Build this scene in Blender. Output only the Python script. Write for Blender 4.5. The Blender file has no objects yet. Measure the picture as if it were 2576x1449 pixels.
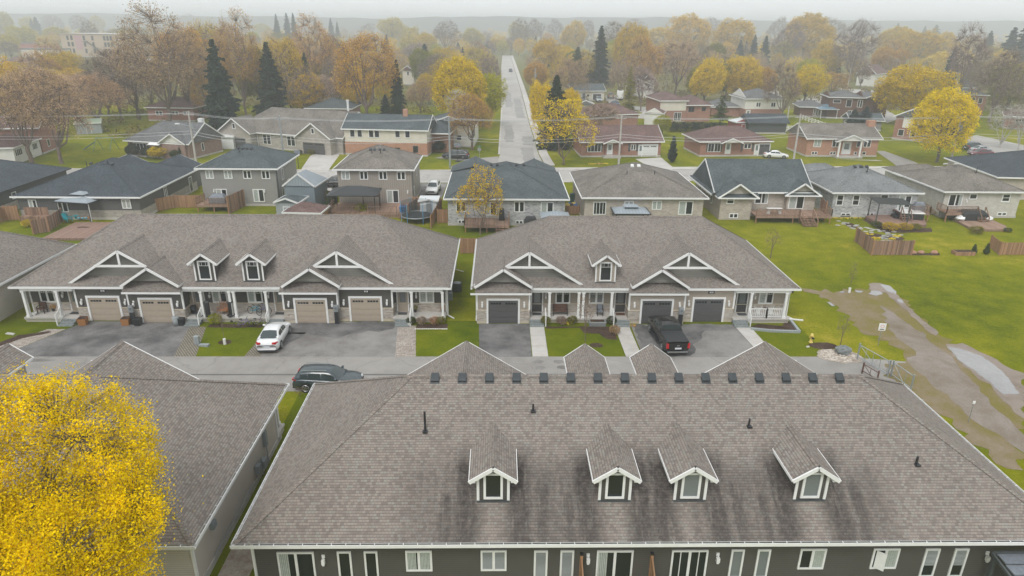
import bpy, math, random
import numpy as np
from mathutils import Vector, Matrix
R = math.radians
# ------------------------------------------------------------------ camera
sc = bpy.context.scene
H0, PITCH, YAW, ROLL = 24.4, 21.3, 1.15, .55
def cam_axes():
    p, y, r = R(PITCH), R(YAW), R(ROLL)
    f = Vector((math.sin(y)*math.cos(p), math.cos(y)*math.cos(p), -math.sin(p)))
    rt = Vector((math.cos(y), -math.sin(y), 0)); up = rt.cross(f)
    return rt*math.cos(r)+up*math.sin(r), up*math.cos(r)-rt*math.sin(r), f
CR, CU, CF = cam_axes()
cd = bpy.data.cameras.new('camera'); cam = bpy.data.objects.new('camera', cd); sc.collection.objects.link(cam)
cd.sensor_width = 36; cd.lens = 36*1717/2576; cd.clip_end = 30000; cd.clip_start = .5
mw = Matrix((CR, CU, -CF)).transposed().to_4x4(); mw.translation = (0, 0, H0); cam.matrix_world = mw
sc.camera = cam
# ------------------------------------------------------------------ world, light, exposure
SUN_EL, SUN_AZ = 52, 200
w = bpy.data.worlds.new('World'); sc.world = w; w.use_nodes = True
N = w.node_tree.nodes; L = w.node_tree.links
sky = N.new('ShaderNodeTexSky'); sky.sky_type = 'NISHITA'; sky.sun_disc = False
sky.sun_elevation = R(SUN_EL); sky.sun_rotation = R(SUN_AZ); sky.dust_density = 6; sky.air_density = 1.3; sky.ozone_density = 1
hs = N.new('ShaderNodeHueSaturation'); hs.inputs['Saturation'].default_value = .07
mx = N.new('ShaderNodeMix'); mx.data_type = 'RGBA'; mx.inputs[0].default_value = .78
mx.inputs[7].default_value = (8.0, 8.25, 8.4, 1)
bg = N['Background']; bg.inputs[1].default_value = .15
L.new(sky.outputs[0], hs.inputs['Color']); L.new(hs.outputs[0], mx.inputs[6]); L.new(mx.outputs[2], bg.inputs[0])
sd = bpy.data.lights.new('sun', 'SUN'); sd.energy = 1.4; sd.angle = R(18); sd.color = (1, .97, .92)
so = bpy.data.objects.new('sun', sd); sc.collection.objects.link(so)
az = R(SUN_AZ); el = R(SUN_EL)
sdir = Vector((math.sin(az)*math.cos(el), math.cos(az)*math.cos(el), math.sin(el)))
so.rotation_euler = sdir.to_track_quat('Z', 'Y').to_euler()
vs = sc.view_settings; vs.view_transform = 'Standard'; vs.look = 'None'; vs.gamma = 1; vs.use_curve_mapping = False; vs.exposure = 0
cy = sc.cycles; cy.max_bounces = 8; cy.diffuse_bounces = 3; cy.glossy_bounces = 2; cy.transmission_bounces = 3; cy.volume_bounces = 6; cy.transparent_max_bounces = 8
cy.use_denoising = True; cy.use_adaptive_sampling = True; cy.adaptive_threshold = .015; cy.caustics_reflective = False; cy.caustics_refractive = False
# ------------------------------------------------------------------ pixel -> point (full view is 2576 x 1449)
O = Vector((0, 0, H0))
def ray(px, py): return CF+CR*((px-1288)/1717)-CU*((py-724.5)/1717)
def at(px, py, z=0.):
    d = ray(px, py); return O+d*((z-H0)/d.z)
def atY(px, py, Y):
    d = ray(px, py); return O+d*(Y/d.y)
def _z(ox, oy, s): return lambda x, y, z=0.: at(ox+x*s, oy+y*s, z)
A1, A2, A3, A4 = _z(0, 532.4, .2607), _z(644, 532.4, .2607), _z(1116.3, 532.4, .2607), _z(1717.4, 532.4, .2607)
F1, F2, F3, F4 = _z(0, 0, .25), _z(644, 0, .25), _z(1288, 0, .25), _z(1932, 0, .25)
B1, B2, B3, B4 = _z(0, 257.6, .25), _z(644, 257.6, .25), _z(1288, 257.6, .25), _z(1932, 257.6, .25)
# ------------------------------------------------------------------ mesh builder
class M:
    def __init__(s): s.v = []; s.f = []
    def poly(s, pts):
        n = len(s.v); s.v += [tuple(p) for p in pts]; s.f.append(tuple(range(n, n+len(pts)))); return s
    def box(s, x0, x1, y0, y1, z0, z1):
        if x0 > x1: x0, x1 = x1, x0
        if y0 > y1: y0, y1 = y1, y0
        n = len(s.v)
        s.v += [(x0, y0, z0), (x1, y0, z0), (x1, y1, z0), (x0, y1, z0), (x0, y0, z1), (x1, y0, z1), (x1, y1, z1), (x0, y1, z1)]
        s.f += [tuple(n+i for i in q) for q in ((0, 3, 2, 1), (4, 5, 6, 7), (0, 1, 5, 4), (1, 2, 6, 5), (2, 3, 7, 6), (3, 0, 4, 7))]
        return s
    def hexa(s, b, t):
        n = len(s.v); k = len(b); s.v += [tuple(p) for p in b]+[tuple(p) for p in t]
        s.f += [tuple(n+i for i in reversed(range(k))), tuple(n+k+i for i in range(k))]
        s.f += [(n+i, n+(i+1) % k, n+k+(i+1) % k, n+k+i) for i in range(k)]
        return s
    def prism(s, pts, z0, z1): return s.hexa([(p[0], p[1], z0) for p in pts], [(p[0], p[1], z1) for p in pts])
    def beam(s, a, b, wd, ht, up=(0, 0, 1)):
        a = Vector(a); b = Vector(b); d = (b-a).normalized(); u = Vector(up)
        if abs(d.dot(u)) > .98: u = Vector((0, 1, 0))
        sd_ = d.cross(u).normalized(); u = sd_.cross(d).normalized(); c = [sd_*(i*wd/2)+u*(j*ht/2) for i, j in ((-1, -1), (1, -1), (1, 1), (-1, 1))]
        return s.hexa([a+q for q in c], [b+q for q in c])
    def tube(s, a, b, r0, r1=None, n=8, cap=True):
        a = Vector(a); b = Vector(b); r1 = r0 if r1 is None else r1
        d = (b-a).normalized(); u = Vector((0, 0, 1)) if abs(d.z) < .95 else Vector((1, 0, 0))
        e = d.cross(u).normalized(); g = e.cross(d); k = len(s.v)
        for c, r in ((a, r0), (b, r1)):
            for i in range(n):
                t = 2*math.pi*i/n; s.v.append(tuple(c+(e*math.cos(t)+g*math.sin(t))*r))
        s.f += [(k+i, k+(i+1) % n, k+n+(i+1) % n, k+n+i) for i in range(n)]
        if cap: s.f += [tuple(k+i for i in reversed(range(n))), tuple(k+n+i for i in range(n))]
        return s
    def lathe(s, c, prof, n=14):
        k = len(s.v)
        for r, z in prof:
            for i in range(n):
                t = 2*math.pi*i/n; s.v.append((c[0]+r*math.cos(t), c[1]+r*math.sin(t), c[2]+z))
        for j in range(len(prof)-1):
            s.f += [(k+j*n+i, k+j*n+(i+1) % n, k+(j+1)*n+(i+1) % n, k+(j+1)*n+i) for i in range(n)]
        s.f += [tuple(k+i for i in reversed(range(n))), tuple(k+(len(prof)-1)*n+i for i in range(n))]
        return s
    def ring(s, c, ax, r, t, n=20, m=5):
        c = Vector(c); ax = Vector(ax).normalized(); u = Vector((0, 0, 1)) if abs(ax.z) < .9 else Vector((1, 0, 0))
        e = ax.cross(u).normalized(); g = e.cross(ax); k = len(s.v)
        for i in range(n):
            a = 2*math.pi*i/n; q = e*math.cos(a)+g*math.sin(a)
            for j in range(m):
                b = 2*math.pi*j/m; s.v.append(tuple(c+q*(r+t*math.cos(b))+ax*(t*math.sin(b))))
        s.f += [(k+i*m+j, k+((i+1) % n)*m+j, k+((i+1) % n)*m+(j+1) % m, k+i*m+(j+1) % m) for i in range(n) for j in range(m)]
        return s
    def blob(s, c, rx, ry, rz, seed=0, n=10, m=6, j=.15, base=None):
        rnd = random.Random(seed); k = len(s.v); c = Vector(c)
        for a in range(m+1):
            th = math.pi*a/m
            for i in range(n):
                ph = 2*math.pi*i/n; q = 1+rnd.uniform(-j, j)
                z = c.z+rz*math.cos(th)*q
                if base is not None: z = max(z, base)
                s.v.append((c.x+rx*math.sin(th)*math.cos(ph)*q, c.y+ry*math.sin(th)*math.sin(ph)*q, z))
        s.f += [(k+(a+1)*n+i, k+(a+1)*n+(i+1) % n, k+a*n+(i+1) % n, k+a*n+i) for a in range(m) for i in range(n)]
        return s
    def build(s, name, mat, parent=None, smooth=False, loc=None, rz=0, bev=0):
        me = bpy.data.meshes.new(name); me.from_pydata(s.v, [], s.f)
        uv = me.uv_layers.new(name='uv'); Z = Vector((0, 0, 1)); dat = []
        for p in me.polygons:
            n = p.normal; t = Z.cross(n)
            t = Vector((1, 0, 0)) if t.length < .05 else t.normalized()
            if n.length < .5: n = Z
            b = n.cross(t)
            for vi in p.vertices:
                c = me.vertices[vi].co; dat += [c.dot(t), c.dot(b)]
            if smooth: p.use_smooth = True
        uv.data.foreach_set('uv', dat)
        return link(name, me, mat, parent, loc, rz, bev)
def link(name, me, mat, parent=None, loc=None, rz=0, bev=0):
    me.materials.append(mat); o = bpy.data.objects.new(name, me); sc.collection.objects.link(o)
    if parent: o.parent = parent
    if loc is not None: o.location = loc
    if rz: o.rotation_euler.z = rz
    if bev:
        b = o.modifiers.new('bevel', 'BEVEL'); b.width = bev; b.segments = 2; b.limit_method = 'ANGLE'
    return o
def tag(o, label, cat, group=None, kind=None):
    o['label'] = label; o['category'] = cat
    if group: o['group'] = group
    if kind: o['kind'] = kind
    return o
def top(name, label, cat, loc=(0, 0, 0), rz=0, group=None):
    o = bpy.data.objects.new(name, None); sc.collection.objects.link(o); o.location = loc; o.rotation_euler.z = rz
    o.empty_display_size = .3
    return tag(o, label, cat, group)
def struct(name, m, mat, **k):
    o = m.build(name, mat, **k); o['kind'] = 'structure'; return o
KIDS = {}
def copytree(o, parent=None):
    kids = [c for c in ALLKIDS(o)]
    c = o.copy(); sc.collection.objects.link(c); c.parent = parent
    for k in kids: copytree(k, c)
    return c
def ALLKIDS(o): return [k for k in sc.objects if k.parent == o] if o.name not in KIDS else KIDS[o.name]
def cache(o):
    ks = [k for k in sc.objects if k.parent == o]; KIDS[o.name] = ks
    for k in ks: KIDS[k.name] = [j for j in sc.objects if j.parent == k]
# ------------------------------------------------------------------ materials
def base(name, rough=.7, metal=0., spec=None):
    m = bpy.data.materials.new(name); m.use_nodes = True; n = m.node_tree.nodes; l = m.node_tree.links; b = n['Principled BSDF']
    b.inputs['Roughness'].default_value = rough; b.inputs['Metallic'].default_value = metal
    if spec is not None: b.inputs['Specular IOR Level'].default_value = spec
    return m, n, l, b
def ramp(n, l, src, stops, interp='LINEAR'):
    r = n.new('ShaderNodeValToRGB'); r.color_ramp.interpolation = interp; e = r.color_ramp.elements
    while len(e) < len(stops): e.new(.5)
    for q, (p, c) in zip(e, stops): q.position = p; q.color = (*c, 1) if not isinstance(c, (int, float)) else (c, c, c, 1)
    l.new(src, r.inputs[0]); return r.outputs[0]
def noise(n, l, co, scale, detail=4, rough=.55, dist=0):
    t = n.new('ShaderNodeTexNoise'); t.inputs['Scale'].default_value = scale; t.inputs['Detail'].default_value = detail
    t.inputs['Roughness'].default_value = rough; t.inputs['Distortion'].default_value = dist
    l.new(co, t.inputs['Vector']); return t.outputs[0]
def math_(n, l, op, a, b=None, c=None):
    t = n.new('ShaderNodeMath'); t.operation = op
    for i, q in enumerate((a, b, c)):
        if q is None: continue
        if isinstance(q, (int, float)): t.inputs[i].default_value = q
        else: l.new(q, t.inputs[i])
    return t.outputs[0]
def mixc(n, l, f, a, b, mode='MIX'):
    t = n.new('ShaderNodeMix'); t.data_type = 'RGBA'; t.blend_type = mode
    for i, q in ((0, f), (6, a), (7, b)):
        if isinstance(q, (int, float)): t.inputs[i].default_value = q if i == 0 else (q, q, q, 1)
        elif isinstance(q, tuple): t.inputs[i].default_value = (*q, 1)
        else: l.new(q, t.inputs[i])
    return t.outputs[2]
def bump(n, l, b, h, st=.3, dist=.02):
    t = n.new('ShaderNodeBump'); t.inputs['Strength'].default_value = st; t.inputs['Distance'].default_value = dist
    l.new(h, t.inputs['Height']); l.new(t.outputs[0], b.inputs['Normal'])
def co(n, which='Object'):
    return n.new('ShaderNodeTexCoord').outputs[which]
def mapping(n, l, v, sc_):
    t = n.new('ShaderNodeMapping'); t.inputs['Scale'].default_value = sc_; l.new(v, t.inputs['Vector']); return t.outputs[0]
def simple(name, col, rough=.6, metal=0., var=.12, scale=3., spec=None, bmp=0):
    m, n, l, b = base(name, rough, metal, spec); c = co(n)
    f = noise(n, l, c, scale, 5)
    l.new(ramp(n, l, f, [(.25, tuple(x*(1-var) for x in col)), (.75, tuple(min(1, x*(1+var)) for x in col))]), b.inputs['Base Color'])
    if bmp: bump(n, l, b, noise(n, l, c, scale*12, 3), bmp)
    return m
def shingle(name, cols, row=.13, wid=.15, dark=.5, stains=None, patch=.1):
    m, n, l, b = base(name, .93, 0, .2); uv = co(n, 'UV')
    t = n.new('ShaderNodeTexBrick'); t.inputs['Scale'].default_value = 1; t.inputs['Brick Width'].default_value = wid; t.inputs['Row Height'].default_value = row
    t.inputs['Mortar Size'].default_value = .008; t.inputs['Mortar Smooth'].default_value = .3; t.offset = .37; t.offset_frequency = 2
    t.inputs['Color1'].default_value = (0, 0, 0, 1); t.inputs['Color2'].default_value = (1, 1, 1, 1); t.inputs['Mortar'].default_value = (.5, .5, .5, 1)
    l.new(uv, t.inputs['Vector'])
    k = len(cols); rc = ramp(n, l, t.outputs['Color'], [((i+.5)/k, c) for i, c in enumerate(cols)])
    rc = mixc(n, l, math_(n, l, 'MULTIPLY', t.outputs['Fac'], dark), rc, tuple(x*.35 for x in cols[0]))  # dark tab joints; along the courses they paint the shadow line too
    g = noise(n, l, uv, .35, 5, .6); g2 = noise(n, l, uv, 40, 2)
    rc = mixc(n, l, 1., rc, ramp(n, l, g, [(.3, 1-patch), (.7, 1+patch*.5)]), 'MULTIPLY')
    rc = mixc(n, l, 1., rc, ramp(n, l, g2, [(.2, .85), (.8, 1.12)]), 'MULTIPLY')
    # shadow under the butt edge of every course, painted into the colour
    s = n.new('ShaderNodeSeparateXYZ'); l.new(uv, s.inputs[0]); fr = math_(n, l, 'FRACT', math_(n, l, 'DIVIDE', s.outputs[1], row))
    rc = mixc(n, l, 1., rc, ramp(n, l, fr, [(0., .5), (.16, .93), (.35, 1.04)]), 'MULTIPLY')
    if stains:  # dark algae streaks: (x, half width, y start, length) in object metres, running down the slope
        o = n.new('ShaderNodeSeparateXYZ'); oc = co(n); l.new(oc, o.inputs[0]); acc = None
        sn = noise(n, l, mapping(n, l, oc, (2.2, .35, .35)), 1.5, 5, .7)
        wob = math_(n, l, 'MULTIPLY', math_(n, l, 'SUBTRACT', noise(n, l, oc, .9, 3), .5), .5)
        xx = math_(n, l, 'ADD', o.outputs[0], wob)
        for sx, hw, y0, ln, st in stains:
            a = math_(n, l, 'DIVIDE', math_(n, l, 'ABSOLUTE', math_(n, l, 'SUBTRACT', xx, sx)), hw)
            a = ramp(n, l, a, [(.3, 1.), (1.1, 0.)])
            y = ramp(n, l, math_(n, l, 'DIVIDE', math_(n, l, 'SUBTRACT', o.outputs[1], y0), ln), [(0., 0.), (.3, 1.), (1., .85)])
            p = math_(n, l, 'MULTIPLY', math_(n, l, 'MULTIPLY', a, y), st)
            acc = p if acc is None else math_(n, l, 'MAXIMUM', acc, p)
        acc = math_(n, l, 'MULTIPLY', acc, ramp(n, l, sn, [(.28, .35), (.5, 1.)]))
        acc = math_(n, l, 'MULTIPLY', acc, ramp(n, l, t.outputs['Color'], [(0., .75), (.5, 1.)]))
        acc = math_(n, l, 'MULTIPLY', acc, ramp(n, l, noise(n, l, oc, 5, 4, .7), [(.3, .6), (.55, 1.)]))
        rc = mixc(n, l, math_(n, l, 'MULTIPLY', acc, .97), rc, (.035, .03, .03))
    l.new(rc, b.inputs['Base Color']); bump(n, l, b, math_(n, l, 'SUBTRACT', fr, t.outputs['Fac']), .5, -.012)
    return m
def siding(name, col, row=.115, vertical=False, gap=.45):
    m, n, l, b = base(name, .55, 0, .3); uv = co(n, 'UV'); s = n.new('ShaderNodeSeparateXYZ'); l.new(uv, s.inputs[0])
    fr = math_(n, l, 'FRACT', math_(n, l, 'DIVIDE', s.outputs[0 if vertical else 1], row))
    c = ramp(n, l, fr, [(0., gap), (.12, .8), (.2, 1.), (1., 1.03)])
    g = ramp(n, l, noise(n, l, uv, .8, 4), [(.3, .93), (.7, 1.05)])
    l.new(mixc(n, l, 1., mixc(n, l, 1., col, c, 'MULTIPLY'), g, 'MULTIPLY'), b.inputs['Base Color'])
    bump(n, l, b, fr, .5, -.012 if not vertical else .006); return m
def brick(name, cols, mortar, wid=.22, row=.075, ms=.01, stone=0):
    m, n, l, b = base(name, .9, 0, .2); uv = co(n, 'UV'); v = uv
    t = n.new('ShaderNodeTexBrick'); t.inputs['Scale'].default_value = 1; t.inputs['Brick Width'].default_value = wid; t.inputs['Row Height'].default_value = row
    t.inputs['Mortar Size'].default_value = ms; t.inputs['Color1'].default_value = (0, 0, 0, 1); t.inputs['Color2'].default_value = (1, 1, 1, 1); t.inputs['Mortar'].default_value = (.5, .5, .5, 1)
    if stone: t.squash = .6; t.squash_frequency = 3; t.offset = .4
    l.new(v, t.inputs['Vector']); k = len(cols)
    rc = ramp(n, l, t.outputs['Color'], [((i+.5)/k, c) for i, c in enumerate(cols)])
    rc = mixc(n, l, t.outputs['Fac'], rc, mortar)
    rc = mixc(n, l, 1., rc, ramp(n, l, noise(n, l, uv, 1.1, 4), [(.3, .88), (.7, 1.08)]), 'MULTIPLY')
    l.new(rc, b.inputs['Base Color']); bump(n, l, b, t.outputs['Fac'], .5, -.01); return m
def boards(name, col, wid=.14, var=.3):
    m, n, l, b = base(name, .85, 0, .2); uv = co(n, 'UV'); s = n.new('ShaderNodeSeparateXYZ'); l.new(uv, s.inputs[0])
    q = math_(n, l, 'DIVIDE', s.outputs[0], wid); fl = math_(n, l, 'FLOOR', q); fr = math_(n, l, 'FRACT', q)
    wn = n.new('ShaderNodeTexWhiteNoise'); wn.noise_dimensions = '1D'; l.new(fl, wn.inputs['W'])
    c = mixc(n, l, 1., col, ramp(n, l, wn.outputs[0], [(0., 1-var), (1., 1+var*.6)]), 'MULTIPLY')
    c = mixc(n, l, 1., c, ramp(n, l, fr, [(0., .35), (.09, 1.), (1., 1.)]), 'MULTIPLY')
    c = mixc(n, l, 1., c, ramp(n, l, noise(n, l, mapping(n, l, uv, (9, .8, 1)), 1.3, 4), [(.3, .8), (.7, 1.12)]), 'MULTIPLY')
    l.new(c, b.inputs['Base Color']); return m
def ground(name, cols, scales=(.08, .6, 5), bst=.3, rough=.95, fine=.3, spec=.1, crack=0):
    m, n, l, b = base(name, rough, 0, spec); c = co(n)
    f1 = noise(n, l, c, scales[0], 6, .6, .4); f2 = noise(n, l, c, scales[1], 5, .6); f3 = noise(n, l, c, scales[2], 6, .75)
    mxn = math_(n, l, 'ADD', math_(n, l, 'MULTIPLY', f1, .45), math_(n, l, 'ADD', math_(n, l, 'MULTIPLY', f2, .3), math_(n, l, 'MULTIPLY', f3, .25)))
    k = len(cols); rc = ramp(n, l, mxn, [(.36+.28*i/(k-1), q) for i, q in enumerate(cols)])
    rc = mixc(n, l, 1., rc, ramp(n, l, noise(n, l, c, scales[2]*5, 3, .8), [(.25, 1-fine), (.75, 1+fine)]), 'MULTIPLY')
    if crack:
        v = n.new('ShaderNodeTexVoronoi'); v.feature = 'DISTANCE_TO_EDGE'; v.inputs['Scale'].default_value = crack
        va = n.new('ShaderNodeVectorMath'); va.operation = 'ADD'; nz = n.new('ShaderNodeTexNoise'); nz.inputs['Scale'].default_value = crack*3; nz.inputs['Detail'].default_value = 5; l.new(c, nz.inputs['Vector'])
        vs_ = n.new('ShaderNodeVectorMath'); vs_.operation = 'SCALE'; vs_.inputs['Scale'].default_value = .9/crack*.35; l.new(nz.outputs[1], vs_.inputs[0]); l.new(c, va.inputs[0]); l.new(vs_.outputs[0], va.inputs[1]); l.new(va.outputs[0], v.inputs['Vector'])
        rc = mixc(n, l, 1., rc, ramp(n, l, v.outputs['Distance'], [(0., .78), (.006, .9), (.012, 1.)]), 'MULTIPLY')
    l.new(rc, b.inputs['Base Color']); bump(n, l, b, f3, bst, .05); return m
def leafmat(name, trans=.3, rough=.7, var=.45):
    m = bpy.data.materials.new(name); m.use_nodes = True; n = m.node_tree.nodes; l = m.node_tree.links; n.clear()
    out = n.new('ShaderNodeOutputMaterial'); oi = n.new('ShaderNodeObjectInfo'); c = co(n)
    f = noise(n, l, c, 1.1, 3, .6); f2 = noise(n, l, c, 9, 2, .6)
    col = mixc(n, l, 1., oi.outputs['Color'], ramp(n, l, f, [(.3, 1-var), (.7, 1+var*.55)]), 'MULTIPLY')
    col = mixc(n, l, 1., col, ramp(n, l, f2, [(.3, 1-var*.6), (.7, 1+var*.5)]), 'MULTIPLY')
    d = n.new('ShaderNodeBsdfDiffuse'); t = n.new('ShaderNodeBsdfTranslucent'); mxs = n.new('ShaderNodeMixShader'); mxs.inputs[0].default_value = trans
    l.new(col, d.inputs[0]); l.new(col, t.inputs[0]); l.new(d.outputs[0], mxs.inputs[1]); l.new(t.outputs[0], mxs.inputs[2]); l.new(mxs.outputs[0], out.inputs[0])
    return m
def glassmat(name, col=(.02, .024, .028), rough=.06):
    m, n, l, b = base(name, rough, 0, .6); b.inputs['Base Color'].default_value = (*col, 1)
    return m
WARM = [(.178, .154, .14), (.243, .214, .190), (.264, .224, .2), (.25, .243, .218), (.207, .177, .16)]
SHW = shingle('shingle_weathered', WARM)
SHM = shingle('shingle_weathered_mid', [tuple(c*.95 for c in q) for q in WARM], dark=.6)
ST = []
for i_, x_ in enumerate((-.25, 5.22, 8.63, 14.1)):
    ST += [(7.03-x_+a_, b_, c_, d_, e_) for a_, b_, c_, d_, e_ in ((1.25, .95, 3.0, 3.6, .95), (-1.2, .95, 3.0, 3.6, .95), (2.1, .5, 4.6, 2.4, .8), (-2.2, .6, 4.0, 3.0, .8))]
ST += [(7.03-a_, b_, 3.4, 3.4, e_) for a_, b_, e_ in ((2.5, 2.4, .55), (6.9, 1.4, .65), (11.3, 2.6, .55), (-3., 1.9, .4), (16.8, 1.5, .45))]
ST += [(9.5, .35, 3.2, 3.7, .5), (4.4, .5, 4.6, 2.4, .5), (-1.9, .4, 4.5, 2.4, .45), (3., .3, 5., 2., .5)]
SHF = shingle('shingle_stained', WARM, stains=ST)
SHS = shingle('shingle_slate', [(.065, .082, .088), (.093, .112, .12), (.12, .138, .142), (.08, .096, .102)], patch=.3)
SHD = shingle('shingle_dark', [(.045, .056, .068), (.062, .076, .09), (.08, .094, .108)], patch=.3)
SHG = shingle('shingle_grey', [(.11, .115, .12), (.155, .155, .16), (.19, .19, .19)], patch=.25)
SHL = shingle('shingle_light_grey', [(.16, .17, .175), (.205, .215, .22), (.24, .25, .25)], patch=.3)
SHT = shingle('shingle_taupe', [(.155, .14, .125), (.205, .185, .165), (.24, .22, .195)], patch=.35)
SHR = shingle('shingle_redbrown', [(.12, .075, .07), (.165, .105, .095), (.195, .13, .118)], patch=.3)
SID_D = siding('siding_charcoal', (.088, .083, .077)); SID_T = siding('siding_tan', (.36, .315, .265)); SID_G = siding('siding_grey', (.27, .265, .25))
SID_SH = siding('shake_grey', (.235, .23, .208), .16, gap=.6); SID_V = siding('board_and_batten', (.30, .27, .235), .3, True, .6); SID_W = siding('siding_white', (.68, .67, .63), .14, gap=.75)
SID_C = siding('siding_cream', (.62, .58, .5), .16, gap=.75); SID_DV = siding('board_charcoal', (.10, .10, .10), .25, True, .6); SID_B = siding('siding_brown', (.14, .075, .055), .2, True)
SID_F = siding('siding_taupe_side', (.50, .46, .405), .12)
STONE = brick('stone_veneer', [(.33, .28, .24), (.45, .41, .36), (.38, .345, .31), (.50, .455, .40)], (.32, .30, .28), .38, .11, .008, 1)
STONE_L = brick('stone_gravelly', [(.30, .27, .235), (.42, .385, .34), (.36, .33, .30)], (.36, .34, .32), .35, .12, .008, 1)
BR_R = brick('brick_red', [(.26, .10, .065), (.33, .135, .085), (.29, .12, .08)], (.36, .28, .24))
BR_O = brick('brick_orange', [(.38, .17, .10), (.45, .215, .13), (.42, .19, .12)], (.42, .32, .26))
BR_P = brick('brick_plum', [(.22, .13, .11), (.28, .17, .14)], (.33, .28, .25))
BR_G = brick('brick_greywhite', [(.22, .23, .25), (.45, .45, .46), (.38, .38, .39), (.52, .52, .52)], (.42, .42, .42), .3, .09)
BR_B = brick('brick_beige', [(.36, .31, .26), (.48, .43, .37), (.43, .385, .33)], (.45, .41, .37), .3, .09)
BR_W = brick('brick_white', [(.47, .45, .41), (.56, .54, .49), (.52, .49, .45)], (.5, .48, .45), .3, .09)
WHITE = simple('white_trim', (.74, .745, .74), .45, var=.05); WHITE2 = simple('white_vinyl', (.66, .67, .665), .5, var=.06)
BLACK = simple('black_metal', (.02, .022, .026), .4, var=.2); GREYM = simple('grey_metal', (.33, .36, .37), .4, .5); DARKG = simple('dark_grey', (.06, .068, .072), .6)
DOOR_T = simple('garage_tan', (.38, .32, .255), .5, var=.05); DOOR_G = simple('garage_grey', (.085, .085, .086), .45, var=.06); DOOR_D = simple('door_charcoal', (.05, .05, .052), .4)
CONC = ground('concrete', [(.36, .34, .315), (.47, .45, .425), (.52, .505, .48)], (.3, 1.5, 8), .1, .85, .08)
CONC_S = ground('street_concrete', [(.29, .275, .26), (.38, .365, .345), (.45, .435, .415)], (.05, .4, 4), .1, .85, .12, .1, .12)
LANE = ground('lane_asphalt', [(.22, .208, .195), (.285, .272, .256), (.33, .315, .298)], (.12, .7, 9), .2, .9, .2, .1, .2)
ASPH = ground('drive_asphalt', [(.12, .11, .105), (.175, .165, .157), (.25, .24, .23), (.29, .28, .268)], (.16, .7, 9), .2, .85, .15)
ASPD = ground('drive_asphalt_dark', [(.06, .06, .062), (.11, .108, .108), (.185, .18, .178), (.235, .23, .225)], (.2, .8, 9), .2, .85, .2)
PAVER = brick('pavers', [(.30, .25, .215), (.42, .375, .335), (.36, .32, .29)], (.2, .18, .15), .35, .2, .015, 1)
PAVE2 = brick('honeycomb_pavers', [(.33, .29, .25), (.40, .36, .32)], (.10, .09, .06), .22, .15, .04)
GRASS = ground('grass', [(.07, .09, .006), (.125, .145, .008), (.185, .19, .01), (.31, .26, .035)], (.06, .5, 4), .6, 1., .6, 0)
GRASS2 = ground('lawn', [(.06, .09, .006), (.11, .135, .007), (.175, .18, .008)], (.1, .6, 5), .6, 1., .6, 0)
FIELD = ground('far_ground', [(.10, .085, .055), (.15, .135, .06), (.13, .135, .03), (.2, .17, .12)], (.008, .05, 1), .1, 1., .2)
DIRT = ground('dirt', [(.15, .145, .02), (.175, .145, .05), (.215, .17, .11), (.255, .205, .155)], (.12, .6, 5), .5, .95, .25)
MULCH = ground('mulch', [(.03, .018, .014), (.07, .045, .035), (.11, .08, .065)], (1, 4, 14), .8, 1., .4)
MUD = ground('puddle_mud', [(.16, .125, .10), (.24, .20, .17), (.28, .24, .21)], (.2, 1, 6), .3, .8, .2)
STONES = ground('river_stone', [(.24, .19, .15), (.38, .33, .28), (.50, .46, .41)], (1.5, 6, 18), .9, .9, .5)
WATER = ground('puddle_water', [(.22, .215, .215), (.30, .295, .295)], (.3, 2, 8), .02, .12, .03, .5)
CEDAR = boards('fence_cedar', (.34, .20, .115)); CEDAR2 = boards('fence_weathered', (.27, .17, .12), var=.45); DECK = boards('deck_boards', (.30, .20, .15), .14, .2); DECKR = boards('deck_red', (.27, .175, .14), .14, .2)
POST = simple('cedar_post', (.32, .17, .09), .8, var=.25, scale=6); POLE = simple('utility_pole_wood', (.38, .36, .33), .9, var=.2, scale=4)
BARK = simple('bark', (.13, .11, .095), .95, var=.35, scale=4); BARKL = simple('bark_light', (.42, .40, .37), .9, var=.3, scale=5); TWIG = simple('twigs', (.17, .125, .10), .95, var=.3, scale=1)
LEAF = leafmat('leaf_clusters'); NEEDLE = leafmat('needles', .08, .8, .5)
GL = glassmat('window_glass'); GL2 = glassmat('window_glass_grey', (.17, .19, .195), .12)
CURT = simple('curtain_cloth', (.42, .46, .43), .5, var=.15, scale=8); BLIND = siding('window_blinds', (.42, .45, .45), .05)
METROOF = siding('metal_roof_ribs', (.26, .30, .33), .4, True, .7); SHEDW = siding('shed_white', (.62, .65, .66), .2, True, .75); SHEDG = siding('shed_grey', (.30, .33, .34), .25, True, .7); SHEDB = siding('shed_blue', (.18, .22, .25), .25, True, .7)
CLOTH = simple('grill_cover', (.022, .024, .028), .6, var=.3, scale=5, bmp=.3); CLOTHG = simple('grey_cover', (.17, .19, .22), .7, var=.2, scale=5, bmp=.3)
TEAL = simple('teal_plastic', (.02, .33, .38), .5); BLUE = simple('blue_plastic', (.03, .14, .38), .5); YEL = simple('yellow_paint', (.62, .47, .12), .5); RED = simple('red_plastic', (.45, .02, .02), .4); ORANGE = simple('terracotta', (.42, .17, .06), .7); BROWNW = simple('brown_wood', (.11, .055, .04), .6, var=.3)
def colmat(name, c, rough=.5, metal=0., spec=None): return simple(name, c, rough, metal, .06, spec=spec)
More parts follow.
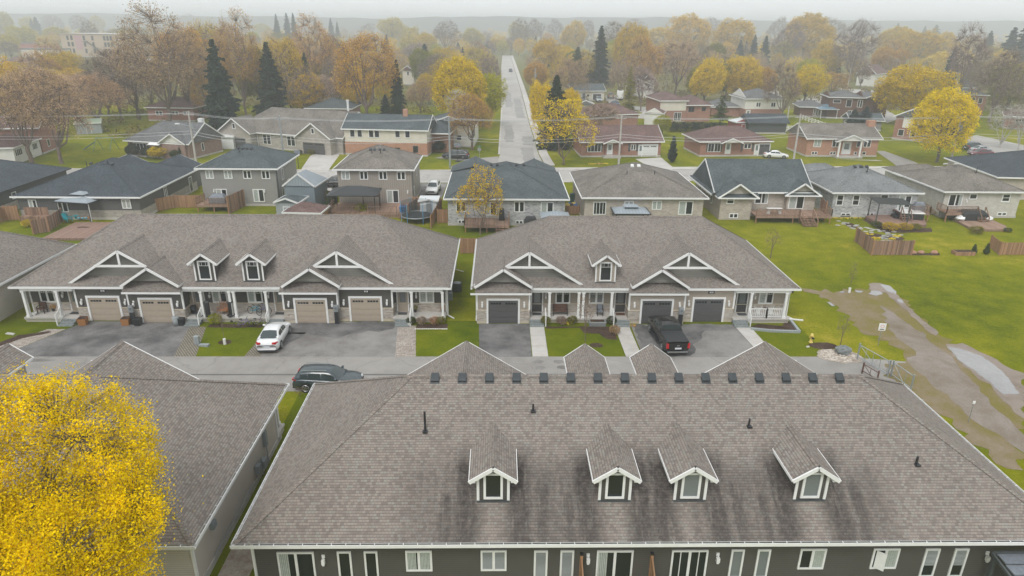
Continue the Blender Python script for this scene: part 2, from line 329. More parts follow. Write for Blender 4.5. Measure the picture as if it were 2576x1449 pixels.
# ------------------------------------------------------------------ terrain, roads, paths
struct('ground', M().poly([(-7000, -400, -.12), (7000, -400, -.12), (7000, 9000, -.12), (-7000, 9000, -.12)]), FIELD)
struct('lawn', M().poly([(-420, -60, 0), (420, -60, 0), (420, 215, 0), (-420, 215, 0)]), GRASS)
HILLM = ground('far_woods_hill', [(.03, .035, .03), (.05, .05, .04), (.07, .065, .05)], (.004, .02, .1), .1, 1., .2)
def hills():
    m = M(); nx = 160; ys = (1500, 1640, 1800, 2200, 2800)
    rnd = random.Random(4); ph = [rnd.uniform(0, 6) for _ in range(8)]
    for j, y in enumerate(ys):
        for i in range(nx+1):
            x = -3200+6400*i/nx; t = x/1000
            h = 31+3.5*math.sin(2.1*t+ph[0])+2.5*math.sin(5.3*t+ph[1])+1.6*math.sin(13*t+ph[2])+1.*math.sin(31*t+ph[3])+.8*math.sin(67*t+ph[4])
            h += 7*max(0, min(1, (t-.1)/1.))+4*max(0, min(1, (-t-.5)))
            m.v.append((x, y+40*math.sin(1.7*t+j), h*(0, .85, 1, .9, 0)[j]-.3*(j in (0, 4))))
    for j in range(4):
        for i in range(nx): k = j*(nx+1)+i; m.f.append((k, k+1, k+nx+2, k+nx+1))
    struct('hills', m, HILLM, smooth=True)
hills()
def jit(pts, step=1.2, amp=.12, seed=0):
    rnd = random.Random(seed); out = []
    for a, b in zip(pts, pts[1:]+pts[:1]):
        a = Vector(a[:2]); b = Vector(b[:2]); n = max(1, int((b-a).length/step)); d = (b-a).normalized(); nn = Vector((-d.y, d.x))
        for i in range(n):
            p = a.lerp(b, i/n)
            if i: p = p+nn*rnd.uniform(-amp, amp)
            out.append(p)
    return out
def sheet(name, pts, z, mat, amp=0, step=1.2, seed=0, thick=None):
    p = [Vector(q[:2]) for q in pts]
    if amp: p = jit(p, step, amp, seed)
    ar = sum(a.x*b.y-b.x*a.y for a, b in zip(p, p[1:]+p[:1]))
    if ar < 0: p = p[::-1]
    m = M()
    if thick: m.prism(p, z, z+thick)
    else: m.poly([(q.x, q.y, z) for q in p])
    return struct(name, m, mat)
def oval(c, rx, ry, n=18, j=.12, seed=1):
    r = random.Random(seed); return [(c[0]+rx*math.cos(6.283*i/n)*(1+r.uniform(-j, j)), c[1]+ry*math.sin(6.283*i/n)*(1+r.uniform(-j, j))) for i in range(n)]
# private lane between the townhouse rows
sheet('lane', [(-110, 42.4), (24.5, 42.4), (30, 41.0), (35.5, 41.5), (36, 45.2), (33.3, 46.6), (30, 47.3), (26.5, 47.8), (-110, 47.75)], .012, LANE)
sheet('lane_joint', [(-110, 44.75), (26, 44.75), (26, 44.95), (-110, 44.95)], .018, ground('lane_joint_tar', [(.12, .115, .11), (.17, .165, .16)], (.3, 1, 6), 0, .9, .1))
LAWN2 = lambda pts, s=3: sheet('lawn', pts, .008, GRASS2, .04, 1, s)
for x0, x1, y0, y1 in ((-60, 26, 47.8, 54.6), (-60, 28, 60, 84), (-14, -10, 20, 42.3)): LAWN2([(x0, y0), (x1, y0), (x1, y1), (x0, y1)])
# driveways and walks of the dark grey row
g = lambda *p: [(q.x, q.y) for q in p]
sheet('driveway', [(-38.6, 47.76), (-25.2, 47.76), (-26.35, 54.4), (-35.6, 54.4), (-36.4, 52.6)], .014, ASPD)
sheet('paver_path', [(-40.9, 47.76), (-38.6, 47.76), (-36.4, 52.8), (-37.9, 52.8)], .018, PAVER)
sheet('paver_path', [(-25.2, 47.76), (-23.5, 47.76), (-24.9, 53.3), (-26.3, 53.3)], .02, PAVE2)
sheet('paver_path', [(-19.8, 47.76), (-18.2, 47.76), (-18.4, 53.0), (-19.5, 53.0)], .017, PAVE2)
sheet('driveway', [(-18.6, 47.76), (-8.1, 47.76), (-8.8, 54.4), (-18.6, 54.4)], .022, ASPH)
sheet('driveway_stain', jit([(-18.4, 52), (-14, 51.2), (-9, 52.9), (-9, 54.3), (-18.4, 54.3)], .6, .35, 5), .026, ASPD)
sheet('driveway_stain', jit([(-18.4, 48.1), (-17.2, 49.6), (-16.2, 52.2), (-18.4, 52.2)], .6, .25, 6), .026, ASPD)
sheet('paver_path', [(-8.1, 47.76), (-6.5, 47.76), (-7.15, 53.6), (-8.75, 53.6)], .018, PAVER)
# driveways and walks of the tan row
sheet('driveway', [(-1.55, 47.72), (2.55, 47.72), (2.6, 54.0), (-1.75, 54.0)], .014, ASPD)
for i in range(3):
    sheet('concrete_path', [(2.62, 47.75+i*1.9), (3.85, 47.75+i*1.9), (3.85, 49.62+i*1.9), (2.62, 49.62+i*1.9)], .016, CONC, thick=.03)
    sheet('concrete_path', [(9.95, 47.75+i*1.9), (11.2, 47.75+i*1.9), (11.2, 49.62+i*1.9), (9.95, 49.62+i*1.9)], .016, CONC, thick=.03)
sheet('driveway', [(11.3, 47.72), (20.6, 47.72), (20.5, 53.9), (11.4, 53.9)], .014, ASPH)
sheet('driveway_stain', jit([(11.5, 48), (15, 47.9), (16.4, 50.5), (17.5, 52.6), (20.3, 53.0), (20.3, 53.8), (11.6, 53.8)], .6, .3, 8), .018, ASPD)
sheet('concrete_path', [(20.7, 47.8), (21.9, 47.8), (21.7, 53.2), (20.4, 53.2)], .02, CONC, thick=.03)
for x, y in ((3.0, 46.9), (4.6, 46.9), (3.1, 45.9), (4.8, 46.0), (6.6, 45.6), (-37, 47.1)):
    sheet('lane_stain', oval((x, y), .42 if x > -30 else 3, .3, 14, .2, int(x*9)), .02, ASPH)
# garden beds
sheet('garden_bed', jit([(4.0, 53.0), (6.9, 53.2), (7.1, 52.2), (8.4, 52.0), (9.0, 50.9), (9.8, 50.8), (9.85, 53.4), (4.0, 53.5)], .5, .1, 3), .02, MULCH)
sheet('garden_bed', jit([(-24.8, 53.2), (-20.2, 53.1), (-20.2, 53.8), (-24.8, 53.8)], .5, .08, 4), .02, MULCH)
sheet('garden_bed', jit([(-7.1, 52.9), (-4.4, 52.9), (-4.4, 53.9), (-7.1, 53.9)], .5, .06, 5), .02, MULCH)
sheet('garden_bed', jit([(-37.6, 52.4), (-39.6, 51.6), (-41.2, 48.2), (-40.7, 48.0), (-38.8, 51.0), (-37.2, 52.2)], .5, .1, 5), .02, MULCH)
for c, r in (((-22.2, 50.3), .55), ((7.9, 49.8), .55)): sheet('garden_bed', oval(c, r, r*.8, 16, .15, 3), .02, MULCH)
# through street, side street, cross street behind
p = lambda f, *q: [f(*a) for a in q]
y_near = [Vector((-120, 109.4)), Vector((-30, 109.5)), Vector((-12.7, 109.6)), Vector((10.5, 110.6)), Vector((32, 112.2)), Vector((90, 114.5)), Vector((200, 119))]
y_far = [Vector((-120, 118.2)), Vector((-30, 118.4)), Vector((-13.4, 118.7)), Vector((-1.5, 119.2)), Vector((8.4, 119.8)), Vector((36, 121.4)), Vector((90, 123.6)), Vector((200, 128))]
sheet('street', y_near+y_far[::-1], .02, CONC_S)
sheet('sidewalk', [v+Vector((0, .0)) for v in y_far[4:]]+[v+Vector((0, 1.9)) for v in y_far[4:]][::-1], .02, CONC, thick=.1)
sheet('kerb', [v+Vector((0, .0)) for v in y_far[:4]]+[v+Vector((0, .5)) for v in y_far[:4]][::-1], .02, CONC, thick=.1)
sheet('kerb', [v+Vector((0, -.5)) for v in y_near]+y_near[::-1], .02, CONC, thick=.1)
NS = [(118.9, -2.6, 9.6), (124, -.6, 8.2), (135, .1, 7.7), (181, .6, 7.6), (260, 1.2, 8.0), (410, 1.3, 8.2), (560, 2.5, 8.4)]
sheet('street', [(a, y) for y, a, b in NS]+[(b, y) for y, a, b in NS][::-1], .028, CONC_S)
sheet('sidewalk', [(b+.15, y) for y, a, b in NS[1:]]+[(b+1.9, y) for y, a, b in NS[1:]][::-1], .03, CONC, thick=.1)
sheet('kerb', [(a-.4, y) for y, a, b in NS[2:]]+[(a, y) for y, a, b in NS[2:]][::-1], .03, CONC, thick=.1)
PATCH = ground('street_patch', [(.24, .235, .23), (.33, .32, .31)], (.1, .8, 5), .1, .9, .15)
for x0, x1, y0, y1 in ((4.5, 6.8, 126, 143), (1.2, 3.2, 150, 176), (4.6, 7.0, 190, 240), (1.8, 4.0, 215, 262), (-3, 8, 122, 124.5), (5, 7.4, 146, 158)):
    sheet('street_patch', jit([(x0, y0), (x1, y0), (x1, y1), (x0, y1)], 2, .3, int(y0)), .034, PATCH)
sheet('street', p(F3, (960, 1085), (1370, 1140), (1950, 1150), (2576, 1170), (2576, 1090), (1950, 1085), (1340, 1075), (960, 1060)), .016, CONC_S)
sheet('street', p(F4, (600, 930), (760, 1010), (1120, 1060), (1330, 1190), (1200, 1240), (960, 1090), (300, 1040), (280, 1010)), .02, CONC_S)
sheet('street', p(F4, (690, 890), (1060, 905), (1070, 940), (780, 935)), .02, CONC_S)
sheet('street', p(B4, (1960, 350), (2100, 330), (2576, 430), (2576, 560), (2300, 545), (2010, 520), (1990, 430)), .02, CONC_S)
# private drives of the houses behind
sheet('driveway', p(B2, (545, 540), (600, 512), (850, 515), (735, 675), (460, 665)), .024, CONC)
sheet('driveway', p(B2, (1790, 560), (1880, 545), (2150, 570), (2440, 545), (2440, 620), (2300, 605), (1960, 575)), .032, LANE)
sheet('driveway', p(B3, (1240, 570), (1500, 555), (1620, 655), (1600, 700), (1450, 690)), .024, CONC)
sheet('driveway', p(B4, (1085, 490), (1170, 490), (1480, 600), (1600, 680), (1340, 670)), .024, LANE)
sheet('driveway', p(B4, (1120, 590), (720, 575), (1090, 580), (1160, 590)), .024, CONC)
sheet('driveway', p(B1, (1120, 590), (1300, 510), (1340, 530), (1210, 610)), .024, LANE)
sheet('driveway', p(B2, (1640, 940), (1650, 815), (1925, 815), (1870, 960)), .024, ASPH)
sheet('driveway', p(B2, (590, 830), (650, 800), (830, 800), (830, 890), (600, 890)), .024, CONC)
sheet('driveway', p(B2, (430, 700), (465, 665), (740, 670), (730, 700)), .036, CONC)
sheet('driveway', p(F3, (1340, 1110), (1520, 1130), (1400, 1200), (1250, 1190)), .03, CONC)
sheet('driveway', p(F3, (0, 0), (1, 0), (1, 1)) if 0 else p(F3, (940, 960), (1080, 960), (1060, 1100), (950, 1100)), .026, LANE)
# field: worn track, puddles, stones
sheet('dirt_track', jit(p(A4, (1150, 740), (1500, 770), (1900, 720), (2080, 800), (2250, 990), (2470, 1160), (2900, 1500), (3290, 1900), (3290, 2500), (2950, 2350), (2600, 2050), (2080, 1690), (1950, 1500), (2150, 1430), (2050, 1310), (1700, 1140), (1560, 980), (1420, 860), (1250, 790)), .5, .6, 9), .016, DIRT)
sheet('gravel_track', jit(p(A4, (1900, 900), (2200, 1100), (2600, 1400), (2950, 1800), (3290, 2150), (3290, 2330), (2900, 2080), (2350, 1600), (2180, 1460), (2250, 1350), (1980, 1130)), .8, .35, 19), .02, ground('gravel', [(.16, .13, .09), (.22, .185, .155), (.29, .26, .235)], (.2, 1, 8), .5, .9, .3))
sheet('mud', jit(p(A4, (1790, 700), (1900, 690), (2010, 740), (2110, 860), (2250, 990), (2470, 1170), (2440, 1200), (2200, 1010), (2060, 880), (1960, 780), (1800, 790)), .6, .2, 2), .029, MUD)
sheet('mud', jit(p(A4, (2540, 1280), (2700, 1270), (3290, 1560), (3290, 2000), (3000, 1720), (2700, 1480)), .7, .3, 3), .025, MUD)
for i, q in enumerate((((1905, 705), (1990, 715), (2060, 770), (2060, 800), (1960, 765)), ((1785, 795), (1840, 765), (1900, 770), (1930, 800), (1870, 815)), ((2070, 845), (2110, 850), (2125, 885), (2090, 880)),
                       ((1385, 872), (1430, 880), (1475, 912), (1440, 915)), ((1515, 772), (1560, 770), (1560, 785), (1520, 784)), ((1660, 762), (1740, 770), (1720, 785), (1670, 778)),
                       ((2560, 1310), (2650, 1320), (2900, 1400), (3100, 1560), (3250, 1760), (3100, 1770), (2900, 1600), (2680, 1450)))):
    sheet('puddle_water', jit(p(A4, *q), .35, .12, i), .034, WATER)
# side strip between the two near buildings, its river stones and walk
sheet('gravel', [(-13.2, 20), (-11.8, 20), (-11.55, 37.2), (-13.2, 37.2)], .02, STONES)
sheet('garden_path', [(-11.75, 19), (-10.9, 19), (-10.9, 24), (-11.75, 24)], .03, ground('path_slab', [(.12, .10, .085), (.17, .14, .12)], (.3, 1, 6), .2, .9, .1))
# stepping stones, beds in the yard on the right
sheet('garden_bed', jit(p(B4, (950, 1180), (1180, 1318), (1650, 1306), (1645, 1262), (1190, 1280), (985, 1172)), .4, .1, 4), .02, MULCH)
sheet('garden_bed', jit(p(B4, (770, 1215), (840, 1215), (915, 1270), (800, 1250)), .4, .08, 5), .02, MULCH)
sheet('garden_bed', oval(B4(1275, 1365), 1.1, 1.0, 16, .15, 6), .02, MULCH)
sheet('garden_bed', oval(B4(1060, 1345), 1.6, 1.3, 16, .2, 7), .02, MULCH)
sheet('garden_bed', jit(p(A4, (2200, 400), (2480, 400), (2480, 425), (2200, 422)), .4, .06, 7), .02, MULCH)
sheet('garden_bed', jit(p(A4, (655, 1110), (730, 1085), (960, 1105), (985, 1070), (1040, 1065), (1120, 1165), (850, 1158), (670, 1140)), .4, .03, 7), .03, MULCH)
for i, q in enumerate(((150, 1205, 5), (520, 590, 7))): pass
# ------------------------------------------------------------------ building pieces
class Each:
    def __init__(s): s.l = []
    def box(s, *a): s.l.append(a)
    def build(s, name, mat, par): return [M().box(*a).build(name, mat, par) for a in s.l]
def wb(m, side, pos, u0, u1, d0, d1, z0, z1):
    if side == 'S': m.box(u0, u1, pos-d1, pos-d0, z0, z1)
    elif side == 'N': m.box(u0, u1, pos+d0, pos+d1, z0, z1)
    elif side == 'W': m.box(pos-d1, pos-d0, u0, u1, z0, z1)
    else: m.box(pos+d0, pos+d1, u0, u1, z0, z1)
    return m
def window(par, side, pos, u, z, w_, h, kind=1, glass=GL, trim=WHITE, fr=.09, fill=None, top_bars=False, sill=False, name='window'):
    m = M(); a, b, c, d = u-w_/2, u+w_/2, z, z+h
    for q in ((a, b, c, c+fr), (a, b, d-fr, d), (a, a+fr, c+fr, d-fr), (b-fr, b, c+fr, d-fr)): wb(m, side, pos, q[0], q[1], 0, .06, q[2], q[3])
    if kind in (2, 3): wb(m, side, pos, u-fr*.7, u+fr*.7, 0, .055, c+fr, d-fr)
    if kind == 3:
        for e in (u-w_/4, u+w_/4): wb(m, side, pos, e-.02, e+.02, 0, .05, c+fr, d-fr)
    if kind == 4: wb(m, side, pos, a+fr, b-fr, 0, .05, c+h*.5-.03, c+h*.5+.03)
    if kind == 5:
        for e in (1, 2, 3): wb(m, side, pos, a+w_*e/4-.03, a+w_*e/4+.03, 0, .05, c+fr, d-fr)
    if top_bars:
        wb(m, side, pos, a+fr, b-fr, 0, .04, d-fr-h*.2-.012, d-fr-h*.2+.012)
        for k in range(1, 6):
            if k != 3: e = a+w_*k/6; wb(m, side, pos, e-.01, e+.01, 0, .04, d-fr-h*.2, d-fr)
    if sill: wb(m, side, pos, a-.05, b+.05, 0, .1, c-.06, c)
    f = m.build(name, trim, par)
    wb(M(), side, pos, a+fr*.6, b-fr*.6, .004, .02, c+fr*.6, d-fr*.6).build('pane', glass, f)
    if fill:
        if fill == 'curtain':
            mm = M(); n = 9; x0, x1 = (a+fr, u-fr*.7) if kind in (2, 3) else (a+fr, b-fr)
            for k in range(n): wb(mm, side, pos, x0+(x1-x0)*k/n, x0+(x1-x0)*(k+.8)/n, .022, .026+.006*(k % 2), c+fr, d-fr)
            mm.build('curtain', CURT, f)
        elif fill == 'curtains':
            mm = M()
            for k in range(16):
                x0 = a+fr+(w_-2*fr)*k/16
                if abs(x0-u) > w_*.06: wb(mm, side, pos, x0, x0+(w_-2*fr)/16*.8, .022, .026+.006*(k % 2), c+fr, d-fr)
            mm.build('curtain', CURT, f)
        elif fill == 'blind':
            mm = M(); k = c+fr+.02
            while k < d-fr-.02: wb(mm, side, pos, a+fr, b-fr, .021, .03, k, k+.022); k += .052
            mm.build('blind', BLIND, f)
        elif fill == 'half':
            mm = M(); k = c+fr+(h-2*fr)*.4
            while k < d-fr-.02: wb(mm, side, pos, a+fr, b-fr, .021, .03, k, k+.03); k += .06
            mm.build('blind', BLIND, f)
        elif fill == 'drape':
            mm = M()
            for k in range(5): wb(mm, side, pos, b-fr-.08*(k+1), b-fr-.08*k-.015, .022, .03, c+fr, d-fr)
            mm.build('curtain', CURT, f)
    return f
def door(par, side, pos, u, z, w_, h, mat=DOOR_D, trim=WHITE, pane=True, handle=1):
    m = M(); a, b = u-w_/2, u+w_/2
    for q in ((a-.1, a, z, z+h+.1), (b, b+.1, z, z+h+.1), (a, b, z+h, z+h+.1)): wb(m, side, pos, q[0], q[1], 0, .07, q[2], q[3])
    f = m.build('door_frame', trim, par); s = wb(M(), side, pos, a, b, 0, .04, z, z+h).build('door', mat, par)
    if pane: wb(M(), side, pos, a+.2*w_, b-.2*w_, .042, .05, z+h*.42, z+h*.92).build('pane', GL2, s)
    wb(M(), side, pos, (b-.1 if handle > 0 else a+.05), (b-.05 if handle > 0 else a+.1), .042, .09, z+1., z+1.06).build('handle', GREYM, s)
    return s
def garage(par, side, pos, u, w_, h, mat, trim=WHITE, z=0.03, fr=.16, panes=True, windows=GL):
    m = M(); a, b = u-w_/2, u+w_/2
    for q in ((a-fr, a, z, z+h+fr), (b, b+fr, z, z+h+fr), (a, b, z+h, z+h+fr)): wb(m, side, pos, q[0], q[1], 0, .1, q[2], q[3])
    m.build('garage_trim', trim, par); m = M(); n = 4; ph = h/n
    for k in range(n):
        wb(m, side, pos, a, b, 0, .03, z+ph*k+.008, z+ph*(k+1)-.008)
        for j in range(2):
            e = a+w_*(j+.06)/2; f_ = a+w_*(j+.94)/2
            if not (panes and k == 3): wb(m, side, pos, e, f_, .03, .045, z+ph*k+.12, z+ph*(k+1)-.12)
            wb(m, side, pos, e, f_, .03, .034, z+ph*k+.05, z+ph*k+.07)
    d = m.build('garage_door', mat, par)
    if panes:
        m = M()
        for j in range(2):
            for q in range(4):
                e = a+w_*(j*.5+.07+q*.094); wb(m, side, pos, e, e+w_*.08, .031, .036, z+h-ph*.72, z+h-ph*.4)
        m.build('pane', windows, d)
    return d
def hip_roof(x0, x1, y0, y1, z, s, mat, par, ov=0, gable='', name='roof', fascia=WHITE, cap=True, gut=.13, capmat=None):
    w_, d = x1-x0, y1-y0; m = M(); cx, cyy = (x0+x1)/2, (y0+y1)/2
    a, b, c_, e = (x0, y0, z), (x1, y0, z), (x1, y1, z), (x0, y1, z)
    if w_ >= d:
        h = s*d/2; ra = Vector((x0+(0 if 'W' in gable else d/2), cyy, z+h)); rb = Vector((x1-(0 if 'E' in gable else d/2), cyy, z+h))
        m.poly([a, b, rb, ra]); m.poly([c_, e, ra, rb]); m.poly([b, c_, rb]); m.poly([e, a, ra])
    else:
        h = s*w_/2; ra = Vector((cx, y0+(0 if 'S' in gable else w_/2), z+h)); rb = Vector((cx, y1-(0 if 'N' in gable else w_/2), z+h))
        m.poly([b, c_, rb, ra]); m.poly([e, a, ra, rb]); m.poly([a, b, ra]); m.poly([c_, e, rb])
    m.poly([e, c_, b, a]); o = m.build(name, mat, par)
    if cap:
        m = M(); cs = [(ra, rb)]
        for q in (a, b, c_, e):
            q = Vector(q); t = ra if (q-ra).length < (q-rb).length else rb
            if (w_ >= d and ((q.x < cx and 'W' in gable) or (q.x > cx and 'E' in gable))) or (w_ < d and ((q.y < cyy and 'S' in gable) or (q.y > cyy and 'N' in gable))): continue
            cs.append((q+Vector((0, 0, .02)), t))
        for p0, p1 in cs:
            n = max(1, int((p1-p0).length/.3)); dd = (p1-p0)/n
            for i in range(n):
                q0 = p0+dd*i; q1 = q0+dd*.99
                sd_ = dd.cross(Vector((0, 0, 1))).normalized()*.15; up = Vector((0, 0, .035+.006*(i % 2)))
                dr = Vector((0, 0, -.15*s*(.7 if p0.z != p1.z else 1)))
                k = len(m.v); m.v += [tuple(t) for t in (q0-sd_+up+dr, q0+up, q0+sd_+up+dr, q1-sd_+up+dr, q1+up, q1+sd_+up+dr)]
                m.f += [(k, k+3, k+4, k+1), (k+1, k+4, k+5, k+2), (k, k+1, k+2), (k+5, k+4, k+3)]
        m.build('ridge_cap', capmat or mat, o)
    if fascia:
        m = M(); t = .1
        if not ('S' in gable and w_ < d): m.box(x0-t, x1+t, y0-t, y0+.0, z-gut-.04, z+.03)
        if not ('N' in gable and w_ < d): m.box(x0-t, x1+t, y1, y1+t, z-gut-.04, z+.03)
        if not ('W' in gable and w_ >= d): m.box(x0-t, x0, y0, y1, z-gut-.04, z+.03)
        if not ('E' in gable and w_ >= d): m.box(x1, x1+t, y0, y1, z-gut-.04, z+.03)
        m.build('gutter', fascia, o)
        m = M()
        for g_, q in (('W', x0), ('E', x1)):
            if g_ in gable and w_ >= d:
                sgn = -1 if g_ == 'W' else 1
                for yy in (y0, y1): M().beam((q+sgn*.04, yy, z-.03), (q+sgn*.04, cyy, z+h-.03), .06, .22).build('rake_board', fascia, o)
        for g_, q in (('S', y0), ('N', y1)):
            if g_ in gable and w_ < d:
                sgn = -1 if g_ == 'S' else 1
                for xx in (x0, x1): M().beam((xx, q+sgn*.04, z-.03), (cx, q+sgn*.04, z+h-.03), .06, .22).build('rake_board', fascia, o)
    return o
def wing(par, c, yf, hw, ze, s, back, mat, wallmat, yw, wz, trim=WHITE, bt=.2, truss=False, name='roof', sgn=1, proud=.02, vent=None):
    """gable roof with its ridge along y; sgn=1 faces -y. back(z) gives the main roof's y where it reaches z."""
    az = ze+s*hw; yb = back(az); ye = back(ze)
    f = (lambda y: y >= yf) if sgn > 0 else (lambda y: y <= yf)
    if not f(ye): ye = yf
    q = proud; m = M()
    L0, P0, R0 = (c-hw, yf, ze+q), (c, yf, az+q), (c+hw, yf, ze+q); L1, P1, R1 = (c-hw, ye, ze+q), (c, yb, az+q), (c+hw, ye, ze+q)
    if sgn > 0: m.poly([L0, P0, P1, L1]); m.poly([P0, R0, R1, P1])
    else: m.poly([L1, P1, P0, L0]); m.poly([P1, R1, R0, P0])
    lo = lambda p_: (p_[0], p_[1], p_[2]-.12)
    m.poly([lo(t) for t in ((L1, P1, P0, L0) if sgn > 0 else (L0, P0, P1, L1))]); m.poly([lo(t) for t in ((P1, R1, R0, P0) if sgn > 0 else (P0, R0, R1, P1))])
    o = m.build(name, mat, par)
    m = M(); n = max(1, int(abs(yb-yf)/.3))
    for i in range(n):
        y0, y1 = yf+(yb-yf)*i/n, yf+(yb-yf)*(i+.98)/n; z = az+q+.04+.006*(i % 2)
        k = len(m.v); m.v += [(c-.15, y0, z-.15*s), (c, y0, z), (c+.15, y0, z-.15*s), (c-.15, y1, z-.15*s), (c, y1, z), (c+.15, y1, z-.15*s)]
        m.f += [(k, k+1, k+4, k+3), (k+1, k+2, k+5, k+4)]
    m.build('ridge_cap', mat, o)
    m = M(); e = -sgn*.035
    for xx in (c-hw, c+hw): m.beam((xx, yf+e, ze-bt/2+q-.015), (c, yf+e, az-bt/2+q-.015), .07, bt)
    if name == 'roof' and trim is not None and abs(ye-yf) > .8:
        for xx in (c-hw, c+hw): M().box(xx-.03, xx+.03, min(yf, ye), max(yf, ye), ze-.14, ze-.0).build('eave_board', trim, o)
    if truss:
        zc = ze+(az-ze)*.56; xx = hw*(1-.56)
        m.box(c-xx, c+xx, yf+e-.03, yf+e+.03, zc-.13, zc+.07); m.box(c-.09, c+.09, yf+e-.028, yf+e+.028, zc+.07, az-.15)
    m.build('rake_board', trim, o)
    hwz = hw-(wz-ze)/s-.03/s
    M().hexa([(c-hwz, yw, wz), (c+hwz, yw, wz), (c+hwz, yw+sgn*.1, wz), (c-hwz, yw+sgn*.1, wz)], [(c-.01, yw, az-.06), (c+.01, yw, az-.06), (c+.01, yw+sgn*.1, az-.06), (c-.01, yw+sgn*.1, az-.06)]).build('gable', wallmat, par)
    return o
def dormer(par, c, yw, hwr, hww, ze, s, back, sgn, mat, wallmat, glass, trim=WHITE, bars=True, rz=None):
    yf = yw-sgn*.3; d = top_part('dormer', par)
    wing(d, c, yf, hwr, ze, s, back, mat, wallmat, yw-sgn*.001, ze+.02, trim, .17, proud=.0, sgn=sgn)
    z0 = rz(yw)-.1; ye = back(ze+.1)
    m = M(); q = [(c-hww, yw, z0), (c-hww, ye, z0), (c-hww, ye, ze+.05), (c-hww, yw, ze+.05)]; q2 = [(c+hww, a[1], a[2]) for a in q]
    if sgn > 0: m.hexa(q[::-1], q2[::-1])
    else: m.hexa(q, q2)
    m.build('dormer_wall', wallmat, d)
    sd = 'S' if sgn > 0 else 'N'
    for xx in (c-hww, c+hww): wb(M(), sd, yw, xx-.06, xx+.06, .0, .05, z0+.13, ze+.05).build('corner_trim', trim, d)
    for xx in (c-hwr+.0, c+hwr-.0):
        e = .28 if xx < c else -.28
        wb(M(), sd, yw, min(xx, xx+e), max(xx, xx+e), .02, .27, ze-.17, ze-.02).build('eave_return', trim, d)
    wb(M(), sd, yw, c-hww-.05, c+hww+.05, .0, .09, z0-.0, z0+.1).build('flashing', DARKG, d)
    window(d, sd, yw, c, z0+.2, hww*1.28, ze+.22-z0-.24, 1, glass, trim, .11, top_bars=bars)
    return d
def top_part(name, par):
    o = bpy.data.objects.new(name, None); sc.collection.objects.link(o); o.parent = par; o.empty_display_size = .2; return o
def lamp(par, side, pos, u, z):
    m = M(); wb(m, side, pos, u-.07, u+.07, 0, .05, z+.13, z+.3); wb(m, side, pos, u-.03, u+.03, .05, .12, z+.16, z+.22)
    wb(m, side, pos, u-.075, u+.075, .06, .2, z-.12, z+.11); wb(m, side, pos, u-.05, u+.05, .08, .18, z-.2, z-.12)
    return m.build('wall_lamp', WHITE, par)
def number(par, side, pos, u, z, txt):
    o = wb(M(), side, pos, u-.27, u+.27, 0, .05, z, z+.24).build('number_plate', BLACK, par)
    wb(M(), side, pos, u-.16, u+.16, .051, .06, z+.05, z+.19).build('white_panel', WHITE, o)  # plain white panel behind the digits
    if side != 'S': return
    cu = bpy.data.curves.new('digits', 'FONT'); cu.body = txt; cu.size = .17; cu.align_x = 'CENTER'; cu.align_y = 'CENTER'; cu.extrude = .003
    t = bpy.data.objects.new('digits', cu); sc.collection.objects.link(t); t.parent = o; cu.materials.append(DARKG)
    me = bpy.data.meshes.new_from_object(t); bpy.data.objects.remove(t); t = link('digits', me, DARKG, o)
    t.location = (u, pos-.065, z+.12); t.rotation_euler = (R(90), 0, 0)
def column(par, x, y, z0, z1, w_=.2):
    m = M().box(x-w_/2, x+w_/2, y-w_/2, y+w_/2, z0+.2, z1-.12); m.box(x-w_/2-.04, x+w_/2+.04, y-w_/2-.04, y+w_/2+.04, z0, z0+.2); m.box(x-w_/2-.04, x+w_/2+.04, y-w_/2-.04, y+w_/2+.04, z1-.12, z1)
    return m.build('porch_column', WHITE, par)
def stairs(par, x0, x1, y, z, n=3, mat=None, run=.3, sgn=-1, name='steps'):
    m = M()
    for i in range(n): m.box(x0, x1, y+sgn*run*i, y+sgn*run*(i+1), .0, z*(n-i)/(n+1))
    return m.build(name, mat or STEPM, par)
STEPM = simple('step_stone', (.20, .225, .225), .8, var=.25, scale=5)
SLOPE = .633
